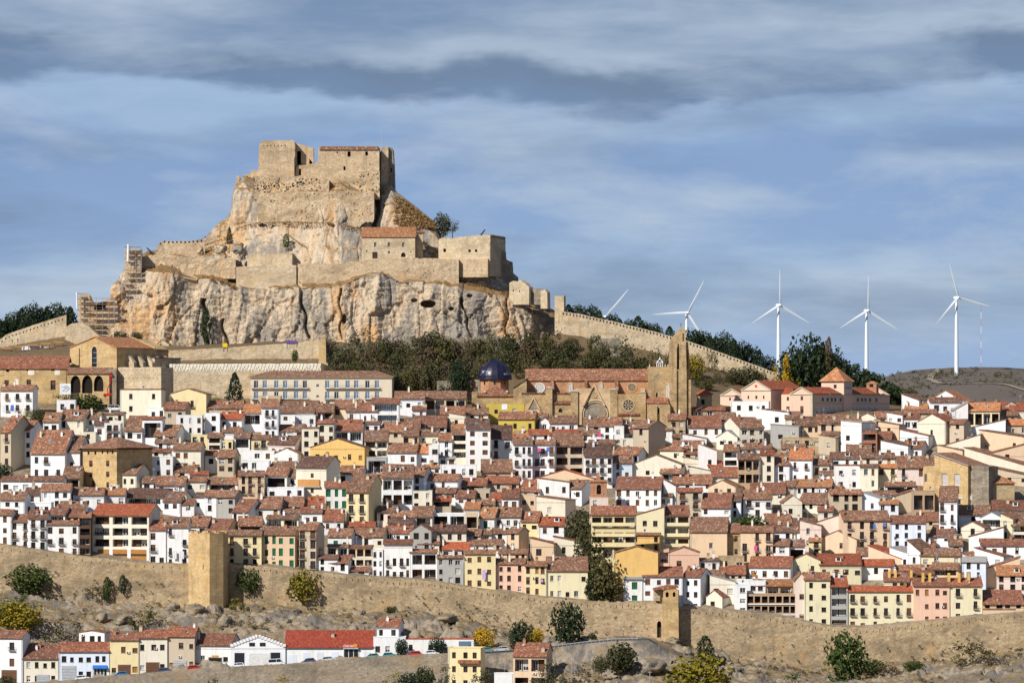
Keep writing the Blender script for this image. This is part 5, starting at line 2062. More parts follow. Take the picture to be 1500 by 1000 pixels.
S.prism('hall_wall', [(466, 292), (466, 216), (470, 215), (555.5, 216), (555.5, 292)], 0.2, 11, sm,
        [rect(509, 513.6, 222, 229.5), rect(535, 539, 222, 228), rect(493, 495, 222, 224.5), rect(503, 506, 243.5, 249.5), rect(466.8, 470, 262, 266.5), rect(541, 542.4, 240, 242)], 1.2)
hr = S.prism('roof', [(468, 219.5), (554, 219.5), (554, 214.6), (470, 214.6)], -0.3, 4, [RM['b']])
o = S.prism('tower', ragged([(557, 305), (557.5, 216), (560, 213), (568, 213.5), (568, 305)]), 6.5, 20, sm)
S.prism('tower', ragged([(567.5, 305), (567.5, 214), (571, 213.5), (574.5, 216), (576, 240), (577, 275), (578, 305)]), 8, 22, [M['stonegrey'], M['dark']], [rect(571, 573, 244, 251)], 0.6)  # grey stone puts the shade of the tower's right side into the colour
S.prism('wall', [(553.5, 300), (553.5, 221), (558, 219), (558, 300)], 9, 14, sm)
mb = MB()
mb.tube((S.u(558.6), 8, S.z(214)), (S.u(558.6), 8, S.z(190)), 0.11, 0.07, 6)
mb.build('flagpole', M['metal'], S.root)
for i, (a, b, t, bb) in enumerate(((366, 379, 249, 268), (357, 366, 254.5, 268), (345.5, 350, 257, 268))):
    S.prism('parapet_stub', rag_top(a, b, t, bb, 0.8, i, 4), 3, 6, sm)

wall_strip('castle_wall', crv([(376, 283), (430, 281), (480, 281), (520, 279), (548, 281)]), crv([(376, 322), (440, 325), (500, 327), (548, 317)]), 378, 548, 1477.4, 9, M['stonework'],
           'broad masonry curtain wall built into the cliff below the keep', rag=1.6, ragb=9.0, rough=0.2, step=1.4, pits=0.03)
wall_strip('castle_wall', crv([(360, 262), (378, 258), (470, 259), (482, 264)]), crv([(350, 284), (482, 284)]), 372, 482, 1481.0, 6, M['stonework'],
           'pitted rubble wall under the square tower of the keep', rag=1.8, rough=0.3, step=1.3, pits=0.20)
wall_strip('castle_wall', crv([(524, 252), (556, 250)]), crv([(524, 284), (556, 284)]), 526, 556, 1481.5, 6, M['stonework'],
           'pitted rubble wall at the right corner below the roofed hall', rag=1.5, rough=0.3, step=1.3, pits=0.16)
wall_strip('castle_wall', crv([(434, 386), (500, 386), (530, 381), (600, 378), (672, 380)]), crv([(434, 430), (672, 428)]), 436, 672, 1460.6, 8, M['stonework'],
           'long terrace wall on top of the lower cliff below the orange roofed garrison house', rag=2.2, step=1.5, pits=0.01)
wall_strip('castle_wall', crv([(340, 391), (434, 388)]), crv([(340, 434), (434, 434)]), 346, 434, 1460.0, 10, M['stonepale'],
           'smooth pale terrace wall on the lower cliff left of the long terrace wall', rag=1.8)
wall_strip('castle_wall', crv([(360, 372), (432, 370)]), crv([(360, 386), (432, 386)]), 362, 428, 1466.0, 6, M['stonepale'],
           'small upper terrace wall with dry grass above the smooth pale wall', rag=1.0)
wall_strip('castle_wall', crv([(230, 359), (240, 353), (260, 354), (296, 352), (300, 351)]), crv([(230, 374), (300, 372)]), 231, 300, 1474, 2, M['stonework'],
           'low battlemented wall on the left shoulder of the rock', slits=(0.0, 2.6, 6.0, 2.4), rag=1.2)
wall_strip('castle_wall', crv([(190, 378), (230, 372), (300, 378)]), crv([(190, 400), (345, 400)]), 205, 345, 1464.5, 3, M['stonework'],
           'rubble wall with dry grass on the left cliff top', rag=1.6, rough=0.3)
wall_strip('castle_wall', crv([(296, 352), (310, 345), (330, 333), (342, 323)]), crv([(296, 366), (342, 340)]), 298, 340, 1482, 2, M['stonework'],
           'sloping rubble wall climbing the left shoulder towards the keep', rag=1.8, rough=0.3)

S = Site('garrison_house', 'long two storey stone house with a faded orange tiled roof under the keep', 'house', 608, 1463, 384)
ws = [(548, 551.5, 355, 362), (568, 571.5, 355, 362), (589, 592.5, 355, 362)]
S.prism('wall', rect(530, 608, 346.5, 396), 0, 8.5, [M['stonepale'], M['dark']], [rect(*w) for w in ws] + [rect(545.5, 553, 369, 378.5), arch(587.5, 594, 370, 376.5, False), rect(536.5, 538, 366, 369), rect(568.5, 571, 368, 371), rect(601, 602.6, 368, 370)], 0.4)
for a, b, t, bb in ws:
    put_window(S.root, 'white', S.u(a), S.z(bb), S.u(b) - S.u(a), S.z(t) - S.z(bb), 0.38)
S.prism('door', rect(545.8, 552.7, 369.4, 378.4), 0.2, 0.32, [M['darkwood']])
gable_roof(S.u(530), S.u(608), 5.5, 8.5, S.z(346.5), S.z(333) + 0.15, S.z(340), 0.4, 0.3).build('roof', RM['o'], S.root)
S.prism('annex', [(607.5, 384), (607.5, 345), (612, 341), (619, 341), (619, 384)], 3.5, 9, [M['stonework']])
S.prism('annex_roof', [(603, 337), (621, 337), (621, 340.5), (603, 340.5)], 3, 10, [RM['b']])

S = Site('bastion', 'square stone bastion with small gun ports on the right shoulder of the rock', 'bastion', 718, 1461, 404, 15)
S.prism('wall', ragged([(642, 404), (642, 350), (648, 347), (660, 348), (672, 346.5), (690, 345.5), (700, 344), (718, 344.5), (718, 404)]), 0, 21, [M['stonepale'], M['dark']],
        [rect(649, 653, 363.5, 368.5), rect(686, 689.5, 365, 369), rect(695.5, 699, 365, 369)], 0.8)
S.prism('shelf_wall', [(672, 406), (672, 381), (716, 379), (716, 406)], -1.2, 0.5, [M['stonework']])
S.prism('parapet', [(714, 347), (714, 342.5), (719, 344), (719, 347)], 0.4, 20, [M['stonegrey']])

S = Site('cannon', 'old dark cannon pointing up from the top of the right bastion', 'cannon', 707, 1466, 345)
mb = MB()
mb.tube((-1.0, 0, -0.3), (0.9, 0, 2.2), 0.36, 0.2, 8)
mb.build('barrel', M['iron'], S.root)
mb = MB()
mb.box(-1.2, 0.2, -0.5, 0.5, -0.8, 0.1)
mb.build('carriage', M['darkwood'], S.root)
S = Site('cannon', 'old dark cannon barrel tilted up on the left cliff top beside the scaffolding', 'cannon', 221, 1466, 371)
mb = MB()
mb.tube((0.8, 0, -0.2), (-1.5, 0, 2.0), 0.36, 0.2, 8)
mb.build('barrel', M['iron'], S.root)
mb = MB()
mb.box(-0.2, 1.2, -0.5, 0.5, -0.7, 0.2)
mb.build('carriage', M['darkwood'], S.root)

S = Site('ruined_gatehouse', 'broken stone gatehouse walls on the right slope below the bastion', 'ruin', 775, 1457, 446, 18)
S.prism('wall', ragged([(746, 446), (746, 414), (752, 411), (758, 413), (762, 410), (768, 414), (775, 421), (775, 446)]), 0, 5, [M['stonepale'], M['dark']], [rect(751, 752.6, 424, 427), rect(760, 761.5, 425, 428)], 0.5)
S.prism('wall', [(775, 446), (775, 424), (783, 422), (791, 424), (791, 446)], 2.5, 7, [M['stonegrey']])
S.prism('wall', [(790, 452), (790, 426), (796, 424), (799.5, 428), (800, 452)], 1.5, 5, [M['stonepale']])
S = Site('ruined_wall', 'dark broken wall stepping down behind the right bastion', 'ruin', 745, 1476, 425)
S.prism('wall', ragged([(735, 425), (735, 372), (741, 368), (742, 380), (751, 384), (752, 400), (759, 406), (760, 425)]), 0, 6, [M['stonegrey']])
S = Site('watch_tower', 'slim square stone tower where the hill wall meets the castle rock', 'tower', 826, 1452, 488, 10)
S.prism('wall', rag_top(812.5, 826, 433, 490, 0.5, 5, 5), 0, 4.0, [M['stonepale']])

# ------------------------------------------------------------------ scaffolded bastions on the left
def scaffold(name, label, cells, Y, rnd):
    """cells: (x0, x1, y_top, y_bottom) picture frames of each scaffold bay row"""
    x0 = min(c[0] for c in cells)
    yb = max(c[3] for c in cells)
    t = Site(name, label, 'scaffolding', x0, Y, yb)
    pm = MB()
    for (a, b, yt, yy) in cells:
        u0, u1, z0, z1 = t.u(a), t.u(b), t.z(yy), t.z(yt)
        n = max(1, round((u1 - u0) / 2.4))
        for i in range(n + 1):
            u = u0 + (u1 - u0) * i / n
            for y in (0, 1.3):
                pm.tube((u, y, z0), (u, y, z1 + 0.6), 0.035, None, 4)
        m = max(1, round((z1 - z0) / 2.0))
        for j in range(m + 1):
            z = z0 + (z1 - z0) * j / m
            for y in (0, 1.3):
                pm.tube((u0, y, z), (u1, y, z), 0.03, None, 4)
                if j < m:
                    pm.tube((u0, y, z + 1.0), (u1, y, z + 1.0), 0.02, None, 4)
            if j < m:
                for i in range(n):
                    ua, ub = u0 + (u1 - u0) * i / n, u0 + (u1 - u0) * (i + 1) / n
                    if (i + j) % 2 == 0:
                        pm.tube((ua, 0, z), (ub, 0, z + (z1 - z0) / m), 0.03, None, 4)
            if j > 0 and rnd.random() < 0.9:
                k = MB()
                k.box(u0, u1 if rnd.random() < 0.6 else (u0 + u1) / 2, 0.05, 1.25, z - 0.06, z + 0.02)
                k.box(u0, u1, -0.03, 0.0, z, z + 0.10)
                k.build('plank_deck', M['plank'] if rnd.random() < 0.7 else M['wood'], t.root)
    pm.build('pole_frame', M['metal'], t.root)
    return t


rnd = random.Random(4)
t = scaffold('scaffolding', 'tall narrow scaffolding with orange planks and a white debris chute round the tower stub', [(182, 207, 362, 412), (178, 200, 412, 438)], 1456.5, rnd)
mb = MB()
mb.tube((t.u(187.5), -0.4, t.z(383)), (t.u(188.2), -0.4, t.z(358)), 0.42, 0.42, 8)
mb.build('debris_chute', M['white'], t.root)
t = scaffold('scaffolding', 'wide low scaffolding with orange plank decks round the ruined bastion at left', [(113, 132, 430, 470), (132, 168, 437, 472), (120, 150, 472, 494), (166, 178, 446, 468)], 1456.5, rnd)
mb = MB()
mb.tube((t.u(113), -0.3, t.z(452)), (t.u(112.6), -0.3, t.z(428)), 0.3, 0.3, 8)
mb.build('debris_chute', M['white'], t.root)
S = Site('ruined_tower', 'weathered tower stub wrapped in tall narrow scaffolding', 'tower', 206, 1459, 440)
S.prism('wall', rag_top(183, 206, 365, 440, 1.2, 8, 6), 0, 7, [M['stonework']])
S = Site('ruined_bastion', 'broken stone bastion wrapped in wide scaffolding left of the cliff', 'bastion', 160, 1459, 500)
S.prism('wall', ragged([(115, 500), (115, 433), (122, 429), (130, 432), (133, 440), (140, 446), (158, 438), (172, 445), (176, 500)]), 0, 8, [M['stonework'], M['dark']], [rect(138, 155, 443, 454)], 2.5)
S = Site('bastion_apron', 'smooth sloping stone apron wall beneath the wide scaffolding', 'wall', 150, 1447, 520)
S.prism('wall', [(95, 522), (95, 480), (104, 474), (120, 472), (130, 478), (142, 489), (155, 500), (160, 522)], 0, 10, [M['stonepale']])
S = Site('boulder', 'rounded grey rock knob between the two scaffoldings', 'rock', 172, 1458, 436)
mb = MB()
rr = random.Random(3)
rings = []
for i in range(7):
    f = i / 6
    r_ = 2.9 * math.sin(math.pi * (0.12 + 0.86 * f)) ** 0.7
    rings.append([(r_ * math.cos(a) * rr.uniform(.9, 1.1), 2 + r_ * math.sin(a) * rr.uniform(.9, 1.1), -1 + f * 7.0) for a in [2 * math.pi * k / 10 for k in range(10)]])
mb.loft(rings)
mb.build('rock', M['cliff'], S.root)

# ------------------------------------------------------------------ convent on the left
S = Site('convent_church', 'golden stone convent church with a tall pointed window and a bright tiled roof', 'church', 171, 1374, 592, 29)
gs = [M['stonegold'], M['dark']]
DL = 31.0
S.prism('wall', [(98, 592), (98, 508.5), (137, 494.5), (171, 509.5), (171, 592)], 0, DL, gs, [arch(132.5, 140.5, 507.5, 537)], 0.5, hmi=1)
S.prism('window', arch(132.9, 140.1, 508.5, 536.5), 0.36, 0.44, [M['glass']])
for z_ in (516, 524, 531):
    mb = MB()
    mb.box(S.u(133), S.u(140), 0.28, 0.36, S.z(z_) - 0.06, S.z(z_) + 0.06)
    mb.build('window_bar', M['metal'], S.root)
a = arch(131.2, 141.8, 504.5, 538.2)
b_ = arch(132.6, 140.4, 507.2, 537.2)
mb = MB()
A_ = ccw([S.pt(p) for p in a])
B_ = ccw([S.pt(p) for p in b_])
for i in range(len(A_)):
    j = (i + 1) % len(A_)
    mb.face([(A_[i][0], -0.12, A_[i][1]), (A_[j][0], -0.12, A_[j][1]), (B_[j][0], -0.12, B_[j][1]), (B_[i][0], -0.12, B_[i][1])])
    mb.face([(A_[i][0], 0.02, A_[i][1]), (A_[j][0], 0.02, A_[j][1]), (A_[j][0], -0.12, A_[j][1]), (A_[i][0], -0.12, A_[i][1])])
mb.build('window_surround', M['portal'], S.root)
rp = [S.pt(p) for p in ((97.2, 509.2), (137, 493.7), (171.8, 510))]
mb = MB()
poly = rp + [(u, z + 0.3) for u, z in rp[::-1]]
mb.loft([[(u, y, z) for u, z in poly] for y in (-0.3, DL / 3, DL * 0.72)])
mb.build('roof', RM['o'], S.root)
rp2 = [(u - (0.0), z - 0.9) for u, z in rp]
mb = MB()
poly = rp2 + [(u, z + 0.3) for u, z in rp2[::-1]]
mb.loft([[(u * 1.0, y, z) for u, z in poly] for y in (DL * 0.72 + 0.05, DL + 0.2)])
mb.build('roof', RM['o'], S.root)
mb = MB()
mb.prism(ccw([S.pt(p) for p in ((131, 560), (131, 493.2), (137, 491.5), (172.5, 507.5), (172.5, 560))]), DL * 0.71, DL * 0.71 + 0.7)
mb.build('gable_wall', M['stonegold'], S.root)
for k, y in enumerate((5.5, 11.0, 16.5, 22.0, 27.0)):
    mb = MB()
    zt = S.z(519)
    mb.loft([[(0, y, -1), (3.2, y, -1), (3.2, y + 1.6, -1), (0, y + 1.6, -1)], [(0, y, zt - 2.6), (3.2, y, zt - 2.6), (3.2, y + 1.6, zt - 2.6), (0, y + 1.6, zt - 2.6)],
             [(0, y, zt), (0.5, y, zt), (0.5, y + 1.6, zt), (0, y + 1.6, zt)]])
    mb.build('buttress', M['stonepale'], S.root)
mb = MB()
mb.box(0.02, 3.0, 18.2, DL + 3, 0, S.z(524))
mb.build('side_chapel', M['stonepale'], S.root)
mb = MB()
mb.box(0.02, 3.4, 18.0, DL + 3.3, S.z(524), S.z(522.6))
mb.build('chapel_roof', RM['r'], S.root)
mb = MB()
mb.box(S.u(111.5), S.u(113.5), -0.5, 0.1, 0, S.z(509.5))
mb.build('buttress', M['stonegold'], S.root)

S = Site('convent_porch', 'stone porch with three pointed arches in front of the convent church', 'porch', 160, 1364, 592)
S.prism('wall', [(98, 592), (98, 546.5), (160, 546.5), (160, 592)], 0, 1.0, [M['stonegold'], M['dark']], [arch(103, 118, 550, 575), arch(120, 135.5, 549.5, 576), arch(137.5, 151.5, 550, 573)], 0.95)
S.prism('side_wall', rect(158, 170, 540, 592), 1.0, 7, [M['stonegrey']])  # darker grey stone paints in the shade of this side
gable_roof(S.u(98), S.u(162), 6.0, 7.0, S.z(546.5), S.z(538.5), S.z(540), 0.5, 0.2).build('roof', RM['b'], S.root)

S = Site('convent_wing', 'long plain stone convent wing with a brown roof at the left edge', 'convent', 105, 1371, 592)
ws = [(9, 13.5, 540.5, 544.5), (39, 44.5, 540, 543.5), (75, 80.5, 540, 543), (6.5, 13, 556.5, 564), (39, 45.5, 556, 564), (74, 81.5, 557, 571), (-20, -14, 556, 564)]
S.prism('wall', rect(-60, 97, 539, 592), 0, 11, [M['stonegold'], M['dark']], [rect(*w) for w in ws], 0.5)
for w in ws[3:]:
    put_window(S.root, 'half', S.u(w[0]), S.z(w[3]), S.u(w[1]) - S.u(w[0]), S.z(w[2]) - S.z(w[3]), 0.4)
gable_roof(S.u(-60), S.u(98.5), 7.0, 11.0, S.z(539), S.z(522), S.z(530), 0.5, 0.3).build('roof', RM['r'], S.root)
S.prism('plaster_patch', rect(41, 50, 541, 549), -0.02, 0.1, [WM['c']])
S.prism('plaster_patch', rect(80, 88, 539.5, 549), -0.02, 0.1, [WM['c']])
S.prism('plaster_patch', rect(21, 27, 555, 564), -0.02, 0.1, [WM['c']])

S = Site('stone_apse', 'cream stone apse block with putlog holes and a dark right side', 'building', 236, 1362, 592, 24)
holes = [rect(174 + i * 6.2, 175.2 + i * 6.2, 541, 542.4) for i in range(10)] + [rect(174 + i * 6.2, 175.2 + i * 6.2, 553, 554.2) for i in range(10)]
S.prism('wall', rag_top(170, 236, 537.5, 592, 0.4, 2, 8), 0, 8.5, [M['stonepale'], M['dark']], holes, 0.4)

# ------------------------------------------------------------------ the long hotel
S = Site('hotel', 'long pale hotel with two rows of blue windows and continuous balconies', 'hotel', 574, 1380, 606, 4)
xs = (371, 384, 401, 414, 430, 443, 476, 489.5, 506, 518.5, 535, 549)
ws = []
for x in xs:
    ws.append((x, x + 6.6, 557, 568.3))
    ws.append((x, x + 6.6, 573.3, 584))
ws += [(463, 467, 562.5, 566.5), (463, 467, 578.5, 582), (371, 376.5, 588.5, 594), (477, 483, 588, 594)]
S.prism('wall', rect(366, 574, 553, 606), 0, 12, [plaster('hotel_cream', (0.66, 0.56, 0.42), 0.2, (0.5, 0.42, 0.3)), M['dark']], [rect(*w) for w in ws], 0.3)
for i, w in enumerate(ws):
    put_window(S.root, 'blue' if i < 24 and i % 5 else 'white', S.u(w[0]), S.z(w[3]), S.u(w[1]) - S.u(w[0]), S.z(w[2]) - S.z(w[3]), 0.28)
for a, b, zz in ((367, 452, 568.3), (475.5, 557, 568.3), (367, 391, 584), (412, 452, 584), (475, 499, 584), (504, 527, 584), (534, 557, 584)):
    mb = MB()
    u0, u1, z = S.u(a), S.u(b), S.z(zz)
    mb.box(u0, u1, -0.9, 0, z - 0.2, z, 1)
    mb.box(u0, u1, -0.9, -0.86, z + 0.9, z + 0.96, 0)
    n = int((u1 - u0) / 0.3)
    for i in range(n + 1):
        u = u0 + (u1 - u0) * i / n
        mb.box(u - 0.02, u + 0.02, -0.9, -0.86, z, z + 0.9, 0)
    mb.build('balcony', [M['iron'], M['slab']], S.root)
mb = MB()
mb.box(S.u(364.5), S.u(575.5), -0.6, 12.6, S.z(553), S.z(551.3))
mb.build('cornice', M['quoin'], S.root)
hip_roof(S.u(366), S.u(574), 0, 12, S.z(551.3), S.z(542.5), 0.7).build('roof', RM['b'], S.root)

# leaning canes along the top of the wall behind the hotel
S = Site('cane_fence', 'row of leaning dark canes along the top of the wall behind the hotel', 'fence', 250, 1392, 543)
for i in range(44):
    u = S.u(250 + i * 5.05)
    mb = MB()
    mb.tube((u, 0.4, -0.2), (u + 0.75, 0.7, 2.3 + 0.4 * math.sin(i * 1.7)), 0.09, 0.08, 5)
    mb.build('cane', M['darkwood'], S.root)
mb = MB()
mb.tube((S.u(250), 0.5, 1.4), (S.u(474), 0.5, 1.5), 0.03, None, 4)
mb.build('rail_wire', M['iron'], S.root)
S = Site('path_gate_pier', 'tall stone gate pier at the right end of the castle path wall', 'wall', 476, 1424, 545)
S.prism('wall', [(466, 545), (468, 500), (472, 493), (477, 493), (478, 545)], 0, 3, [M['stonegold']])
S.prism('sloped_wall', [(474, 545), (474, 530), (480, 532), (484, 545)], -1.5, 0.5, [M['stonepale']])


# ------------------------------------------------------------------ the basilica
def rose(S, px, py, r, y, ring, fill, name='rose_window'):
    u, z, rm_ = S.u(px), S.z(py), r * S.Y / F
    mb = MB()
    n = 20
    for i in range(n):
        a, b = 2 * math.pi * i / n, 2 * math.pi * (i + 1) / n
        for (r0, r1, ya, yb_) in ((rm_ * 0.84, rm_, y - 0.15, y - 0.15), (rm_, rm_, y - 0.15, y + 0.1)):
            mb.face([(u + r0 * math.cos(a), ya, z + r0 * math.sin(a)), (u + r1 * math.cos(a), yb_, z + r1 * math.sin(a)), (u + r1 * math.cos(b), yb_, z + r1 * math.sin(b)), (u + r0 * math.cos(b), ya, z + r0 * math.sin(b))], 0)
        mb.face([(u, y + 0.0, z), (u + rm_ * 0.85 * math.cos(a), y, z + rm_ * 0.85 * math.sin(a)), (u + rm_ * 0.85 * math.cos(b), y, z + rm_ * 0.85 * math.sin(b))], 1)
    for i in range(8):
        a = 2 * math.pi * i / 8
        d, w = Vector((math.cos(a), math.sin(a))), rm_ * 0.03
        p = Vector((-d.y, d.x)) * w
        q = d * rm_ * 0.86
        mb.face([(u - p.x, y - 0.06, z - p.y), (u + q.x - p.x, y - 0.06, z + q.y - p.y), (u + q.x + p.x, y - 0.06, z + q.y + p.y), (u + p.x, y - 0.06, z + p.y)], 0)
    for i in range(8):
        a = 2 * math.pi * (i + 0.5) / 8
        cu, cz, cr = u + math.cos(a) * rm_ * 0.6, z + math.sin(a) * rm_ * 0.6, rm_ * 0.22
        for k in range(8):
            t0, t1 = 2 * math.pi * k / 8, 2 * math.pi * (k + 1) / 8
            mb.face([(cu + cr * .76 * math.cos(t0), y - .06, cz + cr * .76 * math.sin(t0)), (cu + cr * math.cos(t0), y - .06, cz + cr * math.sin(t0)),
                     (cu + cr * math.cos(t1), y - .06, cz + cr * math.sin(t1)), (cu + cr * .76 * math.cos(t1), y - .06, cz + cr * .76 * math.sin(t1))], 0)
    mb.build(name, [ring, fill], S.root)


def lancet(S, x0, x1, yt, yb, y, mat, name='lancet_window'):
    o = S.prism(name, arch(x0, x1, yt, yb), y - 0.05, y + 0.05, [mat])
    a = [S.pt(p) for p in arch(x0 - 1.1, x1 + 1.1, yt - 2.0, yb + 0.6)]
    b = [S.pt(p) for p in arch(x0, x1, yt, yb)]
    mb = MB()
    for i in range(len(a)):
        j = (i + 1) % len(a)
        mb.face([(a[i][0], y - 0.2, a[i][1]), (a[j][0], y - 0.2, a[j][1]), (b[j][0], y - 0.2, b[j][1]), (b[i][0], y - 0.2, b[i][1])])
        mb.face([(a[i][0], y, a[i][1]), (a[j][0], y, a[j][1]), (a[j][0], y - 0.2, a[j][1]), (a[i][0], y - 0.2, a[i][1])])
    for xx in (x0 + (x1 - x0) * 0.5,):
        mb.box(S.u(xx) - 0.06, S.u(xx) + 0.06, y - 0.12, y, S.z(yb), S.z(yt + 2))
    mb.build('window_surround', M['portal'], S.root)


S = Site('basilica', 'golden stone basilica with rose windows, arched portals and a tall bell tower', 'church', 950, 1364, 622)
cs = [M['churchstone'], M['dark']]
S.prism('nave_wall', rect(771, 951, 555.5, 622), 7, 20, [M['churchbrick'], M['dark']])
r_ = gable_roof(S.u(770.5), S.u(950.5), 6.5, 13.0, S.z(556), S.z(541.5) + 0.3, S.z(556), 0.5, 0.2, 0.2)
o = r_.build('roof', RM['b'], S.root, (0, 7, 0))
S.prism('aisle_wall', rect(764, 906, 576.5, 622), 1.2, 7, cs)
S.prism('aisle_roof', rect(764, 836, 574.5, 576.8), 0.9, 7, [RM['b']])
S.prism('transept_wall', [(752, 622), (752, 567), (771.5, 556), (771.5, 622)], 3, 12, [M['churchstone']])
mb = MB()
rp = [S.pt(p) for p in ((751, 568.2), (772, 554.6))]
poly = rp + [(u, z + 0.25) for u, z in rp[::-1]]
mb.loft([[(u, y, z) for u, z in poly] for y in (2.6, 12.3)])
mb.build('transept_roof', RM['b'], S.root)
rose(S, 791, 567.5, 7.6, 6.9, M['white'], M['quoin'])
rose(S, 926.6, 567, 7.2, 6.9, M['portal'], M['glass'])
lancet(S, 832.5, 838.8, 561, 577, 6.95, M['tracery'])
lancet(S, 878, 883, 560, 568.5, 6.95, M['tracery'])


def fin(S, px0, px1, prof, mat, name='buttress'):
    """prof [(y, picture row)] extruded between two picture columns"""
    u0, u1 = S.u(px0), S.u(px1)
    mb = MB()
    mb.loft([[(u, y, S.z(p)) for y, p in prof] for u in (u0, u1)])
    return mb.build(name, mat, S.root)


for a, b in ((807, 811.5), (857, 860.5), (901.5, 906)):
    fin(S, a, b, [(1.0, 622), (1.0, 577), (7.2, 557), (7.2, 622)], M['churchbrick'])
    fin(S, a - 0.4, b + 0.4, [(0.8, 576.6), (7.2, 556.4), (7.2, 555.2), (0.8, 575.2)], RM['b'], 'buttress_cap')
for a, b, t in ((799, 809, 568.5), (836, 846.5, 573.5), (893.5, 904.5, 571), (938, 946, 575)):
    S.prism('pier', rect(a, b, t, 622), -0.8, 2.2, [M['churchstone']])
    u0, u1, z = S.u(a) - 0.15, S.u(b) + 0.15, S.z(t)
    mb = MB()
    ap = ((u0 + u1) / 2, 0.7, z + 0.8)
    e = [(u0, -1.0, z), (u1, -1.0, z), (u1, 2.3, z), (u0, 2.3, z)]
    for i in range(4):
        mb.face([e[i], e[(i + 1) % 4], ap])
    mb.build('pier_cap', M['slab'], S.root)
S.prism('portal_wall', [(843, 622), (843, 568.5), (897, 568.5), (897, 622)], -0.2, 2.2, [M['portal'], M['churchstone']], [arch(852.5, 892, 586.5, 621.5, False)], 1.9)
for k in range(1, 5):
    q = arch(852.5 + k * 2.9, 892 - k * 2.9, 586.5 + k * 2.7, 621.5, False, 8)
    q0 = arch(852.5 + (k - 1) * 2.9 + 1.3, 892 - (k - 1) * 2.9 - 1.3, 586.5 + (k - 1) * 2.7 + 1.2, 621.8, False, 8)
    S.prism('archivolt', q0, 0.05 + 0.4 * (k - 1), 0.05 + 0.4 * (k - 1) + 0.34, [M['portal'] if k % 2 else M['stonegrey'], M['stonegrey']], [q], 0.33, 1)  # grey stone on alternate steps paints shade into the recesses
S.prism('gable', [(853, 594), (869.8, 561), (887, 594), (884.5, 594), (869.8, 565), (855.5, 594)], -0.85, -0.19, [M['portal']])
S.prism('gable_field', [(861, 584), (869.8, 566), (878.8, 584)], -0.24, -0.19, [M['churchstone']])
rose(S, 870, 578.5, 4.6, -0.28, M['portal'], M['churchstone'], 'gable_tracery')
S.prism('gable', [(769, 606), (781.5, 579.5), (795, 606)], 0.6, 1.3, [M['portal'], M['stonegrey']], [[(773.5, 600), (781.5, 584), (790, 600)]], 0.3)
S.prism('portal_arch', arch(772, 792, 601, 622, False), 0.9, 1.35, [M['portal'], M['dark']], [arch(774.5, 789.5, 603.5, 621.5, False)], 0.4)
S.prism('chapel_wall', rect(809, 836, 590.5, 622), 0.2, 3, [M['churchstone'], M['dark']], [arch(818, 824, 598, 604)], 0.3)
gable_roof(S.u(809), S.u(836), 2.4, 3.0, S.z(590.5), S.z(584.5), S.z(586), 0.3, 0.1).build('chapel_roof', RM['r'], S.root)
S.prism('chapel_wall', rect(904.5, 939, 577, 622), -0.5, 6.8, cs, [circ(920.2, 593, 8.2)], 0.4)
rose(S, 920.2, 593, 9.6, -0.55, M['portal'], M['glass'])
S.prism('ledge_roof', rect(904.8, 937, 605.3, 608), -1.0, -0.45, [RM['r']])
fin(S, 939, 946, [(1.5, 622), (1.5, 590), (7.5, 566), (7.5, 622)], M['churchstone'])
S.prism('tower_wall', rect(950, 988, 537, 622), 1.0, 12, cs, [circ(959.6, 545.7, 3.6), rect(961, 963.6, 575, 581.5)], 0.4)
rose(S, 959.6, 545.7, 4.8, 0.98, M['portal'], M['quoin'], 'clock_face')
lancet(S, 975.2, 980.6, 561.5, 585, 0.98, M['tracery'])
S.prism('annex_wall', rect(947.5, 980, 590, 640), -3, 1.2, cs, [rect(963, 965, 598, 606)], 0.4)
gable_roof(S.u(947.5), S.u(978), 3.6, 4.2, S.z(590), S.z(583), S.z(584), 0.3, 0.2).build('annex_roof', RM['r'], S.root, (0, -3, 0))
for a, b in ((955, 962), (972, 981)):
    S.prism('pier', rect(a, b, 594, 640), -4, -2.8, [M['churchstone']])
S.prism('bell_tower', ragged([(981, 640), (980.6, 545), (981, 505), (984, 495), (990, 488), (998, 479.5), (1003, 481), (1004.5, 500), (1005.5, 545), (1006, 640)]), -1.2, 7, [M['churchstone'], M['dark']],
        [[(991.2, 541), (994.6, 541), (994.8, 520), (994.2, 504), (992.8, 503), (991.4, 512)], rect(999.6, 1001.4, 488, 500)], 1.2)
S.prism('bell_tower', ragged([(1000, 640), (1000, 508), (1004, 500), (1008, 502), (1010, 520), (1011, 545), (1013, 560), (1013.5, 640)]), 1.0, 8, [M['churchstone'], M['dark']], [rect(1005.5, 1007.3, 512, 540)], 1.0)
for a, b, t in ((986.5, 991, 541), (1008.5, 1012, 556)):
    S.prism('pier', rect(a, b, t, 640), -1.9, -1.0, [M['churchstone']])
S.prism('string_course', rect(950, 1005.5, 566.5, 567.6), 0.8 - 2.2, 1.1 - 2.2 + 0.2, [M['churchstone']]) if False else None
mb = MB()
mb.tube((S.u(997.8), 2, S.z(480)), (S.u(997.8), 2, S.z(473)), 0.07, None, 5)
mb.box(S.u(997.8) - 0.4, S.u(997.8) + 0.4, 1.95, 2.05, S.z(475.4), S.z(475.4) + 0.14)
mb.build('cross', M['iron'], S.root)
mb = MB()
for xx in (963, 966, 968.8, 971.6):
    mb.tube((S.u(xx), 5, S.z(537)), (S.u(xx), 5, S.z(531)), 0.16, 0.13, 6)
mb.box(S.u(962), S.u(972.5), 4.7, 5.3, S.z(531), S.z(530))
for a, b in ((963, 967.5), (971.6, 967.5)):
    mb.tube((S.u(a), 5, S.z(530)), (S.u(b), 5, S.z(525)), 0.2, 0.14, 6)
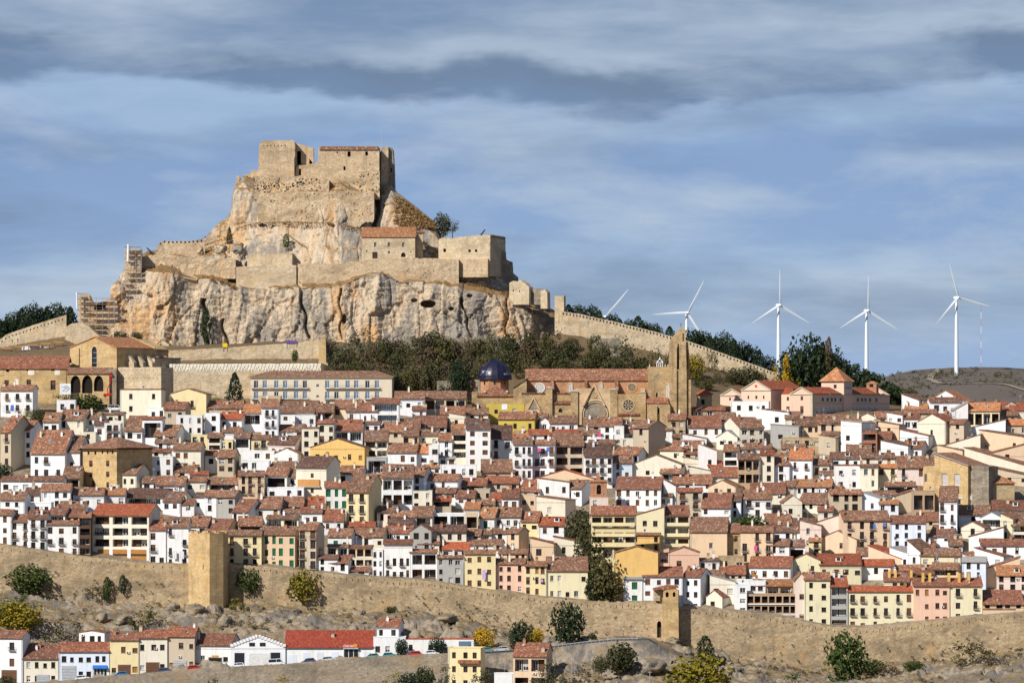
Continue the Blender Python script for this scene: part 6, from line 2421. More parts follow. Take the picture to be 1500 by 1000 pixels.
mb.tube((S.u(967.4), 5, S.z(526)), (S.u(967.4), 5, S.z(522.5)), 0.3, 0.1, 6)
mb.build('bell_frame', M['white'], S.root)
for xx in (951, 974, 978):
    S.prism('pinnacle', rect(xx, xx + 1.6, 533.5, 537.2), 2, 2.8, [M['quoin']])

# ------------------------------------------------------------------ the blue dome
S = Site('domed_chapel', 'round chapel with a glazed dark blue dome beside the basilica', 'chapel', 724.5, 1376, 604)
k8 = 16
cy = 11.5


def ring(r, z, k=k8, ph=math.pi / 16):
    return [(r * math.cos(2 * math.pi * i / k + ph), cy + r * math.sin(2 * math.pi * i / k + ph), z) for i in range(k)]


zb_, zt_ = S.z(553.5), S.z(526)
RD = 24.8 * S.Y / F
def dome_rz(f):
    a = f * math.acos(0.22 / 1.22)
    return (max(RD * (1.22 * math.cos(a) - 0.22), 0.12), zb_ + (zt_ - zb_) * math.sin(a) / math.sin(math.acos(0.22 / 1.22)))


mb = MB()
prof = []
for i in range(11):
    f = i / 10
    prof.append(dome_rz(f))
mb.loft([ring(r, z) for r, z in prof])
dome = mb.build('dome', M['dome'], S.root)
for i in range(8):
    mb = MB()
    a = 2 * math.pi * i / 8 + math.pi / 16
    pts = [(r * 1.005 * math.cos(a), cy + r * 1.005 * math.sin(a), z + 0.02) for r, z in prof]
    for p, q in zip(pts[:-1], pts[1:]):
        mb.tube(p, q, 0.16, 0.14, 5)
    mb.build('rib', M['dome'], dome)
for i in (9, 10, 13, 14):  # pale raised patches low on the front facets of the dome
    mb = MB()
    for j in range(7):
        for k in range(9):
            if vnoise(np.array([i * 3 + k / 2.2]), np.array([j / 1.8]))[0] + 0.45 * random.Random(i * 99 + j * 11 + k).uniform(-1, 1) < -0.02:
                continue
            a0, a1 = 2 * math.pi * (i + k / 9) / 16 + math.pi / 16, 2 * math.pi * (i + (k + 0.9) / 9) / 16 + math.pi / 16
            P = []
            for a, f in ((a0, 0.12 + j * 0.026), (a1, 0.12 + j * 0.026), (a1, 0.143 + j * 0.026), (a0, 0.143 + j * 0.026)):
                r, z = dome_rz(f)
                P.append((r * 1.012 * math.cos(a), cy + r * 1.012 * math.sin(a), z))
            mb.face(P)
    mb.build('white_patches', M['domewhite'], dome)
mb = MB()
mb.loft([ring(RD * 1.03, zb_ - 0.5), ring(RD * 1.06, zb_ - 0.25), ring(RD * 1.03, zb_ + 0.02)])
mb.build('cornice', M['dome'], S.root)
mb = MB()
mb.tube((0, cy, zt_ - 0.1), (0, cy, zt_ + 0.7), 0.3, 0.18, 8)
mb.tube((0, cy, zt_ + 0.7), (0, cy, S.z(520)), 0.06, 0.03, 5)
mb.build('finial', M['iron'], S.root)
RDR = 22.3 * S.Y / F
mb = MB()
mb.loft([ring(RDR, S.z(585), 8, math.pi / 8), ring(RDR, zb_ - 0.4, 8, math.pi / 8)])
mb.build('drum', M['churchbrick'], S.root)
for a in (-90, -45, -135):
    ra = RDR * math.cos(math.pi / 8)
    u, y = ra * math.cos(R(a)), cy + ra * math.sin(R(a))
    w = 1.1
    mb = MB()
    mb.box(-w / 2, w / 2, -0.12, 0.05, S.z(563.5), S.z(556.5), 0)
    mb.box(-w / 2 + 0.15, w / 2 - 0.15, -0.14, -0.10, S.z(563), S.z(557), 1)
    o = mb.build('window', [M['portal'], M['glass']], S.root, (u, y, 0))
    o.rotation_euler = (0, 0, R(a + 90))
S.prism('base_wall', rect(699.5, 753, 579.5, 612), 0, 17, [M['churchstone']])
hip_roof(S.u(699.5), S.u(753), -0.2, 12.5, S.z(579.5), S.z(564.5), 0.4).build('roof', RM['r'], S.root)
S.prism('side_wall', rect(691, 699.3, 573, 612), 2, 12, [M['churchstone']])
for xx in (708.5, 741):
    S.prism('pinnacle', rect(xx, xx + 3, 571.5, 575), 0.5, 1.3, [M['quoin']])

# ------------------------------------------------------------------ the pink school
TH = 33.0
S = Site('school', 'large pink school with pediments, bright red roofs and a square pyramid roofed tower', 'school', 1190, 1377, 622, TH)
pk = [M['pink'], M['dark']]


def dep(px):
    return (px - 1190) * S.Y / F / math.sin(R(TH))


def ped(name, x0, x1, ye, yr, y0, y1, rmat, oh=0.35):
    xm = (x0 + x1) / 2
    S.prism(name, [(x0, ye + 0.3), (xm, yr), (x1, ye + 0.3)], y0, y1, [M['pink']])
    rp = [S.pt(p) for p in ((x0 - 1.2, ye + 0.6), (xm, yr - 0.3), (x1 + 1.2, ye + 0.6))]
    for nm, mt, ya, yb_, th_ in (('pediment_trim', M['quoin'], y0 - 0.35, y0 + 0.25, 0.32), ('roof', rmat, y0 + 0.25, y1 + 0.2, 0.3)):
        mb = MB()
        poly = rp + [(u, z + th_) for u, z in rp[::-1]]
        mb.loft([[(u, y, z) for u, z in poly] for y in (ya, yb_)])
        mb.build(nm, mt, S.root)
    S.prism('cornice', rect(x0 - 0.8, x1 + 0.8, ye - 0.4, ye + 1.0), y0 - 0.3, y0 + 0.1, [M['quoin']])


def front(name, x0, x1, yt, y0, y1, ws):
    S.prism(name, rect(x0, x1, yt, 622), y0, y1, pk, [rect(*w) for w in ws], 0.3)
    for w in ws:
        put_window(S.root, 'half', S.u(w[0]), S.z(w[3]), S.u(w[1]) - S.u(w[0]), S.z(w[2]) - S.z(w[3]), y0 + 0.27)


front('wall', 1158, 1190, 577, 0, 12, [(1173.5, 1177, 580, 586), (1173, 1177.6, 594.5, 605.5)])
ped('pediment', 1159.5, 1189.5, 577, 568, 0, 12, RM['R'])
front('wall', 1144, 1158, 577.5, 1.2, 12, [(1151.5, 1154.8, 581, 586.5), (1151, 1155.5, 595, 603)])
S.prism('roof', [(1143, 578), (1159, 578), (1159, 569), (1149, 567)], 1.8, 11, [RM['R']])
front('wall', 1092, 1134, 571, -1.2, 22, [(1101, 1103.2, 579, 584), (1112, 1115, 579, 584), (1122.8, 1125, 579, 584)])
ped('pediment', 1093, 1133, 571, 558, -1.2, 22, RM['R'])
mb = MB()
mb.tube((S.u(1113), -1.35, S.z(565)), (S.u(1113), -1.15, S.z(565)), 0.45, 0.45, 14)
mb.build('medallion', M['signred'], S.root)
front('wall', 1058.5, 1091.5, 578.5, 0.4, 18, [(1071.2, 1074, 582, 586)])
ped('pediment', 1060, 1090, 578.5, 570, 0.4, 18, RM['R'])
DE = dep(1322)
mb = MB()
mb.box(-9, -0.0, 12.02, DE, -4, S.z(578.5))
mb.build('side_wing', M['pink'], S.root)
mb = MB()
mb.box(-9.3, 0.35, 11.9, DE, S.z(578.5), S.z(577.3))
mb.build('cornice', M['quoin'], S.root)
zr_, ze_ = S.z(567.5), S.z(577.3)
for ya, yb_ in ((11.9, dep(1238)), (dep(1255), dep(1305))):
    mb = MB()
    poly = [(-9.3, ze_), (-4.5, zr_), (0.4, ze_), (0.4, ze_ + 0.25), (-4.5, zr_ + 0.3), (-9.3, ze_ + 0.25)]
    mb.loft([[(u, y, z) for u, z in poly] for y in (ya, yb_)])
    mb.build('roof', RM['R'], S.root)
for zx, up in [(q, 1) for q in (833, 873, 908, 938, 982, 1130, 1165, 1195, 1235, 1290)] + [(q, 0) for q in (783, 833, 873, 908, 938, 980, 1090, 1132, 1162, 1195, 1237, 1292)]:
    px = 1040 + zx / 5
    w, z0, z1 = (1.1, S.z(587.5), S.z(582.5)) if up else (1.4, S.z(606), S.z(596.5))
    y = dep(px)
    if y > DE - 3:
        continue
    mb = MB()
    mb.box(0.0, 0.12, y - w / 2 - 0.45, y + w / 2 + 0.45, z0 - 0.25, z1 + 0.4, 0)
    mb.build('window_surround', M['tracery'], S.root)
    o = link('window', WIN['dark' if up else 'curtain'], S.root, (0.19, y - w / 2, z0), (0, 0, R(90)), (w, 1, z1 - z0))
mb = MB()
for p in (590.5, 608.5):
    mb.box(0.0, 0.16, 0.2, DE - 0.2, S.z(p) - 0.12, S.z(p) + 0.12)
mb.build('string_course', M['quoin'], S.root)
mb = MB()
mb.box(-0.9, 0.10, -0.10, 1.0, -3, S.z(577.5))
mb.build('corner_quoin', M['quoin'], S.root)
y0, y1 = dep(1240.5), dep(1254.5)
mb = MB()
mb.box(-8.2, 0.5, y0, y1, -4, S.z(558))
mb.build('tower', M['pink'], S.root)
mb = MB()
mb.box(-8.5, 0.8, y0 - 0.3, y1 + 0.3, S.z(577.5), S.z(576.3))
mb.box(-8.5, 0.8, y0 - 0.3, y1 + 0.3, S.z(559.2), S.z(557.8))
mb.build('tower_cornice', M['quoin'], S.root)
mb = MB()
E_ = [(-9.0, y0 - 0.75, S.z(557.8)), (1.25, y0 - 0.75, S.z(557.8)), (1.25, y1 + 0.75, S.z(557.8)), (-9.0, y1 + 0.75, S.z(557.8))]
for i in range(4):
    mb.face([E_[i], E_[(i + 1) % 4], (-3.9, (y0 + y1) / 2, S.z(536))])
mb.face(E_[::-1])
mb.build('tower_roof', RM['o'], S.root)
put_window(S.root, 'dark', -3.4, S.z(568), 1.1, 1.25, y0 - 0.01)
for k in range(3):
    w = (y1 - y0) * 0.2
    o = link('window', WIN['curtain'], S.root, (0.57, y0 + (y1 - y0) * (0.17 + 0.27 * k), S.z(570)), (0, 0, R(90)), (w, 1, S.z(561) - S.z(570)))
yb0 = dep(1300)
mb = MB()
mb.box(-4.2, -0.3, yb0, yb0 + 1.6, S.z(577.5), S.z(566))
mb.box(-4.2, -3.0, yb0, yb0 + 1.6, S.z(566), S.z(561))
mb.box(-1.5, -0.3, yb0, yb0 + 1.6, S.z(566), S.z(561))
mb.prism([(-4.5, S.z(561)), (0.0, S.z(561)), (-2.25, S.z(556.5))], yb0 - 0.2, yb0 + 1.8)
mb.build('belfry', M['brick'], S.root)
mb = MB()
mb.prism([(-9.2, S.z(578)), (0.4, S.z(578)), (-4.4, S.z(566.5))], DE - 2, DE + 0.05)
mb.build('end_gable', M['pink'], S.root)

# ------------------------------------------------------------------ brick belfry in the town
S = Site('brick_belfry', 'orange brick belfry with one open bell arch above the tree gap', 'belfry', 877, find_Y(877, 765) + 1.0, 745)
S.prism('wall', rect(865, 889, 705, 745), 0, 2.6, [M['brick'], M['glass']], [arch(874, 880.5, 709.5, 723.5, False)], 2.2)
S.prism('cornice', rect(863, 891, 702.5, 705.5), -0.4, 3.0, [M['brick']])
S.prism('cornice', rect(862.5, 891.5, 726, 729), -0.4, 3.0, [M['brick']])
S.prism('pinnacle', [(873.5, 703), (873.5, 697), (875, 695.5), (876.5, 690), (878, 695.5), (879.5, 697), (879.5, 703)], 0.6, 1.9, [M['brick']])
mb = MB()
mb.loft([[(0.28 * r * math.cos(a), 1.0 + 0.28 * r * math.sin(a), S.z(714) - z) for a in [2 * math.pi * i / 10 for i in range(10)]] for r, z in ((0.4, 0.0), (1.0, 0.1), (1.3, 0.5), (1.8, 0.75))])
mb.build('bell', M['iron'], S.root)

# ------------------------------------------------------------------ towers of the town wall
def poly_tower(S, plan, yt, yb, mat, cren, name='wall'):
    """plan [(picture column, depth)] front faces first, extruded up"""
    zt, z0 = S.z(yt), S.z(yb)
    mb = MB()
    P = [(S.u(x), y) for x, y in plan]
    n = 16
    rings = []
    for i in range(n + 1):
        z = z0 + (zt - z0) * i / n
        rings.append([(u, y, z) for u, y in P])
    mb.loft(rings)
    o = mb.build(name, mat, S.root)
    if cren:
        k = 0
        for (a, b) in zip(P, P[1:] + P[:1]):
            L_ = math.hypot(b[0] - a[0], b[1] - a[1])
            m = int(L_ / 1.3)
            for i in range(m):
                if i % 2:
                    continue
                t0, t1 = i / m, (i + 1) / m
                cx, cy_ = sum(p[0] for p in P) / len(P), sum(p[1] for p in P) / len(P)
                q = [(a[0] + (b[0] - a[0]) * t, a[1] + (b[1] - a[1]) * t) for t in (t0, t1)]
                q += [(p[0] + (cx - p[0]) * 0.12, p[1] + (cy_ - p[1]) * 0.12) for p in q[::-1]]
                mm = MB()
                h = 0.45 + 0.25 * ((k * 37) % 5) / 5
                k += 1
                mm.loft([[(u, y, zt) for u, y in q], [(u, y, zt + h) for u, y in q]])
                mm.build('merlon', mat, S.root)
    return o


S = Site('wall_tower', 'tall many sided stone tower on the left part of the town wall', 'tower', 300, 1189, 894)
poly_tower(S, [(275, 2.5), (284, 0.6), (308, -2.6), (327, 0.2), (332.5, 5.0), (328, 10), (280, 10)], 781, 894, M['stonegold'], True)
S.prism('slit', rect(297.5, 299.0, 827, 833), -1.35, -1.2, [M['dark']])  # dark strip painted for the shade inside a slit

S = Site('gate_tower', 'square gate tower with a red roof and a pointed arch rising from the town wall', 'tower', 983, 1191, 948)
S.prism('tower_wall', [(971.5, 950), (971.5, 866), (976, 862.5), (990, 861.5), (993.5, 864), (994.5, 950)], 0, 7, [M['stonegold'], M['dark']],
        [arch(975, 979.6, 866.5, 874, False), arch(985.5, 989.5, 866.5, 873.5, False), rect(982.8, 983.6, 892, 895)], 1.2)
S.prism('gate_wall', [(955.5, 950), (958.5, 900), (958.5, 864), (971.3, 863), (971.3, 950)], 2.2, 8, [M['stonework'], M['dark']], [arch(962.8, 969.2, 909.5, 934), rect(961, 966.5, 880, 882.5)], 1.6)
S.prism('gate_door', rect(963.4, 968.6, 919, 934), 3.2, 3.4, [M['bark']])
S.prism('machicolation', rect(960.5, 967, 872.5, 880), 1.4, 2.3, [M['stonework']])
mb = MB()
mb.loft([[(S.u(957.5), y, S.z(864.2)), (S.u(994), y, S.z(860.5)), (S.u(994), y, S.z(858.6)), (S.u(978), y, S.z(857.6)), (S.u(957.5), y, S.z(862.4))] for y in (-0.15, 8.3)])
mb.build('roof', RM['r'], S.root)

# stone hall on the right
S = Site('stone_hall', 'big bare stone hall with a slanting gable and two latticed windows at right', 'hall', 1418, 1275, 735, 29)
ws = [(1382, 1389.5, 694, 711), (1399, 1406.5, 694, 711), (1357.5, 1361, 694, 707)]
S.prism('wall', [(1356, 742), (1356, 683), (1371.5, 683), (1371.5, 664.5), (1418, 682), (1418, 742)], 0, 16, [M['stonegold'], M['dark']], [rect(*w) for w in ws], 0.4)
for w in ws:
    put_window(S.root, 'greyblind' if w[0] > 1370 else 'white', S.u(w[0]), S.z(w[3]), S.u(w[1]) - S.u(w[0]), S.z(w[2]) - S.z(w[3]), 0.36)
rp = [S.pt(p) for p in ((1370.5, 664.2), (1419.5, 682.7))]
mb = MB()
poly = rp + [(u, z + 0.25) for u, z in rp[::-1]]
mb.loft([[(u, y, z) for u, z in poly] for y in (-0.3, 16.3)])
mb.build('roof', RM['b'], S.root)
S.prism('gutter', [(1371, 663.6), (1371, 662.6), (1419, 681), (1419, 682)], -0.5, -0.3, [M['metal']])
S.prism('side_wall', [(1418, 742), (1418, 681.5), (1444, 683), (1444, 742)], 1.5, 9, [M['stonegrey']])

# stone palace tower with the overhanging roof at left
S = Site('palace_tower', 'tall square stone palace with a wide overhanging hipped roof at left', 'palace', 171, find_Y(150, 722), 722, 38)
ws = [(124.5, 127.5, 661, 666), (135.5, 138.5, 661, 666), (147, 149.5, 659.5, 664.5), (155.5, 157.8, 659.5, 664.5), (163, 165.4, 659.5, 664.5), (127, 132.5, 674.5, 684), (154, 159.3, 674.5, 683), (127, 132.5, 692, 699),
      (154, 159.3, 690.5, 698.5), (131, 136, 704.5, 713), (154.5, 159, 706, 714)]
S.prism('wall', [(94, 745), (94, 700), (117, 700), (117, 656), (171, 656), (171, 745)], 0, 16.0, [M['stonegold'], M['dark']], [rect(*w) for w in ws], 0.35)
for w in ws:
    put_window(S.root, 'half' if w[1] - w[0] > 4 else 'open', S.u(w[0]), S.z(w[3]), S.u(w[1]) - S.u(w[0]), S.z(w[2]) - S.z(w[3]), 0.3)
u0, u1 = S.u(137), S.u(171)
mb = hip_roof(S.u(117), 0, 0, 16.0, S.z(655.4), S.z(640), 1.5, 0.25)
mb.build('roof', RM['b'], S.root)
mb = MB()
for i in range(12):
    y = 0.6 + i * 1.3
    mb.box(0.02, 1.2, y, y + 0.25, S.z(655.6) - 0.55, S.z(655.6) - 0.3)
mb.build('rafter_ends', M['darkwood'], S.root)

# ------------------------------------------------------------------ trees and bushes


def crown_mesh(kind, seed, n, leafmat):
    r = np.random.RandomState(seed)
    if kind == 'round':
        nb = 16
        q = np.arange(nb) + 0.5
        ph = np.pi * (1 + 5 ** 0.5) * q + r.uniform(0, 6.28)
        cz = 1 - 2 * q / nb
        sr = np.sqrt(1 - cz ** 2)
        c = np.stack([np.cos(ph) * sr, np.sin(ph) * sr, cz], 1) * r.uniform(0.48, 0.68, (nb, 1))
        c[:, 2] = c[:, 2] * 0.85 + 1.0
        br = r.uniform(0.30, 0.46, nb)
        k = r.randint(0, nb, n)
        d = r.normal(0, 1, (n, 3))
        d /= np.linalg.norm(d, axis=1, keepdims=True)
        P = c[k] + d * br[k][:, None] * r.uniform(0.55, 1.05, (n, 1)) ** 0.7
        size = 0.085
    elif kind == 'loose':
        nb = 17
        c = np.stack([r.uniform(-.75, .75, nb), r.uniform(-.75, .75, nb), r.uniform(0.35, 1.75, nb)], 1)
        br = r.uniform(0.18, 0.36, nb)
        k = r.randint(0, nb, n)
        d = r.normal(0, 0.6, (n, 3))
        P = c[k] + d * br[k][:, None]
        size = 0.075
    elif kind == 'cone':
        h = r.uniform(0, 1, n) ** 1.4
        tier = np.sin(h * 34 + 1.3) * 0.10 + 1
        rad = np.minimum(1, (1 - h) ** 0.62 * 1.02) * tier * r.uniform(0.35, 1.05, n) ** 0.5
        a = r.uniform(0, 2 * np.pi, n)
        lob = 1 + 0.16 * np.sin(a * 3 + h * 9 + seed) + 0.1 * np.sin(a * 7 - h * 15)
        P = np.stack([np.cos(a) * rad * lob, np.sin(a) * rad * lob, h * 2.0 - 0.10 * rad], 1)
        size = 0.075
    elif kind == 'pine':
        nb = 11
        zz = np.sort(r.uniform(0.45, 1.85, nb))
        a = r.uniform(0, 2 * np.pi, nb)
        rr = r.uniform(0.15, 0.75, nb) * (1.25 - 0.45 * zz)
        c = np.stack([np.cos(a) * rr, np.sin(a) * rr, zz], 1)
        br = r.uniform(0.24, 0.42, nb)
        k = r.randint(0, nb, n)
        d = r.normal(0, 1, (n, 3))
        d /= np.linalg.norm(d, axis=1, keepdims=True)
        P = c[k] + d * br[k][:, None] * r.uniform(0.4, 1.05, (n, 1)) ** 0.6 * np.array([1, 1, 0.6])
        size = 0.07
    else:   # column
        h = r.uniform(0, 1, n)
        rad = np.sin(np.clip(h * 0.93 + 0.06, 0, 1) * np.pi) ** 0.55 * r.uniform(0.4, 1.05, n) ** 0.5
        a = r.uniform(0, 2 * np.pi, n)
        lob = 1 + 0.2 * np.sin(a * 3 + h * 11 + seed)
        P = np.stack([np.cos(a) * rad * lob, np.sin(a) * rad * lob, h * 2.0], 1)
        size = 0.10
    hi, lo = np.percentile(P[:, 2], 98.0), np.percentile(P[:, 2], 1.5)
    P[:, 2] = (P[:, 2] - lo) / (hi - lo) * 1.96
    P[:, :2] /= np.percentile(np.abs(P[:, :2]), 94) / 0.92
    s = size * r.uniform(0.6, 1.5, n)[:, None]
    u = r.normal(0, 1, (n, 3))
    u /= np.linalg.norm(u, axis=1, keepdims=True)
    w = np.cross(u, r.normal(0, 1, (n, 3)))
    w /= np.linalg.norm(w, axis=1, keepdims=True)
    V = np.stack([P - u * s, P + w * s * 0.75, P + u * s, P - w * s * 0.75], 1).reshape(-1, 3)
    return np_mesh('crown_' + kind, V, np.arange(n * 4).reshape(-1, 4), leafmat)


def trunk_mesh(seed, h):
    r = random.Random(seed)
    b = MB()
    p = Vector((0, 0, -0.35))
    for i in range(3):
        q = Vector((r.uniform(-.07, .07), r.uniform(-.07, .07), (i + 1) / 3 * h))
        b.tube(p, q, 0.085 - 0.018 * i, 0.085 - 0.018 * (i + 1), 6)
        p = q
    for i in range(4):
        a = r.uniform(0, 6.28)
        z = h * r.uniform(0.4, 0.85)
        b.tube((0, 0, z), (0.5 * math.cos(a), 0.5 * math.sin(a), z + r.uniform(0.25, 0.55)), 0.035, 0.012, 5)
    return b.mesh('trunk', [M['bark']])


TRUNK = [trunk_mesh(i, 1.1) for i in range(3)]
CROWN = {}


def crown(kind, mat, seed):
    key = (kind, mat, seed)
    if key not in CROWN:
        n = {'round': 1500, 'loose': 520, 'cone': 1500, 'pine': 1300, 'col': 800}[kind]
        CROWN[key] = crown_mesh(kind, seed * 13 + len(kind), n, LEAF[mat])
    return CROWN[key]


TREES = []


def tree(name, label, cat, px, ytop, ybot, wpx, kind, mat, Y, group=None, var=None, sink=0.0, bushy=0.0):
    """crown seen between picture rows ytop and ybot, standing on the ground at distance Y"""
    s = Y / F
    rad = wpx * s / 2
    X = PX(px, Y)
    zt = PZ(ytop, Y)
    gz = ground_z(X, Y) - 0.2 if Y > 0 else 0
    zbm = PZ(ybot, Y)
    base = min(zbm, max(gz, zbm - (2.0 if kind in ('loose', 'cone', 'pine') and Y > 1250 else 0.7)))
    if 'wall' in label and 1180 < Y < 1197 and kind in ('round', 'col'):
        base = zbm - 0.05
    t = thing(name, label, cat, (X, Y, base), 0.0, group)
    i = len(TREES)
    rr = random.Random(i * 17 + 5)
    v = rr.randint(0, 2) if var is None else var
    hh = (zt - zbm) / 2.0
    c = link('crown', crown(kind, mat, v), t, (0, 0, zbm - base), (0, 0, rr.uniform(0, 6.28)), (rad, rad, hh))
    ts = 0.45 if cat == 'bush' else 0.8
    k = link('trunk', TRUNK[v], t, (0, 0, 0), (0, 0, rr.uniform(0, 6.28)), (rad * ts, rad * ts, max((zbm - base) + hh * 0.8, 0.5)))
    TREES.append(t)
    return t


_gcols = {}


def hill_Y(px, y, lo=1386, hi=1449):
    return find_Y(px, y, lo, hi)


# scrub trees between the basilica and the cliff
rt = random.Random(21)
GH = 'olive green bushes on the slope under the castle cliff'
cand = [(515, 490, 545, 44), (496, 512, 552, 30), (540, 500, 548, 28), (562, 498, 530, 26), (590, 500, 540, 30), (618, 492, 532, 30), (650, 495, 545, 32), (690, 488, 525, 26), (725, 492, 530, 24),
        (745, 490, 532, 26), (775, 488, 530, 22), (793, 487, 528, 26), (800, 508, 540, 22), (765, 518, 555, 26), (630, 530, 570, 30), (600, 540, 580, 30), (575, 545, 588, 26), (700, 535, 575, 22)]
yy = 516
while yy < 592:
    xx = 484 + rt.uniform(0, 12)
    while xx < 700 if yy > 545 else xx < 830:
        if not (yy > 560 and xx > 690):
            cand.append((xx, yy - rt.uniform(16, 34), yy + 6, rt.uniform(15, 32)))
        xx += rt.uniform(17, 30)
    yy += rt.uniform(9, 13)
for (x, t_, b_, w) in cand:
    tree('bush', 'grey green scrubby bush on the slope under the cliff, between long hotel and dome', 'bush', x, t_, b_, w, rt.choice(['loose', 'loose', 'round']), rt.choice(['olive', 'olive', 'olive', 'olive', 'brown']), hill_Y(x, b_), GH)
for (x, t_, b_, w) in [(865, 500, 540, 20), (882, 502, 545, 24), (853, 520, 545, 24), (926, 492, 540, 40), (912, 515, 545, 26), (956, 507, 540, 28), (985, 515, 552, 18), (1015, 520, 556, 30), (1022, 540, 566, 26), (1043, 515, 545, 18), (1052, 532, 562, 24),
                       (1075, 540, 562, 22), (1096, 538, 566, 30), (1112, 545, 568, 24), (838, 530, 550, 22), (900, 530, 548, 22), (940, 528, 545, 26), (845, 500, 525, 18), (975, 530, 552, 22), (820, 528, 548, 24), (1126, 552, 570, 20), (1035, 556, 572, 18), (816, 512, 540, 26), (830, 500, 528, 24), (850, 520, 550, 26), (866, 515, 545, 24), (896, 505, 532, 24), (908, 522, 550, 26), (838, 495, 515, 20), (872, 492, 515, 20), (890, 530, 556, 24), (826, 535, 558, 24)]:
    tree('bush', 'grey green scrubby bush on the slope behind the basilica roof and bell tower', 'bush', x, t_, b_, w, rt.choice(['loose', 'round']), 'olive' if x != 1015 else 'yelgreen', hill_Y(x, b_), 'bushes on the slope behind the basilica')
tree('pine_tree', 'dense dark green conifer standing left of the blue dome', 'tree', 671, 530, 577, 24, 'round', 'pine', 1388)
tree('cypress_tree', 'dark pointed conifer beside the left end of the long hotel', 'tree', 344, 546, 590, 25, 'cone', 'pine', 1368, var=0)
tree('bush', 'small green bush on the castle path wall', 'bush', 432, 513, 529, 9, 'round', 'green', 1422)
tree('cypress_tree', 'small dark cypress on the left shoulder of the castle rock', 'tree', 336, 333, 357, 10, 'cone', 'pine', 1468)
tree('bush', 'dark ivy clump in the gully of the left cliff', 'bush', 302, 452, 500, 15, 'col', 'pine', 1453)
tree('bush', 'low dark bush at the foot of the grey cliff on the left', 'bush', 176, 486, 503, 22, 'round', 'olive', 1450)
tree('bush', 'small dark bush at the cliff foot above the convent roof', 'bush', 200, 487, 502, 17, 'round', 'olive', 1450)
tree('lone_tree', 'lone bushy tree against the sky on the right shoulder of the rock', 'tree', 648, 314, 346, 22, 'round', 'olive', 1487)
tree('lone_tree', 'small lone tree leaning right on the right shoulder of the rock', 'tree', 663, 319, 340, 20, 'loose', 'olive', 1488)
tree('bush', 'green bush on the ledge halfway up the cliff under the curtain wall', 'bush', 419, 343, 362, 10, 'col', 'green', 1471)

PG = 'dark pines on the ridge behind the hill wall'
for i, (x, t_, w) in enumerate([(833, 447, 18), (846, 449, 16), (866, 450, 20), (878, 456, 14), (897, 462, 16), (922, 470, 14), (935, 464, 22), (957, 476, 18), (947, 474, 14), (981, 479, 18), (1014, 485, 22), (1030, 487, 20),
                                (1040, 494, 18), (1050, 496, 20), (1062, 490, 22), (1075, 498, 22), (1085, 503, 18), (1098, 508, 22), (1112, 514, 20), (1126, 524, 18), (1022, 494, 18), (908, 468, 12)]):
    tree('pine_tree', 'dark pine rising behind the crenellated hill wall against the sky', 'tree', x, t_ - 1, float(UW(x)) + 14, w * 1.35, 'round' if i % 3 else 'cone', 'pine', 1462 + (i % 3) * 4, PG)
for i, (x, t_, w) in enumerate([(-6, 460, 22), (8, 470, 22), (20, 458, 22), (32, 452, 24), (46, 447, 24), (58, 452, 22), (68, 450, 20), (80, 446, 24), (92, 452, 22), (103, 450, 22), (38, 462, 24), (14, 468, 22), (72, 458, 24)]):
    tree('pine_tree', 'dark pine in the dense clump behind the climbing wall at the left edge', 'tree', x, t_, 496, w * 1.25, 'round' if i % 3 else 'cone', 'pine', 1475 + (i % 4) * 5, 'dark pines behind the left hill wall')
for x, t_, b_, w, k, m_, lab in [(1188, 496, 575, 54, 'round', 'pine', 'largest dark pine above the pink school roof'), (1162, 512, 572, 42, 'round', 'pine', 'dark pine left of the largest pine above the pink school'),
                                 (1210, 509, 575, 44, 'round', 'pine', 'dark pine right of the largest pine, behind the school tower'), (1214, 494, 540, 9, 'col', 'brown', 'thin brown topped tree rising above the dark pines'),
                                 (1152, 519, 568, 10, 'col', 'yellow', 'slim yellow poplar in front of the dark pines'), (1161, 548, 572, 20, 'loose', 'yelgreen', 'yellowing shrub at the foot of the slim poplar'),
                                 (1140, 535, 566, 22, 'loose', 'yelgreen', 'pale autumn tree at the end of the hill wall'), (1230, 526, 576, 36, 'round', 'pine', 'dark rounded tree directly behind the pyramid roof of the school tower')]:
    tree('pine_tree' if m_ == 'pine' else 'poplar_tree', lab, 'tree', x, t_, b_, w, k, m_, 1440 if m_ == 'pine' else 1436)


def scatter_crowns(name, pts, n_leaf, mat, seed, flat=0.8):
    """many small crowns as one mass; pts (x, y, z, radius)"""
    r = np.random.RandomState(seed)
    Vs = []
    for (x, y, z, rad) in pts:
        d = r.normal(0, 1, (n_leaf, 3))
        d /= np.linalg.norm(d, axis=1, keepdims=True)
        P = d * rad * r.uniform(0.5, 1.05, (n_leaf, 1)) * np.array([1, 1, flat]) + np.array([x, y, z + rad * 0.5])
        s = rad * 0.20 * r.uniform(0.6, 1.5, n_leaf)[:, None]
        u = r.normal(0, 1, (n_leaf, 3))
        u /= np.linalg.norm(u, axis=1, keepdims=True)
        w = np.cross(u, d)
        w /= np.linalg.norm(w, axis=1, keepdims=True) + 1e-6
        Vs.append(np.stack([P - u * s, P + w * s, P + u * s, P - w * s], 1).reshape(-1, 3))
    V = np.concatenate(Vs)
    return struct(link(name, np_mesh(name, V, np.arange(len(V)).reshape(-1, 4), mat)), 'stuff')


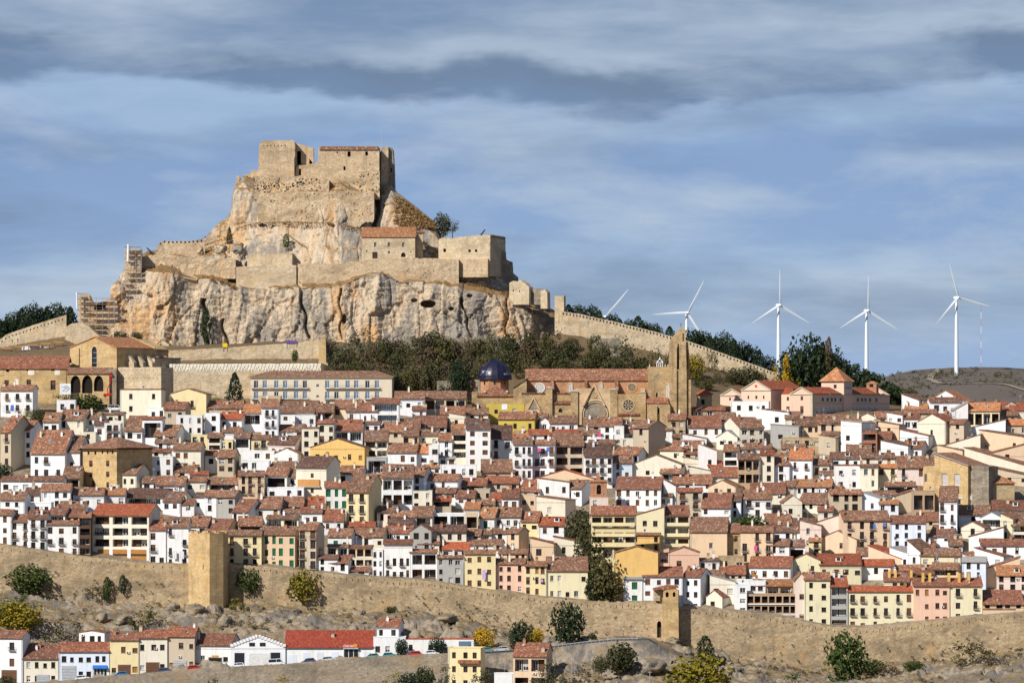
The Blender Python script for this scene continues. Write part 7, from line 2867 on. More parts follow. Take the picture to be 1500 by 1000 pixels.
pts = []
WDT = crv([(1140, 552), (1170, 530), (1220, 522), (1240, 528), (1260, 538), (1285, 550), (1300, 560), (1320, 575), (1345, 592)])
for i in range(520):
    px = rt.uniform(1145, 1345)
    Y = rt.uniform(1462, 1540)
    yt = float(WDT(px)) + rt.uniform(0, 1) ** 0.8 * max(4, 590 - float(WDT(px)))
    pts.append((PX(px, Y), Y, PZ(yt, Y) - 0.8, rt.uniform(1.3, 2.4)))
tag(scatter_crowns('woodland', pts, 70, LEAF['pine'], 3), 'dark evergreen wood covering the slope behind the pink school', 'wood')
pts = []
for i in range(2200):
    px = rt.uniform(1230, 1560)
    Y = rt.uniform(3010, 3400)
    X = PX(px, Y)
    if vnoise(np.array([X / 60.0]), np.array([Y / 60.0]))[0] < -0.1 and rt.random() < 0.7:
        continue
    pts.append((X, Y, ground_z(X, Y) - 0.3, rt.choice([0.6, 0.7, 0.8, 1.0, 1.9]) * rt.uniform(.7, 1.2)))
tag(scatter_crowns('scrub_bushes', pts, 22, LEAF['olive'], 5), 'dark scrub dotted over the bare far hill', 'scrub')
pts = []
for i in range(1900):
    px = rt.uniform(-20, 1520)
    Y = rt.choice([rt.uniform(1164, 1195), rt.uniform(1100, 1138)])
    if Y < 1140 and px < 690:
        continue
    X = PX(px, Y)
    n = vnoise(np.array([px / 45.0]), np.array([Y / 9.0]))[0]
    if n < -0.05:
        continue
    pts.append((X, Y, ground_z(X, Y) - 0.1, rt.uniform(0.25, 0.85)))
for i in range(260):
    px = rt.uniform(-20, 1520)
    if 270 < px < 336 or 955 < px < 996:
        continue
    t0, b0 = float(WT(px)), float(WB(px))
    y = b0 - (b0 - t0) * rt.uniform(0, 0.75) ** 1.6
    pts.append((PX(px, 1195.7), 1195.7, PZ(y, 1195.7), rt.uniform(0.2, 0.55)))
tag(scatter_crowns('dry_scrub', pts[::2], 40, LEAF['brown'], 6), 'brown dry scrub growing on the rocky bank below the town wall', 'scrub')
tag(scatter_crowns('green_scrub', pts[1::2], 40, LEAF['olive'], 7), 'dull green scrub growing on the rocky bank below the town wall', 'scrub')


def grass(name, n, fn, mat, seed, lab):
    r = np.random.RandomState(seed)
    V = []
    for i in range(n):
        X, Y, z = fn(r)
        h, w = r.uniform(0.25, 0.7), r.uniform(0.05, 0.14)
        a = r.uniform(0, 6.28)
        for k in range(3):
            b = a + k * 2.1
            dx, dy = math.cos(b) * w, math.sin(b) * w
            lx, ly = r.uniform(-.3, .3) * h, r.uniform(-.3, .3) * h
            V += [(X - dx, Y - dy, z - .1), (X + dx, Y + dy, z - .1), (X + lx, Y + ly, z + h)]
    V = np.array(V)
    return tag(struct(link(name, np_mesh(name, V, np.arange(len(V)).reshape(-1, 3), mat)), 'stuff'), lab, 'grass')


M['drygrass'] = leaf('dry_grass', (0.28, 0.19, 0.07), (0.40, 0.285, 0.115), (0.48, 0.36, 0.16))


def bank_pt(r):
    while True:
        px = r.uniform(-20, 1520)
        Y = r.uniform(1170, 1196) if r.rand() < 0.75 or px < 700 else r.uniform(1105, 1138)
        if vnoise(np.array([px / 28.0]), np.array([Y / 5.0]))[0] > 0.05:
            X = PX(px, Y)
            return X, Y, ground_z(X, Y)


grass('dry_grass', 5200, bank_pt, M['drygrass'], 9, 'tufts of dry yellow grass on the rocky bank below the town wall')


def ledge_pt(r):
    while True:
        px = r.uniform(150, 800)
        i = r.choice([2, 2, 4, 4, 6])
        y = float(np.interp(px, SX, SYv[:, i]))
        if vnoise(np.array([px / 24.0]), np.array([i * 3.3]))[0] > 0.0:
            Y = float(rock_base(px)) + OFF[i] + r.uniform(-2.5, 0.5)
            return PX(px, Y), Y, PZ(y, Y) - 0.2


M['ledgegrass'] = leaf('ledge_grass', (0.19, 0.105, 0.04), (0.29, 0.17, 0.065), (0.34, 0.22, 0.09))
grass('ledge_grass', 3600, ledge_pt, M['ledgegrass'], 10, 'rust coloured dry grass along the ledges of the castle rock')
pts = []
for i in range(520):
    px = 578 + 62 * rt.random() ** 0.9
    f = rt.random()
    y = 285 + (px - 578) * 0.72 + f * 42
    if y > 335:
        continue
    Y = rock_Y(px, y)
    pts.append((PX(px, Y), Y, PZ(y, Y) - .3, rt.uniform(0.5, 1.1)))
for i in range(900):
    px = rt.uniform(150, 800)
    k = rt.choice([1, 2, 2, 4, 4])
    y = float(np.interp(px, SX, SYv[:, k]))
    if vnoise(np.array([px / 20.0 + k * 7]), np.array([k * 3.3]))[0] < 0.12:
        continue
    Y = float(rock_base(px)) + OFF[k] + rt.uniform(-1.0, 1.5)
    pts.append((PX(px, Y), Y, PZ(y + rt.uniform(-2, 2.5), Y) - .3, rt.uniform(0.35, 0.9)))
tag(scatter_crowns('ledge_scrub', pts, 40, M['ledgegrass'], 8, 0.6), 'rust brown heath on the ledges and right hand shoulder of the castle rock', 'scrub')

# single trees and bushes in front of and below the wall
FT = [
    (43, 829, 868, 54, 'round', 'green', 1189, 'broad rounded green tree against the town wall at far left'),
    (365, 833, 868, 30, 'round', 'green', 1191, 'small dark round bush on the wall right of the tall tower'),
    (443, 837, 880, 41, 'round', 'yelgreen', 1191, 'round yellowish green bush on the wall, larger of the two right of the tall tower'),
    (832, 885, 944, 44, 'round', 'pine', 1176, 'big dark conifer in front of the wall left of the gate tower'),
    (762, 911, 952, 31, 'round', 'pine', 1158, 'dark green rounded tree between two yellow autumn trees'),
    (708, 920, 950, 30, 'round', 'yellow', 1159, 'bright yellow autumn tree left of the parked silver car'),
    (784, 921, 944, 23, 'round', 'yellow', 1160, 'smaller bright yellow tree right of the dark rounded tree'),
    (867, 927, 942, 14, 'round', 'pine', 1158, 'tiny umbrella shaped tree on the road verge'),
    (641, 934, 958, 22, 'round', 'pine', 1147.6, 'clipped dark tree in front of the long low white building'),
    (588, 936, 959, 17, 'round', 'pine', 1147.6, 'clipped dark tree at the corner of the white building, near the green car'),
    (694, 938, 958, 20, 'loose', 'olive', 1150, 'dark shrub at the right end of the long low white building'),
    (1033, 931, 970, 22, 'col', 'pine', 1170, 'narrow dark evergreen below the wall right of the gate tower'),
    (1025, 962, 1026, 84, 'round', 'yelgreen', 1108, 'large yellow green autumn tree at the bottom edge'),
    (1240, 930, 998, 54, 'round', 'green', 1172, 'tall broad green tree below the wall at right'),
    (1425, 939, 974, 58, 'loose', 'olive', 1178, 'wide scraggy dark bush below the wall at far right'),
    (32, 884, 924, 52, 'round', 'yelgreen', 1174, 'yellow green bush on the rocky bank at far left'),
    (8, 880, 915, 42, 'round', 'yelgreen', 1178, 'ochre leaved bush at the left edge of the rocky bank'),
    (30, 868, 892, 24, 'loose', 'green', 1184, 'thin green shrub above the yellow green bush'),
    (78, 906, 944, 32, 'loose', 'olive', 1168, 'olive shrub behind the low cream house'),
    (108, 906, 946, 32, 'loose', 'brown', 1169, 'brown leafless shrub behind the small white house front'),
    (210, 884, 920, 38, 'loose', 'olive', 1176, 'dark shrub on the rocks below the tall tower'),
    (157, 845, 878, 12, 'col', 'green', 1194, 'dark green creeper clump hanging on the wall'),
    (180, 842, 868, 11, 'col', 'pine', 1194, 'narrow dark creeper on the wall left of the tower'),
    (135, 858, 872, 34, 'loose', 'olive', 1193, 'low dark hedge at the foot of the wall left of the tower'),
    (910, 943, 982, 42, 'round', 'olive', 1128, 'dark rounded bush below the road left of the gate tower rocks'),
    (881, 962, 984, 23, 'round', 'olive', 1122, 'small grey green bush left of the dark rounded bush'),
    (622, 978, 1012, 28, 'round', 'pine', 1119, 'dark bush at the bottom edge left of the cream three storey house'),
    (598, 986, 1012, 26, 'round', 'pine', 1119, 'low dark bush at the bottom edge below the retaining wall'),
    (652, 972, 1006, 22, 'loose', 'olive', 1119, 'thin shrub against the left wall of the cream three storey house'),
    (704, 980, 1012, 30, 'loose', 'olive', 1118, 'shrub in front of the right corner of the cream three storey house'),
    (806, 966, 1012, 34, 'loose', 'olive', 1117, 'scraggy grey shrub in front of the peach fronted house'),
    (842, 976, 1014, 46, 'loose', 'brown', 1117, 'wide brownish shrub right of the peach fronted house'),
    (790, 980, 1012, 26, 'loose', 'olive', 1116, 'small shrub below the terrace of the peach fronted house'),
    (10, 990, 1012, 24, 'round', 'olive', 1120, 'bush at the bottom left corner'),
    (408, 990, 1012, 30, 'loose', 'yelgreen', 1126, 'yellowish bush at the bottom edge below the stepped gable warehouse'),
    (310, 992, 1012, 18, 'loose', 'olive', 1126, 'grey bush at the bottom edge below the black garage mouth'),
    (575, 982, 1012, 26, 'loose', 'yelgreen', 1126, 'sparse yellowish bush against the retaining wall'),
    (1278, 966, 986, 34, 'round', 'green', 1178, 'low green bush right of the tall broad green tree'),
    (1338, 968, 982, 30, 'round', 'green', 1180, 'low dense green bush left of the wide scraggy bush'),
    (1305, 972, 996, 36, 'loose', 'brown', 1172, 'brownish shrub below the wall between the low green bushes'),
    (1460, 955, 985, 40, 'loose', 'brown', 1172, 'brownish shrub under the wide scraggy bush at far right'),
    (1160, 984, 1004, 26, 'loose', 'green', 1140, 'green shrub on the right hand rocks at the bottom edge'),
    (345, 875, 890, 22, 'loose', 'yelgreen', 1192, 'yellowish low shrub at the foot of the tall tower'),
    (573, 888, 898, 16, 'round', 'green', 1191, 'tiny dark green bush at the foot of the wall in the middle'),
    (850, 750, 806, 40, 'round', 'olive', None, 'uppermost olive tree in the gap below the brick belfry'),
    (864, 780, 846, 44, 'round', 'olive', None, 'middle olive tree in the gap beside the yellow apartment block'),
    (884, 822, 884, 46, 'round', 'olive', None, 'big olive green tree behind the town wall beside the tan yellow house'),
    (900, 845, 884, 30, 'loose', 'olive', None, 'shrubby tree behind the wall in front of the ochre gable'),
    (872, 840, 882, 24, 'round', 'pine', None, 'dark tree at the foot of the tan yellow house'),
    (1098, 754, 776, 42, 'round', 'green', None, 'dark green garden tree between roofs right of the peach blank wall house'),
    (128, 579, 606, 44, 'round', 'green', None, 'big green ivy bush on the bank below the convent porch'),
    (100, 578, 594, 40, 'loose', 'green', None, 'dark hedge along the terrace below the convent porch'),
    (33, 598, 618, 26, 'loose', 'yelgreen', None, 'yellowish garden bush among the roofs at far left'),
    (55, 600, 620, 22, 'round', 'olive', None, 'dark garden bush among the roofs right of the yellowish one'),
    (6, 680, 702, 22, 'round', 'pine', None, 'dark tree at the left edge among the houses'),
    (315, 574, 590, 14, 'loose', 'yelgreen', 1372, 'small yellowish shrub left of the pointed conifer'),
    (1352, 578, 592, 20, 'loose', 'pine', 1372, 'dark bush behind the roofs right of the pink school'),
    (1332, 570, 585, 22, 'round', 'olive', 1400, 'rounded tree behind the roofs right of the school belfry'),
]
for (x, t_, b_, w, k, m_, Y, lab) in FT:
    if Y is None:
        Y = find_Y(x, b_ + 2) + 0.6
    elif 1155 < Y < 1196:
        Y = find_Y(x, b_, 1152, 1195.3)
    tree('bush' if 'bush' in lab or 'shrub' in lab or 'hedge' in lab or 'creeper' in lab else 'tree', lab, 'bush' if ('bush' in lab or 'shrub' in lab or 'hedge' in lab or 'creeper' in lab) else 'tree', x, t_, b_, w, k, m_, Y)

# ------------------------------------------------------------------ boulders
def boulder_mesh(seed):
    n, k = 20, 28
    V = []
    for i in range(n + 1):
        th = math.pi * i / n
        for j in range(k):
            a = 2 * math.pi * j / k
            p = np.array([math.sin(th) * math.cos(a), math.sin(th) * math.sin(a), math.cos(th)])
            d = 1 + 0.38 * float(fbm(np.array([p[0] * 1.3 + seed * 7]), np.array([p[1] * 1.3]), np.array([p[2] * 1.3]), 4)[0])
            d += float(blocks(np.array([p[0] + seed * 3]), np.array([p[1]]), np.array([p[2]]), 0.75, 0.26, 0.10)[0])
            d -= 0.16 * float(np.clip(ridged(np.array([p[0] * 2 + seed]), np.array([p[1] * 2]), np.array([p[2] * 3]), 2)[0] - .6, 0, 1)) * 3
            V.append(p * d)
    V = np.array(V)
    Fc = []
    for i in range(n):
        for j in range(k):
            Fc.append((i * k + j, (i + 1) * k + j, (i + 1) * k + (j + 1) % k, i * k + (j + 1) % k))
    return np_mesh('boulder', V, np.array(Fc), M['bank'], False)


BM = [boulder_mesh(i) for i in range(5)]
for i, (x, y, w, h, Y, lab) in enumerate([
    (955, 977, 46, 24, 1128, 'big pale rounded boulder under the gate tower'), (908, 965, 40, 28, 1134, 'pale rock face left of the big boulder under the gate tower'),
    (1000, 962, 44, 34, 1165, 'grey rock outcrop right of the gate tower foot'), (1045, 972, 40, 26, 1165, 'grey outcrop beside the narrow evergreen'),
    (1072, 985, 36, 26, 1150, 'tilted grey slab of rock right of the yellow green tree'), (430, 898, 26, 14, 1184, 'pale boulder below the yellowish green bush'),
    (527, 900, 22, 13, 1184, 'rounded pale boulder at the wall foot in the middle'), (500, 901, 14, 10, 1185, 'small boulder left of the rounded pale boulder'),
    (285, 895, 34, 18, 1182, 'grey rock at the foot of the tall tower'), (255, 890, 22, 14, 1184, 'rock just left of the tall tower foot'),
    (180, 908, 30, 16, 1176, 'pale broken rock on the left bank'), (150, 905, 20, 14, 1178, 'small pale rock on the left bank beside the broken rock'),
    (385, 915, 30, 26, 1172, 'upright grey rock rib above the warehouse'), (420, 920, 26, 22, 1172, 'grey rock rib above the red roof end'),
    (330, 912, 26, 22, 1172, 'grey rock rib above the garage house'), (1440, 985, 44, 18, 1160, 'flat pale rock at far right bottom'), (1395, 990, 30, 16, 1155, 'low pale rock at bottom right'),
    (1380, 975, 26, 12, 1172, 'small grey rock near the brownish shrub at right'), (985, 940, 26, 12, 1190, 'flat rock ledge at the gate tower foot'), (655, 905, 40, 12, 1182, 'flat grey rock shelf in the middle of the bank'),
    (322, 366, 26, 14, 1466, 'rounded pale boulder on the left shoulder of the castle rock'), (350, 365, 22, 16, 1466, 'buff boulder below the small cypress on the castle rock'), (294, 367, 12, 13, 1465, 'small grey boulder beside the low battlemented wall')]):
    s = Y / F
    t = link('boulder', BM[i % 5], None, (PX(x, Y), Y, PZ(y, Y)), (0, 0, i * 1.3), (w * s * 0.42, w * s * 0.40, h * s * 0.52))
    if Y > 1400:
        t.data = t.data.copy()
        t.data.materials[0] = M['cliff']
    tag(t, lab, 'boulder')

# ------------------------------------------------------------------ wind turbines and the mast
_b = MB()
rings = []
for i in range(11):
    f = i / 10
    c = (0.95 + 1.1 * math.sin(min(f * 4.5, 1) * math.pi / 2) * (1 if f > 0 else 0)) * (1 - f) ** 0.75 + 0.22
    th = 0.35 * (1 - f) + 0.08
    tw = R(18) * (1 - f) ** 2
    sw = [(-c * 0.35, 0), (0, th * c * 0.35), (c * 0.65, 0), (0, -th * c * 0.35)]
    z = 0.9 + 28.6 * f
    rings.append([(u * math.cos(tw) - v * math.sin(tw), u * math.sin(tw) + v * math.cos(tw), z) for u, v in sw])
_b.loft(rings)
BLADE = _b.mesh('blade', [M['turbine']])
_b = MB()
prof = [(0.05, -2.6), (0.7, -2.3), (1.05, -1.5), (1.05, -0.5)]
_b.loft([[(r * math.cos(a), y, r * math.sin(a)) for a in [2 * math.pi * k / 12 for k in range(12)]] for r, y in prof])
HUB = _b.mesh('hub', [M['turbine']])
_b = MB()
_b.loft([[(-0.9, y, -0.9 * s), (0.9, y, -0.9 * s), (1.1, y, 0), (0.8, y, 1.1 * s), (-0.8, y, 1.1 * s), (-1.1, y, 0)] for y, s in ((-0.6, 0.9), (1.5, 1.2), (5.0, 1.1), (6.2, 0.7))])
NAC = _b.mesh('nacelle', [M['turbine']])
for px, py, ang, lab, yaw in ((1403, 436, 17, 'wind turbine on the bare far hill top beside the red and white mast', 20), (1271, 455, 0, 'wind turbine with one blade straight up behind the dark wood', 18),
                              (1142, 447, 1, 'wind turbine behind the right end of the hill wall', 18), (1007, 458, -27, 'wind turbine with a level left blade behind the bell tower', 14), (886.5, 464, -40, 'wind turbine hidden by the ridge with only one blade showing', 10)):
    Y = 3330.0
    X, Z = PX(px, Y), PZ(py, Y)
    gz = ground_z(X, Y) - 2
    t = thing('wind_turbine', lab, 'wind turbine', (X, Y, gz), R(yaw), 'white wind turbines on the far ridge')
    H = Z - gz
    mb = MB()
    mb.loft([[(r * math.cos(a), 2.4 + r * math.sin(a), z) for a in [2 * math.pi * k / 14 for k in range(14)]] for r, z in ((1.75, 0), (1.55, H * 0.4), (1.0, H - 0.9))])
    mb.build('tower', M['turbine'], t)
    link('nacelle', NAC, t, (0, 0, H))
    h = link('hub', HUB, t, (0, 0, H))
    for k in range(3):
        link('blade', BLADE, t, (0, -1.2, H), (0, R(-ang + 120 * k), 0))
M['mastred'] = plain('faded_red', (0.45, 0.20, 0.18))
t = thing('radio_mast', 'thin red and white lattice mast on the far hill', 'mast', (PX(1437, 3380), 3380, ground_z(PX(1437, 3380), 3380) - 1))
H = PZ(446, 3380) - t.location.z
for k in range(9):
    z0, z1 = H * k / 9, H * (k + 1) / 9
    mb = MB()
    for x, y in ((-.4, -.3), (.4, -.3), (0, .4)):
        mb.tube((x, y, z0), (x, y, z1), 0.05, None, 4)
    for j in range(5):
        za, zb2 = z0 + (z1 - z0) * j / 5, z0 + (z1 - z0) * (j + 1) / 5
        mb.tube((-.4, -.3, za), (.4, -.3, zb2), 0.04, None, 4)
        mb.tube((.4, -.3, za), (0, .4, zb2), 0.04, None, 4)
    mb.build('mast_section', M['white'] if k % 2 else M['mastred'], t)

# ------------------------------------------------------------------ cars
CARP = {n: plain('car_' + n, c, 0.25, 0.5, 0, 0.02) for n, c in (('white', (0.75, 0.76, 0.77)), ('blue', (0.05, 0.18, 0.36)), ('navy', (0.06, 0.09, 0.16)), ('red', (0.50, 0.03, 0.03)), ('teal', (0.10, 0.27, 0.28)),
                                                          ('silver', (0.50, 0.51, 0.52)), ('dark', (0.06, 0.07, 0.08)), ('green', (0.16, 0.30, 0.24)))}


def car_parts(van=False):
    L_, Wd, Hh = (4.8, 1.85, 2.0) if van else (4.1, 1.7, 1.45)
    b = MB()
    belt = 1.05 if van else 0.88
    lo = [(-L_ / 2, 0.30), (-L_ / 2 + 0.05, 0.62), (-L_ / 2 + 0.12, belt - 0.05), (-L_ * 0.2, belt), (L_ / 2 - 1.0, belt), (L_ / 2 - 0.15, belt - 0.22), (L_ / 2, 0.5), (L_ / 2 - 0.03, 0.28)]
    b.loft([[(x, y * s, z) for x, z in lo] for y, s in ((-Wd / 2, 1), (-Wd / 2 * 0.2, 1), (Wd / 2, 1))])
    cab = [(-L_ / 2 + 0.15, belt - 0.02), (-L_ / 2 + (0.2 if van else 0.55), Hh), (0.55 if not van else 1.2, Hh), (1.25 if not van else 1.9, belt - 0.02)]
    g = MB()
    i = 0.10
    b.loft([[(x, y, z) for x, z in cab] for y in (-Wd / 2 + 0.10, Wd / 2 - 0.10)])
    gl = [(cab[0][0] + 0.18, belt + 0.04), (cab[1][0] + 0.14, Hh - 0.10), (cab[2][0] - 0.08, Hh - 0.10), (cab[3][0] - 0.18, belt + 0.04)]
    for y in (-Wd / 2 + 0.095, Wd / 2 - 0.095):
        s = -0.01 if y < 0 else 0.01
        xm = 0.1
        g.face([(gl[0][0], y + s, gl[0][1]), (xm - 0.05, y + s, gl[0][1]), (xm - 0.05, y + s, gl[1][1]), (gl[1][0], y + s, gl[1][1])])
        g.face([(xm + 0.05, y + s, gl[0][1]), (gl[3][0], y + s, gl[0][1]), (gl[2][0], y + s, gl[1][1]), (xm + 0.05, y + s, gl[1][1])])
    for (xa, za, xb, zb2) in ((cab[3][0] + 0.012, belt + 0.03, cab[2][0] + 0.012, Hh - 0.08), (cab[0][0] - 0.012, belt + 0.03, cab[1][0] - 0.012, Hh - 0.08)):
        g.face([(xa, -Wd / 2 + 0.2, za), (xa, Wd / 2 - 0.2, za), (xb, Wd / 2 - 0.25, zb2), (xb, -Wd / 2 + 0.25, zb2)])
    w = MB()
    w.loft([[(0.32 * r * math.cos(a), y, 0.32 * r * math.sin(a)) for a in [2 * math.pi * k / 14 for k in range(14)]] for r, y in ((0.7, -0.12), (1, -0.10), (1, 0.10), (0.7, 0.12))], 0)
    rim = MB()
    rim.loft([[(0.19 * math.cos(a), y, 0.19 * math.sin(a)) for a in [2 * math.pi * k / 10 for k in range(10)]] for y in (-0.135, 0.135)])
    hl = MB()
    hl.box(-0.03, 0.03, -0.2, 0.2, -0.08, 0.08)
    return b, g, w, rim, hl, L_, Wd


CPARTS = {v: car_parts(v) for v in (False, True)}
GL = CPARTS[False][1].mesh('car_window', [M['glass']])
GLV = CPARTS[True][1].mesh('car_window', [M['glass']])
TY = CPARTS[False][2].mesh('tyre', [M['tyre']])
RIMM = CPARTS[False][3].mesh('rim', [M['metal']])
HLM = CPARTS[False][4].mesh('headlight', [M['frame']])
TLM = CPARTS[False][4].mesh('tail_light', [M['red']])
CB = {}


def car(px, Y, colr, label, van=False, flip=False, rz=None, group='vehicles parked along the lower road'):
    b, g, w, rim, hl, L_, Wd = CPARTS[van]
    X = PX(px, Y)
    d = 4
    z = ground_z(X, Y)
    sl = math.atan2(ground_z(X + d, Y) - ground_z(X - d, Y), 2 * d)
    t = thing('parked_van' if van else 'parked_car', label, 'van' if van else 'car', (X, Y, z + 0.01), 0, group)
    t.rotation_euler = (0, -sl if not flip else sl, R(180) if flip else 0)
    if (van, colr) not in CB:
        CB[(van, colr)] = b.mesh('car_body', [CARP[colr]])
    link('body', CB[(van, colr)], t)
    link('windows', GLV if van else GL, t)
    for x in (-L_ * 0.31, L_ * 0.31):
        for y in (-Wd / 2 + 0.08, Wd / 2 - 0.08):
            wo = link('wheel', TY, t, (x, y, 0.32))
            link('rim', RIMM, wo, (0, 0, 0))
    for y in (-Wd * 0.33, Wd * 0.33):
        link('headlight', HLM, t, (L_ / 2 - 0.05, y, 0.66))
        link('tail_light', TLM, t, (-L_ / 2 + 0.05, y, 0.68))
    return t


for px, c, lab, van, fl in ((121, 'white', 'pale car parked before the bluish white house', False, False), (177, 'blue', 'bright blue car parked before the yellow house with the brown garage', False, True),
                            (242, 'navy', 'dark blue car parked before the cream white house', False, False), (285, 'red', 'red car parked before the light brown house', False, False),
                            (348, 'white', 'white car parked at the left glazing of the stepped gable warehouse', False, True), (405, 'white', 'white van parked at the right glazing of the stepped gable warehouse', True, False),
                            (452, 'navy', 'dark car parked at the left end of the red roofed supermarket', False, True), (482, 'silver', 'silver car parked at the middle of the red roofed supermarket', False, False),
                            (545, 'green', 'greenish car parked right of the supermarket entrance', False, True), (571, 'teal', 'teal car parked below the white upper house', False, False),
                            (607, 'red', 'red car parked left of the clipped tree at the low white building', False, True), (633, 'white', 'white car half behind the clipped dark tree', False, False),
                            (713, 'teal', 'blue green car parked right of the bright yellow tree', False, False), (735, 'silver', 'silver car parked between the yellow tree and the dark rounded tree', False, True)):
    car(px, 1144.6 if px < 700 else 1146.5, c, lab, van, fl)
car(151, 1357, 'white', 'small white car on the terrace below the convent porch', group='vehicles on the convent terrace')
car(168, 1358, 'white', 'white van on the terrace right of the red lift', True, group='vehicles on the convent terrace')

# ------------------------------------------------------------------ details on the lower road houses
def hrec(x0, yb=None):
    c = [h for h in HOUSES if abs(h['x0'] - x0) < 0.6 and (yb is None or abs(h['yb'] - yb) < 0.6)]
    return c[-1]


def panel(h, x0, x1, yt, yb, mat, name, y0=-0.06, y1=0.05, parent=None):
    r = h['root']
    Y = r.location.y
    c = math.cos(R(h['rot']))
    piv = h['x1'] if h['rot'] >= 0 else h['x0']
    u = lambda p: (p - piv) * Y / F / c
    z = lambda p: PZ(p, Y) - r.location.z
    mb = MB()
    mb.box(u(x0), u(x1), y0, y1, z(yb), z(yt))
    return mb.build(name, mat, parent or r)


def garage(h, x0, x1, yt, yb, mat, surround=None):
    panel(h, x0 - 0.6, x1 + 0.6, yt - 0.6, yb, surround or M['slab'], 'garage_surround', -0.10, 0.03)
    g = panel(h, x0, x1, yt, yb, mat, 'garage_door', -0.13, -0.05)
    n = 5
    for i in range(1, n):
        yy_ = yt + (yb - yt) * i / n
        panel(h, x0, x1, yy_ - 0.12, yy_ + 0.12, M['iron'], 'panel_joint', -0.135, -0.12, g)


garage(hrec(86), 91, 111, 975, 997, M['metal'])
garage(hrec(33), 54, 72, 988, 1003, M['metal'])
garage(hrec(161), 173, 191, 973, 993, M['wood'])
garage(hrec(203, 990), 214, 233, 969.5, 989, M['wood'])
garage(hrec(244), 254, 273, 967.5, 985, M['metal'])
garage(hrec(-20), 2, 24, 981, 1003, M['wood'])
h = hrec(86)
panel(h, 136, 156, 979, 992, M['glass'], 'shop_window', -0.05, 0.03)
for i in range(4):
    panel(h, 136 + i * 5, 138 + i * 5, 979, 992, M['curtain'], 'window_lettering_strip' if False else 'shop_blind', -0.08, -0.05)
mb = MB()
Y_ = h['root'].location.y
ua, ub = (136 - h['x1']) * Y_ / F, (157 - h['x1']) * Y_ / F
za, zb3 = PZ(973.5, Y_) - h['root'].location.z, PZ(978.5, Y_) - h['root'].location.z
mb.prism([(0, 0)] and ccw([(ua, zb3), (ub, zb3), (ub, zb3 + 0.15), (ua, zb3 + 0.15)]), -1.0, 0)
mb.face([(ua, -1.0, zb3 + 0.15), (ub, -1.0, zb3 + 0.15), (ub, 0, za), (ua, 0, za)])
mb.build('awning', M['blueawn'], h['root'])
h = hrec(285)
panel(h, 304.5, 325.5, 962, 981, M['slab'], 'garage_surround', -0.08, 0.02)
panel(h, 305.5, 324.5, 963, 981, M['dark'], 'garage_mouth', -0.11, -0.04)  # near-black panel on the wall stands in for the shaded opening
panel(h, 310.5, 319.5, 959.2, 961.6, M['signorange'], 'sign_board', -0.2, -0.05)
h = hrec(338)
panel(h, 343.5, 358, 955.5, 973, M['glass'], 'shop_window', -0.05, 0.03)
panel(h, 396.5, 410.5, 955, 969, M['glass'], 'shop_window', -0.05, 0.03)
panel(h, 364.5, 395.5, 956, 976, M['frame'], 'sliding_door', -0.1, 0.03)
for a in (365, 380.5):
    panel(h, a, a + 8.5, 940.5, 946, M['glass'], 'window', -0.05, 0.03)
for i in range(9):
    f = i / 8
    for sg in (-1, 1):
        xc = 378 + sg * (2 + 36 * f)
        yc = 930.5 + 13.5 * f
        panel(h, xc - 2.6, xc + 2.6, yc - 1.6, yc + 2.5, WM['w'], 'gable_step', -0.25, 0.35)
h = hrec(418)
for a, b, t_, b2 in ((421, 435, 958, 972), (444, 454, 955, 966), (464, 474, 955, 965), (485, 496, 954, 964), (532, 543, 954, 962)):
    panel(h, a, b, t_, b2, WM['b'], 'blind_panel', -0.05, 0.03)
panel(h, 503, 526, 950, 965, M['glass'], 'shop_entrance', -0.06, 0.03)
for i in range(4):
    panel(h, 503 + i * 7.2, 504 + i * 7.2, 950, 965, M['frame'], 'door_frame', -0.12, -0.05)
sb = panel(h, 503.5, 518, 942.3, 947.6, M['signred'], 'shop_sign', -0.4, -0.05)
sb2 = panel(h, 518, 523.5, 942.3, 947.6, M['signorange'], 'shop_sign_end', -0.4, -0.05)
panel(h, 503, 525, 947.8, 949.6, M['metal'], 'canopy', -0.9, -0.05)
cu = bpy.data.curves.new('sign_text', 'FONT')
cu.body = "charter"
cu.size = 1.05
cu.extrude = 0.02
cu.align_x = 'CENTER'
tmp = bpy.data.objects.new('sign_text', cu)
COL.objects.link(tmp)
me = bpy.data.meshes.new_from_object(tmp.evaluated_get(bpy.context.evaluated_depsgraph_get()))
bpy.data.objects.remove(tmp)
me.materials.clear()
me.materials.append(M['white'])
Y_ = h['root'].location.y
link('sign_lettering', me, h['root'], ((510.8 - h['x1']) * Y_ / F, -0.43, PZ(946.6, Y_) - h['root'].location.z), (R(90), 0, 0))
h = hrec(592)
panel(h, 672, 690, 938.5, 950, M['bluepane'], 'roller_shutter', -0.08, 0.03)
h = hrec(656)
panel(h, 672, 704, 966, 971, RM['r'], 'porch_roof', -1.2, 0.05)

# white pillars and orange panels under the gallery block
h = hrec(133)
for a_, b2 in ((134, 141), (159, 164), (186, 191), (215, 218)):
    panel(h, a_, b2, 803, 824, WM['w'], 'pillar', -0.12, 0.05)
for a_, b2 in ((141.3, 158.7), (164.3, 185.7), (191.3, 214.7)):
    panel(h, a_, b2, 804.5, 824, M['orangeblind'], 'blind_panel', -0.04, 0.05)
    panel(h, a_, b2, 811, 814, M['darkwood'], 'blind_slit', -0.06, -0.04)
panel(hrec(712), 735, 743, 591.5, 599.5, M['white'], 'white_panel', -0.3, 0.05)
panel(hrec(433), 436, 468.5, 702, 712, M['plank'], 'rust_blind', -0.5, 0.03)
panel(hrec(433), 435, 470, 712, 713.4, M['slab'], 'balcony_slab', -0.9, 0.03)
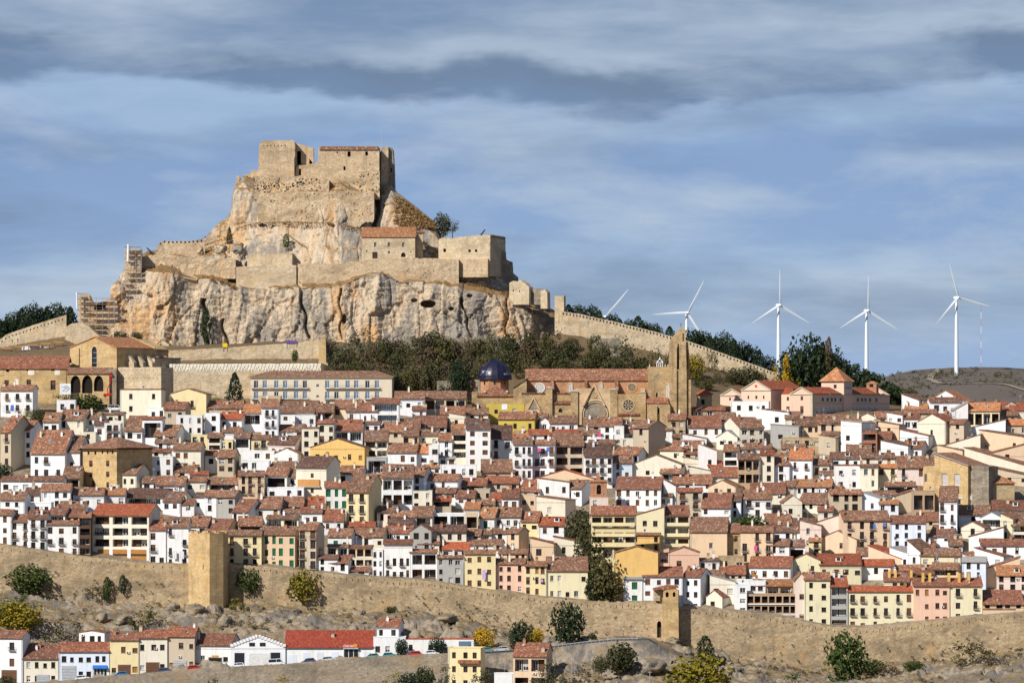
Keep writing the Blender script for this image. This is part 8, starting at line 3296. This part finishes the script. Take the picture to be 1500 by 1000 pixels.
# balcony hotel white bands
h = hrec(1094)
for p in (883.8, 899.2):
    panel(h, 1095, 1178, p, p + 1.3, M['white'], 'balcony_band', -0.35, 0.02)
# yellow apartment balconies
for h, a, b in ((hrec(866), 867, 930), (hrec(973), 973.5, 1009)):
    for p in (765, 780.5, 795.5, 810, 825)[:5 if a < 900 else 3]:
        panel(h, a, b if p < 800 else 882, p, p + 5, WM['y'] if a < 900 else WM['Y'], 'balcony_parapet', -1.0, -0.85)
        panel(h, a, b if p < 800 else 882, p + 4.2, p + 5.2, M['slab'], 'balcony_slab', -0.85, 0)
# ochre chimneys of the salmon house row
for x in (1303, 1312, 1335, 1353, 1363, 1391, 1406, 1420):
    hh = hrec(1338, 916) if 1338 <= x < 1391 else hrec(1391) if x >= 1391 else hrec(1295)
    panel(hh, x - 1.8, x + 1.8, hh['yr'] - 7 if x > 1338 else 835, hh['ye'] - 2, M['ochrechim'], 'chimney', 1.6, 2.6)

# ------------------------------------------------------------------ laundry
for i, (x, y, w, hgt, m_, key, yb, lab) in enumerate([
    (709, 834, 5, 14, 'lilac', 680, 862, 'long lilac sheet hanging from the pale yellow house above the wall'), (793, 848, 5, 4, 'lilac', 769, None, 'small lilac cloth hanging on the narrow yellow house balcony'),
    (1107, 799, 5, 7, 'pinkcloth', 1085, 824, 'pink sheet hanging from the peach house balcony'), (878, 633, 4, 7, 'pinkcloth', 862, None, 'bright pink towel hanging by the white house below the basilica portal'),
    (1281, 767, 4, 7, 'bluecloth', 1235, None, 'blue cloth hanging on the peach house, left one of two'), (1296, 766, 4, 5, 'bluecloth', 1235, None, 'blue cloth hanging on the peach house, right one of two'),
    (790, 656, 5, 5, 'pinkcloth', 780, 702, 'pink washing on the white balcony house'), (803, 655, 5, 6, 'bluecloth', 780, 702, 'blue washing on the white balcony house'),
    (256, 806, 6, 12, 'cotton', 243, 828, 'white sheet hanging left on the white house beside the tall wall tower'), (266, 807, 7, 11, 'cotton', 243, 828, 'white sheet hanging right on the white house beside the tall wall tower'),
    (6, 594, 5, 10, 'cotton', 0, 604, 'white towel hanging at the left edge white house'), (18, 593, 5, 9, 'bluecloth', 0, 604, 'pale blue towel hanging at the left edge white house')]):
    h = hrec(key, yb)
    Y = h['root'].location.y - 0.8 - (2.5 if h['rot'] else 0)
    s = Y / F
    mb = MB()
    n = 6
    P = []
    for k in range(n + 1):
        u = -w * s / 2 + w * s * k / n
        P.append((u, 0.06 * math.sin(k * 2.1 + i)))
    for k in range(n):
        a, b = P[k], P[k + 1]
        mb.face([(a[0], a[1], -hgt * s + 0.05 * math.sin(k)), (b[0], b[1], -hgt * s + 0.05 * math.sin(k + 1)), (b[0], b[1] * .3, 0), (a[0], a[1] * .3, 0)])
    o = mb.build('laundry', M[m_], None, (PX(x, Y), Y, PZ(y, Y)))
    tag(o, lab, 'laundry')

# ------------------------------------------------------------------ small things round the convent, road and wall
S = Site('banner', 'white hoarding with a grey sketch beside the convent porch', 'banner', 87, 1361, 578)
S.prism('panel', rect(87.5, 103.5, 561.5, 577.5), 0, 0.1, [M['white']])
mb = MB()
for a in ((90, 567, 99, 565), (92, 571, 101, 566), (91, 572, 97, 573), (97, 573, 102, 568), (93, 566, 100, 571)):
    p, q = Vector((S.u(a[0]), -0.03, S.z(a[1]))), Vector((S.u(a[2]), -0.03, S.z(a[3])))
    mb.tube(p, q, 0.12, 0.12, 4)
mb.build('sketch', M['metal'], S.root)
for x in (89, 102):
    S.prism('post', rect(x, x + 0.6, 577, 584), 0.1, 0.25, [M['metal']])
S = Site('lift', 'red articulated lift raised beside the convent porch', 'lift', 158, 1359, 581)
mb = MB()
mb.box(-1.4, 1.4, -0.8, 0.8, 0.25, 1.1)
mb.build('base', M['red'], S.root)
for x in (-0.9, 0.9):
    for y in (-0.8, 0.8):
        link('wheel', TY, S.root, (x, y, 0.32))
pts_ = [(158.5, 577), (157, 570), (161.5, 561), (163, 551)]
for p, q in zip(pts_[:-1], pts_[1:]):
    mb = MB()
    mb.tube((S.u(p[0]), 0, S.z(p[1])), (S.u(q[0]), 0, S.z(q[1])), 0.2, 0.16, 5)
    mb.build('boom', M['red'], S.root)
mb = MB()
mb.box(S.u(161), S.u(164.5), -0.5, 0.5, S.z(552), S.z(548))
mb.build('basket', M['red'], S.root)
for x0, x1, yt, yb, lab in ((32, 60, 506.5, 514, 'long white site hut on the terrace above the convent wing'), (65, 76, 508, 513.5, 'short white site hut with a blue end on the terrace above the convent wing')):
    Y = 1441.0
    S = Site('site_hut', lab, 'hut', x1, Y, yb + 2)
    S.prism('cabin', rect(x0, x1, yt, yb + 2), 0, 2.4, [M['white'], M['glass']], [rect(x0 + 2, x0 + 4, yt + 2, yt + 4.5)], 0.1)
    S.prism('roof', rect(x0 - 0.3, x1 + 0.3, yt - 0.7, yt), -0.1, 2.5, [M['slab']])
    if x0 > 60:
        S.prism('blue_panel', rect(x1 - 0.2, x1 + 6, yt - 0.2, yb), 0.2, 2.2, [M['blueawn']])
for i in range(5):
    S = Site('timber_stack', 'stack of orange planks on the building site above the convent wing', 'planks', 10 + i * 19, 1440 - (i % 2) * 3, 512 - i * 2.2, 0, 'stacks of planks above the convent wing')
    for k in range(3):
        mb = MB()
        mb.box(-1.8, 1.8, -0.3 + 0.1 * k, 0.3 + 0.1 * k, 0.3 + k * 0.16, 0.42 + k * 0.16)
        mb.build('plank', M['plank'], S.root)
    mb = MB()
    mb.box(-1.5, -1.3, -0.3, 0.3, -1.5, 0.3)
    mb.box(1.3, 1.5, -0.3, 0.3, -1.5, 0.3)
    mb.build('trestle', M['wood'], S.root)
for x0, x1, yt, yb, m_, lab in ((326, 333, 502.5, 508.5, 'signyellow', 'small yellow hoarding at the foot of the cliff'), (419, 435, 498.5, 502.5, 'signpurple', 'low purple banner at the foot of the cliff')):
    Y = 1428.6 - 1.5
    S = Site('hoarding', lab, 'hoarding', x0, Y, yb)
    S.prism('panel', rect(x0, x1, yt, yb), 0, 0.12, [M[m_]])
    for x in (x0 + 0.6, x1 - 1.2):
        S.prism('post', rect(x, x + 0.6, yb - 1, yb + 6), 0.12, 0.3, [M['metal']])

_b = MB()
_b.tube((0, 0, -0.5), (0, 0, 4.2), 0.06, 0.045, 6, 0)
_b.box(-0.25, 0.25, -0.25, 0.25, 4.2, 4.65, 1)
_b.prism([(-0.35, 4.65), (0.35, 4.65), (0, 4.95)], -0.35, 0.35, 0)
for i, (x, Y, lab) in enumerate(((854, 1152, 'lamp post by the tiny umbrella tree on the road to the gate'), (913, 1160, 'lamp post on the verge midway to the gate tower'), (930, 1165, 'lamp post nearest the gate tower arch'))):
    t = thing('street_lamp', lab, 'street lamp', (PX(x, Y), Y, ground_z(PX(x, Y), Y)), 0, 'lamp posts on the road to the gate')
    if i == 0:
        pole = MB()
        pole.tube((0, 0, -0.5), (0, 0, 2.6), 0.07, 0.05, 6)
        pm_ = pole.mesh('pole', [M['iron']])
        ln = MB()
        ln.box(-0.22, 0.22, -0.22, 0.22, 2.6, 3.05)
        lm_ = ln.mesh('lantern', [M['curtain']])
    link('pole', pm_, t)
    link('lantern', lm_, t)
for x, Y, hgt, lab in ((952, 1118, 4.5, 'grey utility pole below the big boulder at the bottom edge'), (838, 1128, 5.0, 'thin grey utility pole right of the peach fronted house')):
    t = thing('utility_pole', lab, 'pole', (PX(x, Y), Y, ground_z(PX(x, Y), Y)))
    mb = MB()
    mb.tube((0, 0, -0.5), (0, 0, hgt), 0.13, 0.09, 7)
    mb.build('pole', M['slab'], t)
    mb = MB()
    mb.box(-0.5, 0.5, -0.05, 0.05, hgt - 0.5, hgt - 0.38)
    mb.build('crossarm', M['metal'], t)
# kerb rail along the road to the gate
t = thing('road_barrier', 'low grey barrier along the road climbing to the gate tower', 'barrier', (PX(850, 1141.5), 1141.5, ground_z(PX(850, 1141.5), 1141.5)))
mb = MB()
prev = None
for px in range(800, 938, 3):
    X, z = PX(px, 1141.5), ground_z(PX(px, 1141.5), 1141.5)
    c = Vector((X, 1141.5, z + 0.55)) - t.location
    if prev is not None:
        mb.tube(prev, c, 0.10, None, 4)
    if px % 2 == 0:
        mb.tube(c - Vector((0, 0, 0.8)), c, 0.06, None, 4)
    prev = c
mb.build('rail', M['metal'], t)


# ------------------------------------------------------------------ people
def person(px, Y, label, jacket, pose):
    z = None
    t = thing('person', label, 'person', (PX(px, Y), Y, pose))
    me = bpy.data.meshes.new('body')
    V = [(0, 0, 0.95), (0, 0, 1.2), (0, 0, 1.42), (0, -.02, 1.52), (0, -.03, 1.62), (0, -.03, 1.72), (.17, 0, 1.40), (.24, -.03, 1.15), (.22, -.18, 0.95), (-.17, 0, 1.40), (-.25, 0, 1.14), (-.26, -.08, 0.90),
         (.09, 0, .90), (.11, -.05, .50), (.12, 0, .08), (.12, -.14, .03), (-.09, 0, .90), (-.12, .05, .50), (-.13, .10, .08), (-.13, -.04, .03)]
    E = [(0, 1), (1, 2), (2, 3), (3, 4), (4, 5), (2, 6), (6, 7), (7, 8), (2, 9), (9, 10), (10, 11), (0, 12), (12, 13), (13, 14), (14, 15), (0, 16), (16, 17), (17, 18), (18, 19)]
    RA = [.15, .15, .16, .06, .10, .08, .07, .055, .04, .07, .055, .04, .10, .075, .05, .045, .10, .075, .05, .045]
    me.from_pydata(V, E, [])
    me.materials.append(M['skin'])
    o = link('body', me, t)
    md = o.modifiers.new('skin', 'SKIN')
    for i, d in enumerate(me.skin_vertices[0].data):
        d.radius = (RA[i], RA[i] * 0.8)
        d.use_root = (i == 0)
    o.modifiers.new('subd', 'SUBSURF').levels = 1
    for nm, ids, ex, mt in (('jacket', (0, 1, 2, 6, 7, 9, 10), 0.02, jacket), ('trousers', (0, 12, 13, 14, 16, 17, 18), 0.018, 'trouser')):
        mm = bpy.data.meshes.new(nm)
        mp = {k: i for i, k in enumerate(ids)}
        mm.from_pydata([V[k] for k in ids], [(mp[a], mp[b]) for a, b in E if a in mp and b in mp], [])
        mm.materials.append(M[mt])
        oo = link(nm, mm, t)
        oo.modifiers.new('skin', 'SKIN')
        for i, k in enumerate(ids):
            mm.skin_vertices[0].data[i].radius = (RA[k] + ex, RA[k] * 0.8 + ex)
            mm.skin_vertices[0].data[i].use_root = (i == 0)
        oo.modifiers.new('subd', 'SUBSURF').levels = 1
    return t


for px, Y, lab, j in ((26, 1447, 'person in a blue jacket standing on the building site by the left hill wall', 'workblue'), (18, 1447, 'person in a bright yellow green jacket by the left hill wall', 'hivis')):
    person(px, Y, lab, j, max(ground_z(PX(px, Y), Y), PZ(502, Y)))

# ------------------------------------------------------------------ descriptions of the ordinary houses
MARKS = [('the blue dome', 725, 555), ('the basilica portal', 870, 600), ('the bell tower', 996, 590), ('the pink school', 1190, 600), ('the long hotel', 470, 590), ('the convent porch', 128, 575), ('the stone palace', 150, 690),
         ('the square wall tower', 303, 790), ('the gate tower', 978, 870), ('the brick belfry', 877, 715), ('the stone hall', 1400, 700), ('the ochre gabled house', 495, 665), ('the mustard house', 745, 605),
         ('the yellow apartments', 938, 760), ('the balcony hotel', 1135, 885), ('the orange roofed galleries', 175, 780), ('the green shuttered house', 408, 805), ('the ochre orange gable', 933, 835), ('the blank peach house', 1038, 795),
         ('the bluish white house', 1330, 780), ('the tall yellow house', 523, 740), ('the salmon house', 748, 840), ('the brick house front', 1273, 640), ('the olive yellow house', 1440, 610)]
TYPD = {'f': '', 'g': 'gabled ', 's': 'lean-to ', 'z': 'lean-to ', 'h': 'hip roofed ', 'n': 'flat roofed '}
NUMW = ['no', 'one', 'two', 'three', 'four', 'five', 'six', 'seven', 'eight', 'nine', 'ten', 'eleven', 'twelve']
KW = {'d': 'window', 's': 'window', 'b': 'balcony window', 'l': 'open gallery', 'v': 'green shutter'}


def where(h, skip=0):
    x, y = (h['x0'] + h['x1']) / 2, (h['ye'] + h['yb']) / 2
    ms = sorted(MARKS, key=lambda m: (m[1] - x) ** 2 + 1.5 * (m[2] - y) ** 2)
    m = ms[skip]
    dx, dy = x - m[1], y - m[2]
    d = math.hypot(dx, dy)
    adv = 'just ' if d < 45 else 'far ' if d > 150 else ''
    if abs(dx) > 2.2 * abs(dy):
        return f"{adv}{'right' if dx > 0 else 'left'} of {m[0]}"
    if abs(dy) > 2.2 * abs(dx):
        return f"{adv}{'below' if dy > 0 else 'above'} {m[0]}"
    return f"{adv}{'below' if dy > 0 else 'above'} and {'right' if dx > 0 else 'left'} of {m[0]}"


def neigh(h, side):
    best, bd = None, 1e9
    for o in HOUSES:
        if o is h:
            continue
        ym = (h['ye'] + h['yb']) / 2
        if not (o['yr'] - 6 < ym < o['yb'] + 6):
            continue
        g = h['x0'] - o['x1'] if side == 'l' else o['x0'] - h['x1']
        if -14 < g < bd:
            bd, best = g, o
    if best is None or bd > 25:
        return None
    return best


def base(h):
    w = h['x1'] - h['x0']
    size = 'narrow ' if w < 23 else 'wide ' if w > 52 else ''
    s = f"{size}{WNAME[h['wc']]} {TYPD[h['typ']]}house"
    bits = []
    if h['typ'] != 'n' and h['rc'] != 'x':
        bits.append(f"{RNAME[h['rc']]} roof")
    return s, bits


def nwin(h):
    if h['win'] == '0':
        return 'blank front'
    c, r = h['win'][:-1].split('x')
    k = KW[h['win'][-1]]
    c, r = int(c), int(r)
    if c == 1 and r == 1:
        return f"one {k}".replace('open gallery', 'open gallery')
    if r == 1:
        return f"{NUMW[c]} {k}s in a row".replace('gallerys', 'galleries')
    return f"{NUMW[r]} rows of {k}s".replace('gallerys', 'galleries')


def clip(s):
    return ' '.join(s.split()[:16])


# the 300 houses that show largest stay single; the rest, slivers between them, become one object
for h in HOUSES:
    h['area'] = (h['x1'] - h['x0']) * (h['yb'] - h['ye'] + (h['ye'] - h['yr']) * 0.9) + (1e6 if h['label'] else 0)
HOUSES.sort(key=lambda h: -h['area'])
REST = HOUSES[300:]
HOUSES = HOUSES[:300]
bpy.context.view_layer.update()
rv, rf, rm_, mats, mi_ = [], [], [], [], {}
for h in REST:
    stack = [h['root']]
    dead = []
    while stack:
        o = stack.pop()
        stack += list(o.children)
        dead.append(o)
        if o.type == 'MESH':
            me = o.data
            n = len(rv)
            mw = o.matrix_world
            rv += [tuple(mw @ v.co) for v in me.vertices]
            for p in me.polygons:
                m = me.materials[p.material_index]
                if m.name not in mi_:
                    mi_[m.name] = len(mats)
                    mats.append(m)
                rf.append(tuple(n + i for i in p.vertices))
                rm_.append(mi_[m.name])
    for o in dead:
        bpy.data.objects.remove(o)
mb = MB()
mb.v, mb.f, mb.m = rv, rf, rm_
tag(struct(mb.build('house_cluster', mats), 'stuff'), 'small houses and roof slivers wedged between the larger houses of the old town', 'houses')

labs = {}
for h in HOUSES:
    o = h['root']
    o['category'] = h['cat']
    if h['group']:
        o['group'] = h['group']
    if h['label']:
        h['lab'] = h['label']
        labs.setdefault(h['lab'], []).append(h)
for h in HOUSES:
    if h['label']:
        continue
    s, bits = base(h)
    opts = []
    w0 = where(h)
    roof = (' with ' + bits[0]) if bits else ''
    opts.append(f"{s}{roof}, {w0}")
    opts.append(f"{s} with {nwin(h)}, {w0}")
    for sd, wd in (('l', 'right of'), ('r', 'left of')):
        n = neigh(h, sd)
        if n is not None:
            b, _ = base(n)
            opts.append(f"{s}, {wd} a {b}, {w0}")
            opts.append(f"{s}, {nwin(h)}, {wd} a {b}, {w0}")
    h['opts'] = [q for q in opts if len(q.split()) <= 16] or [f"{s}, {w0}"]
    h['short'] = f"{s}, {w0}"
cnt = {}
for h in HOUSES:
    if not h['label']:
        for q in h['opts']:
            cnt[q] = cnt.get(q, 0) + 1
for h in HOUSES:
    if h['label']:
        continue
    for q in h['opts']:
        if cnt[q] == 1 and q not in labs:
            h['lab'] = q
            labs[q] = [h]
            break
    else:
        q = h['opts'][min(1, len(h['opts']) - 1)]
        h['lab'] = q
        labs.setdefault(q, []).append(h)
for q, hs in list(labs.items()):
    if len(hs) > 1:
        dxr = max((h['x0'] + h['x1']) for h in hs) - min((h['x0'] + h['x1']) for h in hs)
        dyr = max(h['yb'] for h in hs) - min(h['yb'] for h in hs)
        key = (lambda h: h['x0']) if dxr / 2 > dyr else (lambda h: h['yb'])
        names = {2: ('left', 'right'), 3: ('left', 'middle', 'right')} if dxr / 2 > dyr else {2: ('upper', 'lower'), 3: ('upper', 'middle', 'lower')}
        hs = sorted(hs, key=key)
        for i, h in enumerate(hs):
            nm = names.get(len(hs), ('first', 'second', 'third', 'fourth', 'fifth', 'sixth'))[i] if len(hs) < 7 else str(i)
            h['lab'] = f"{nm} of {NUMW[len(hs)]}: {q}"
            if len(h['lab'].split()) > 16:
                h['lab'] = f"{nm} of {NUMW[len(hs)]}: {h['short']}"
for h in HOUSES:
    h['root']['label'] = clip(h['lab'])

ORD = ('leftmost second third fourth fifth sixth seventh eighth ninth tenth eleventh twelfth thirteenth fourteenth fifteenth '
       'sixteenth seventeenth eighteenth nineteenth twentieth twenty-first').split()
for grp, txt in (('dark pines on the ridge behind the hill wall', 'dark {} pine from the left behind the descending hill wall'), ('dark pines behind the left hill wall', 'dark {} pine from the left behind the climbing wall'),
                 ('stacks of planks above the convent wing', '{} stack of orange planks from the left above the convent wing'), ('lamp posts on the road to the gate', None)):
    if txt is None:
        continue
    ts = sorted((o for o in COL.objects if o.parent is None and o.get('group') == grp), key=lambda o: o.location.x / o.location.y)
    for i, o in enumerate(ts):
        if i == 0:
            o['label'] = txt.format('leftmost').replace(' from the left', '')
        elif i == len(ts) - 1:
            o['label'] = txt.format('rightmost').replace(' from the left', '')
        else:
            o['label'] = txt.format(ORD[i])

if 0:
    for o in COL.objects:
        if o.parent is None and 'label' in o and not 4 <= len(o['label'].split()) <= 16:
            print('LONG', len(o['label'].split()), o.name, o['label'])
    seen = {}
    for o in COL.objects:
        if o.parent is None and 'label' in o:
            seen.setdefault(o['label'], []).append(o.name)
    for k, v in seen.items():
        if len(v) > 1:
            print('DUP', k, v[:6], len(v))
    for h in HOUSES[::12]:
        print(h['root']['label'])
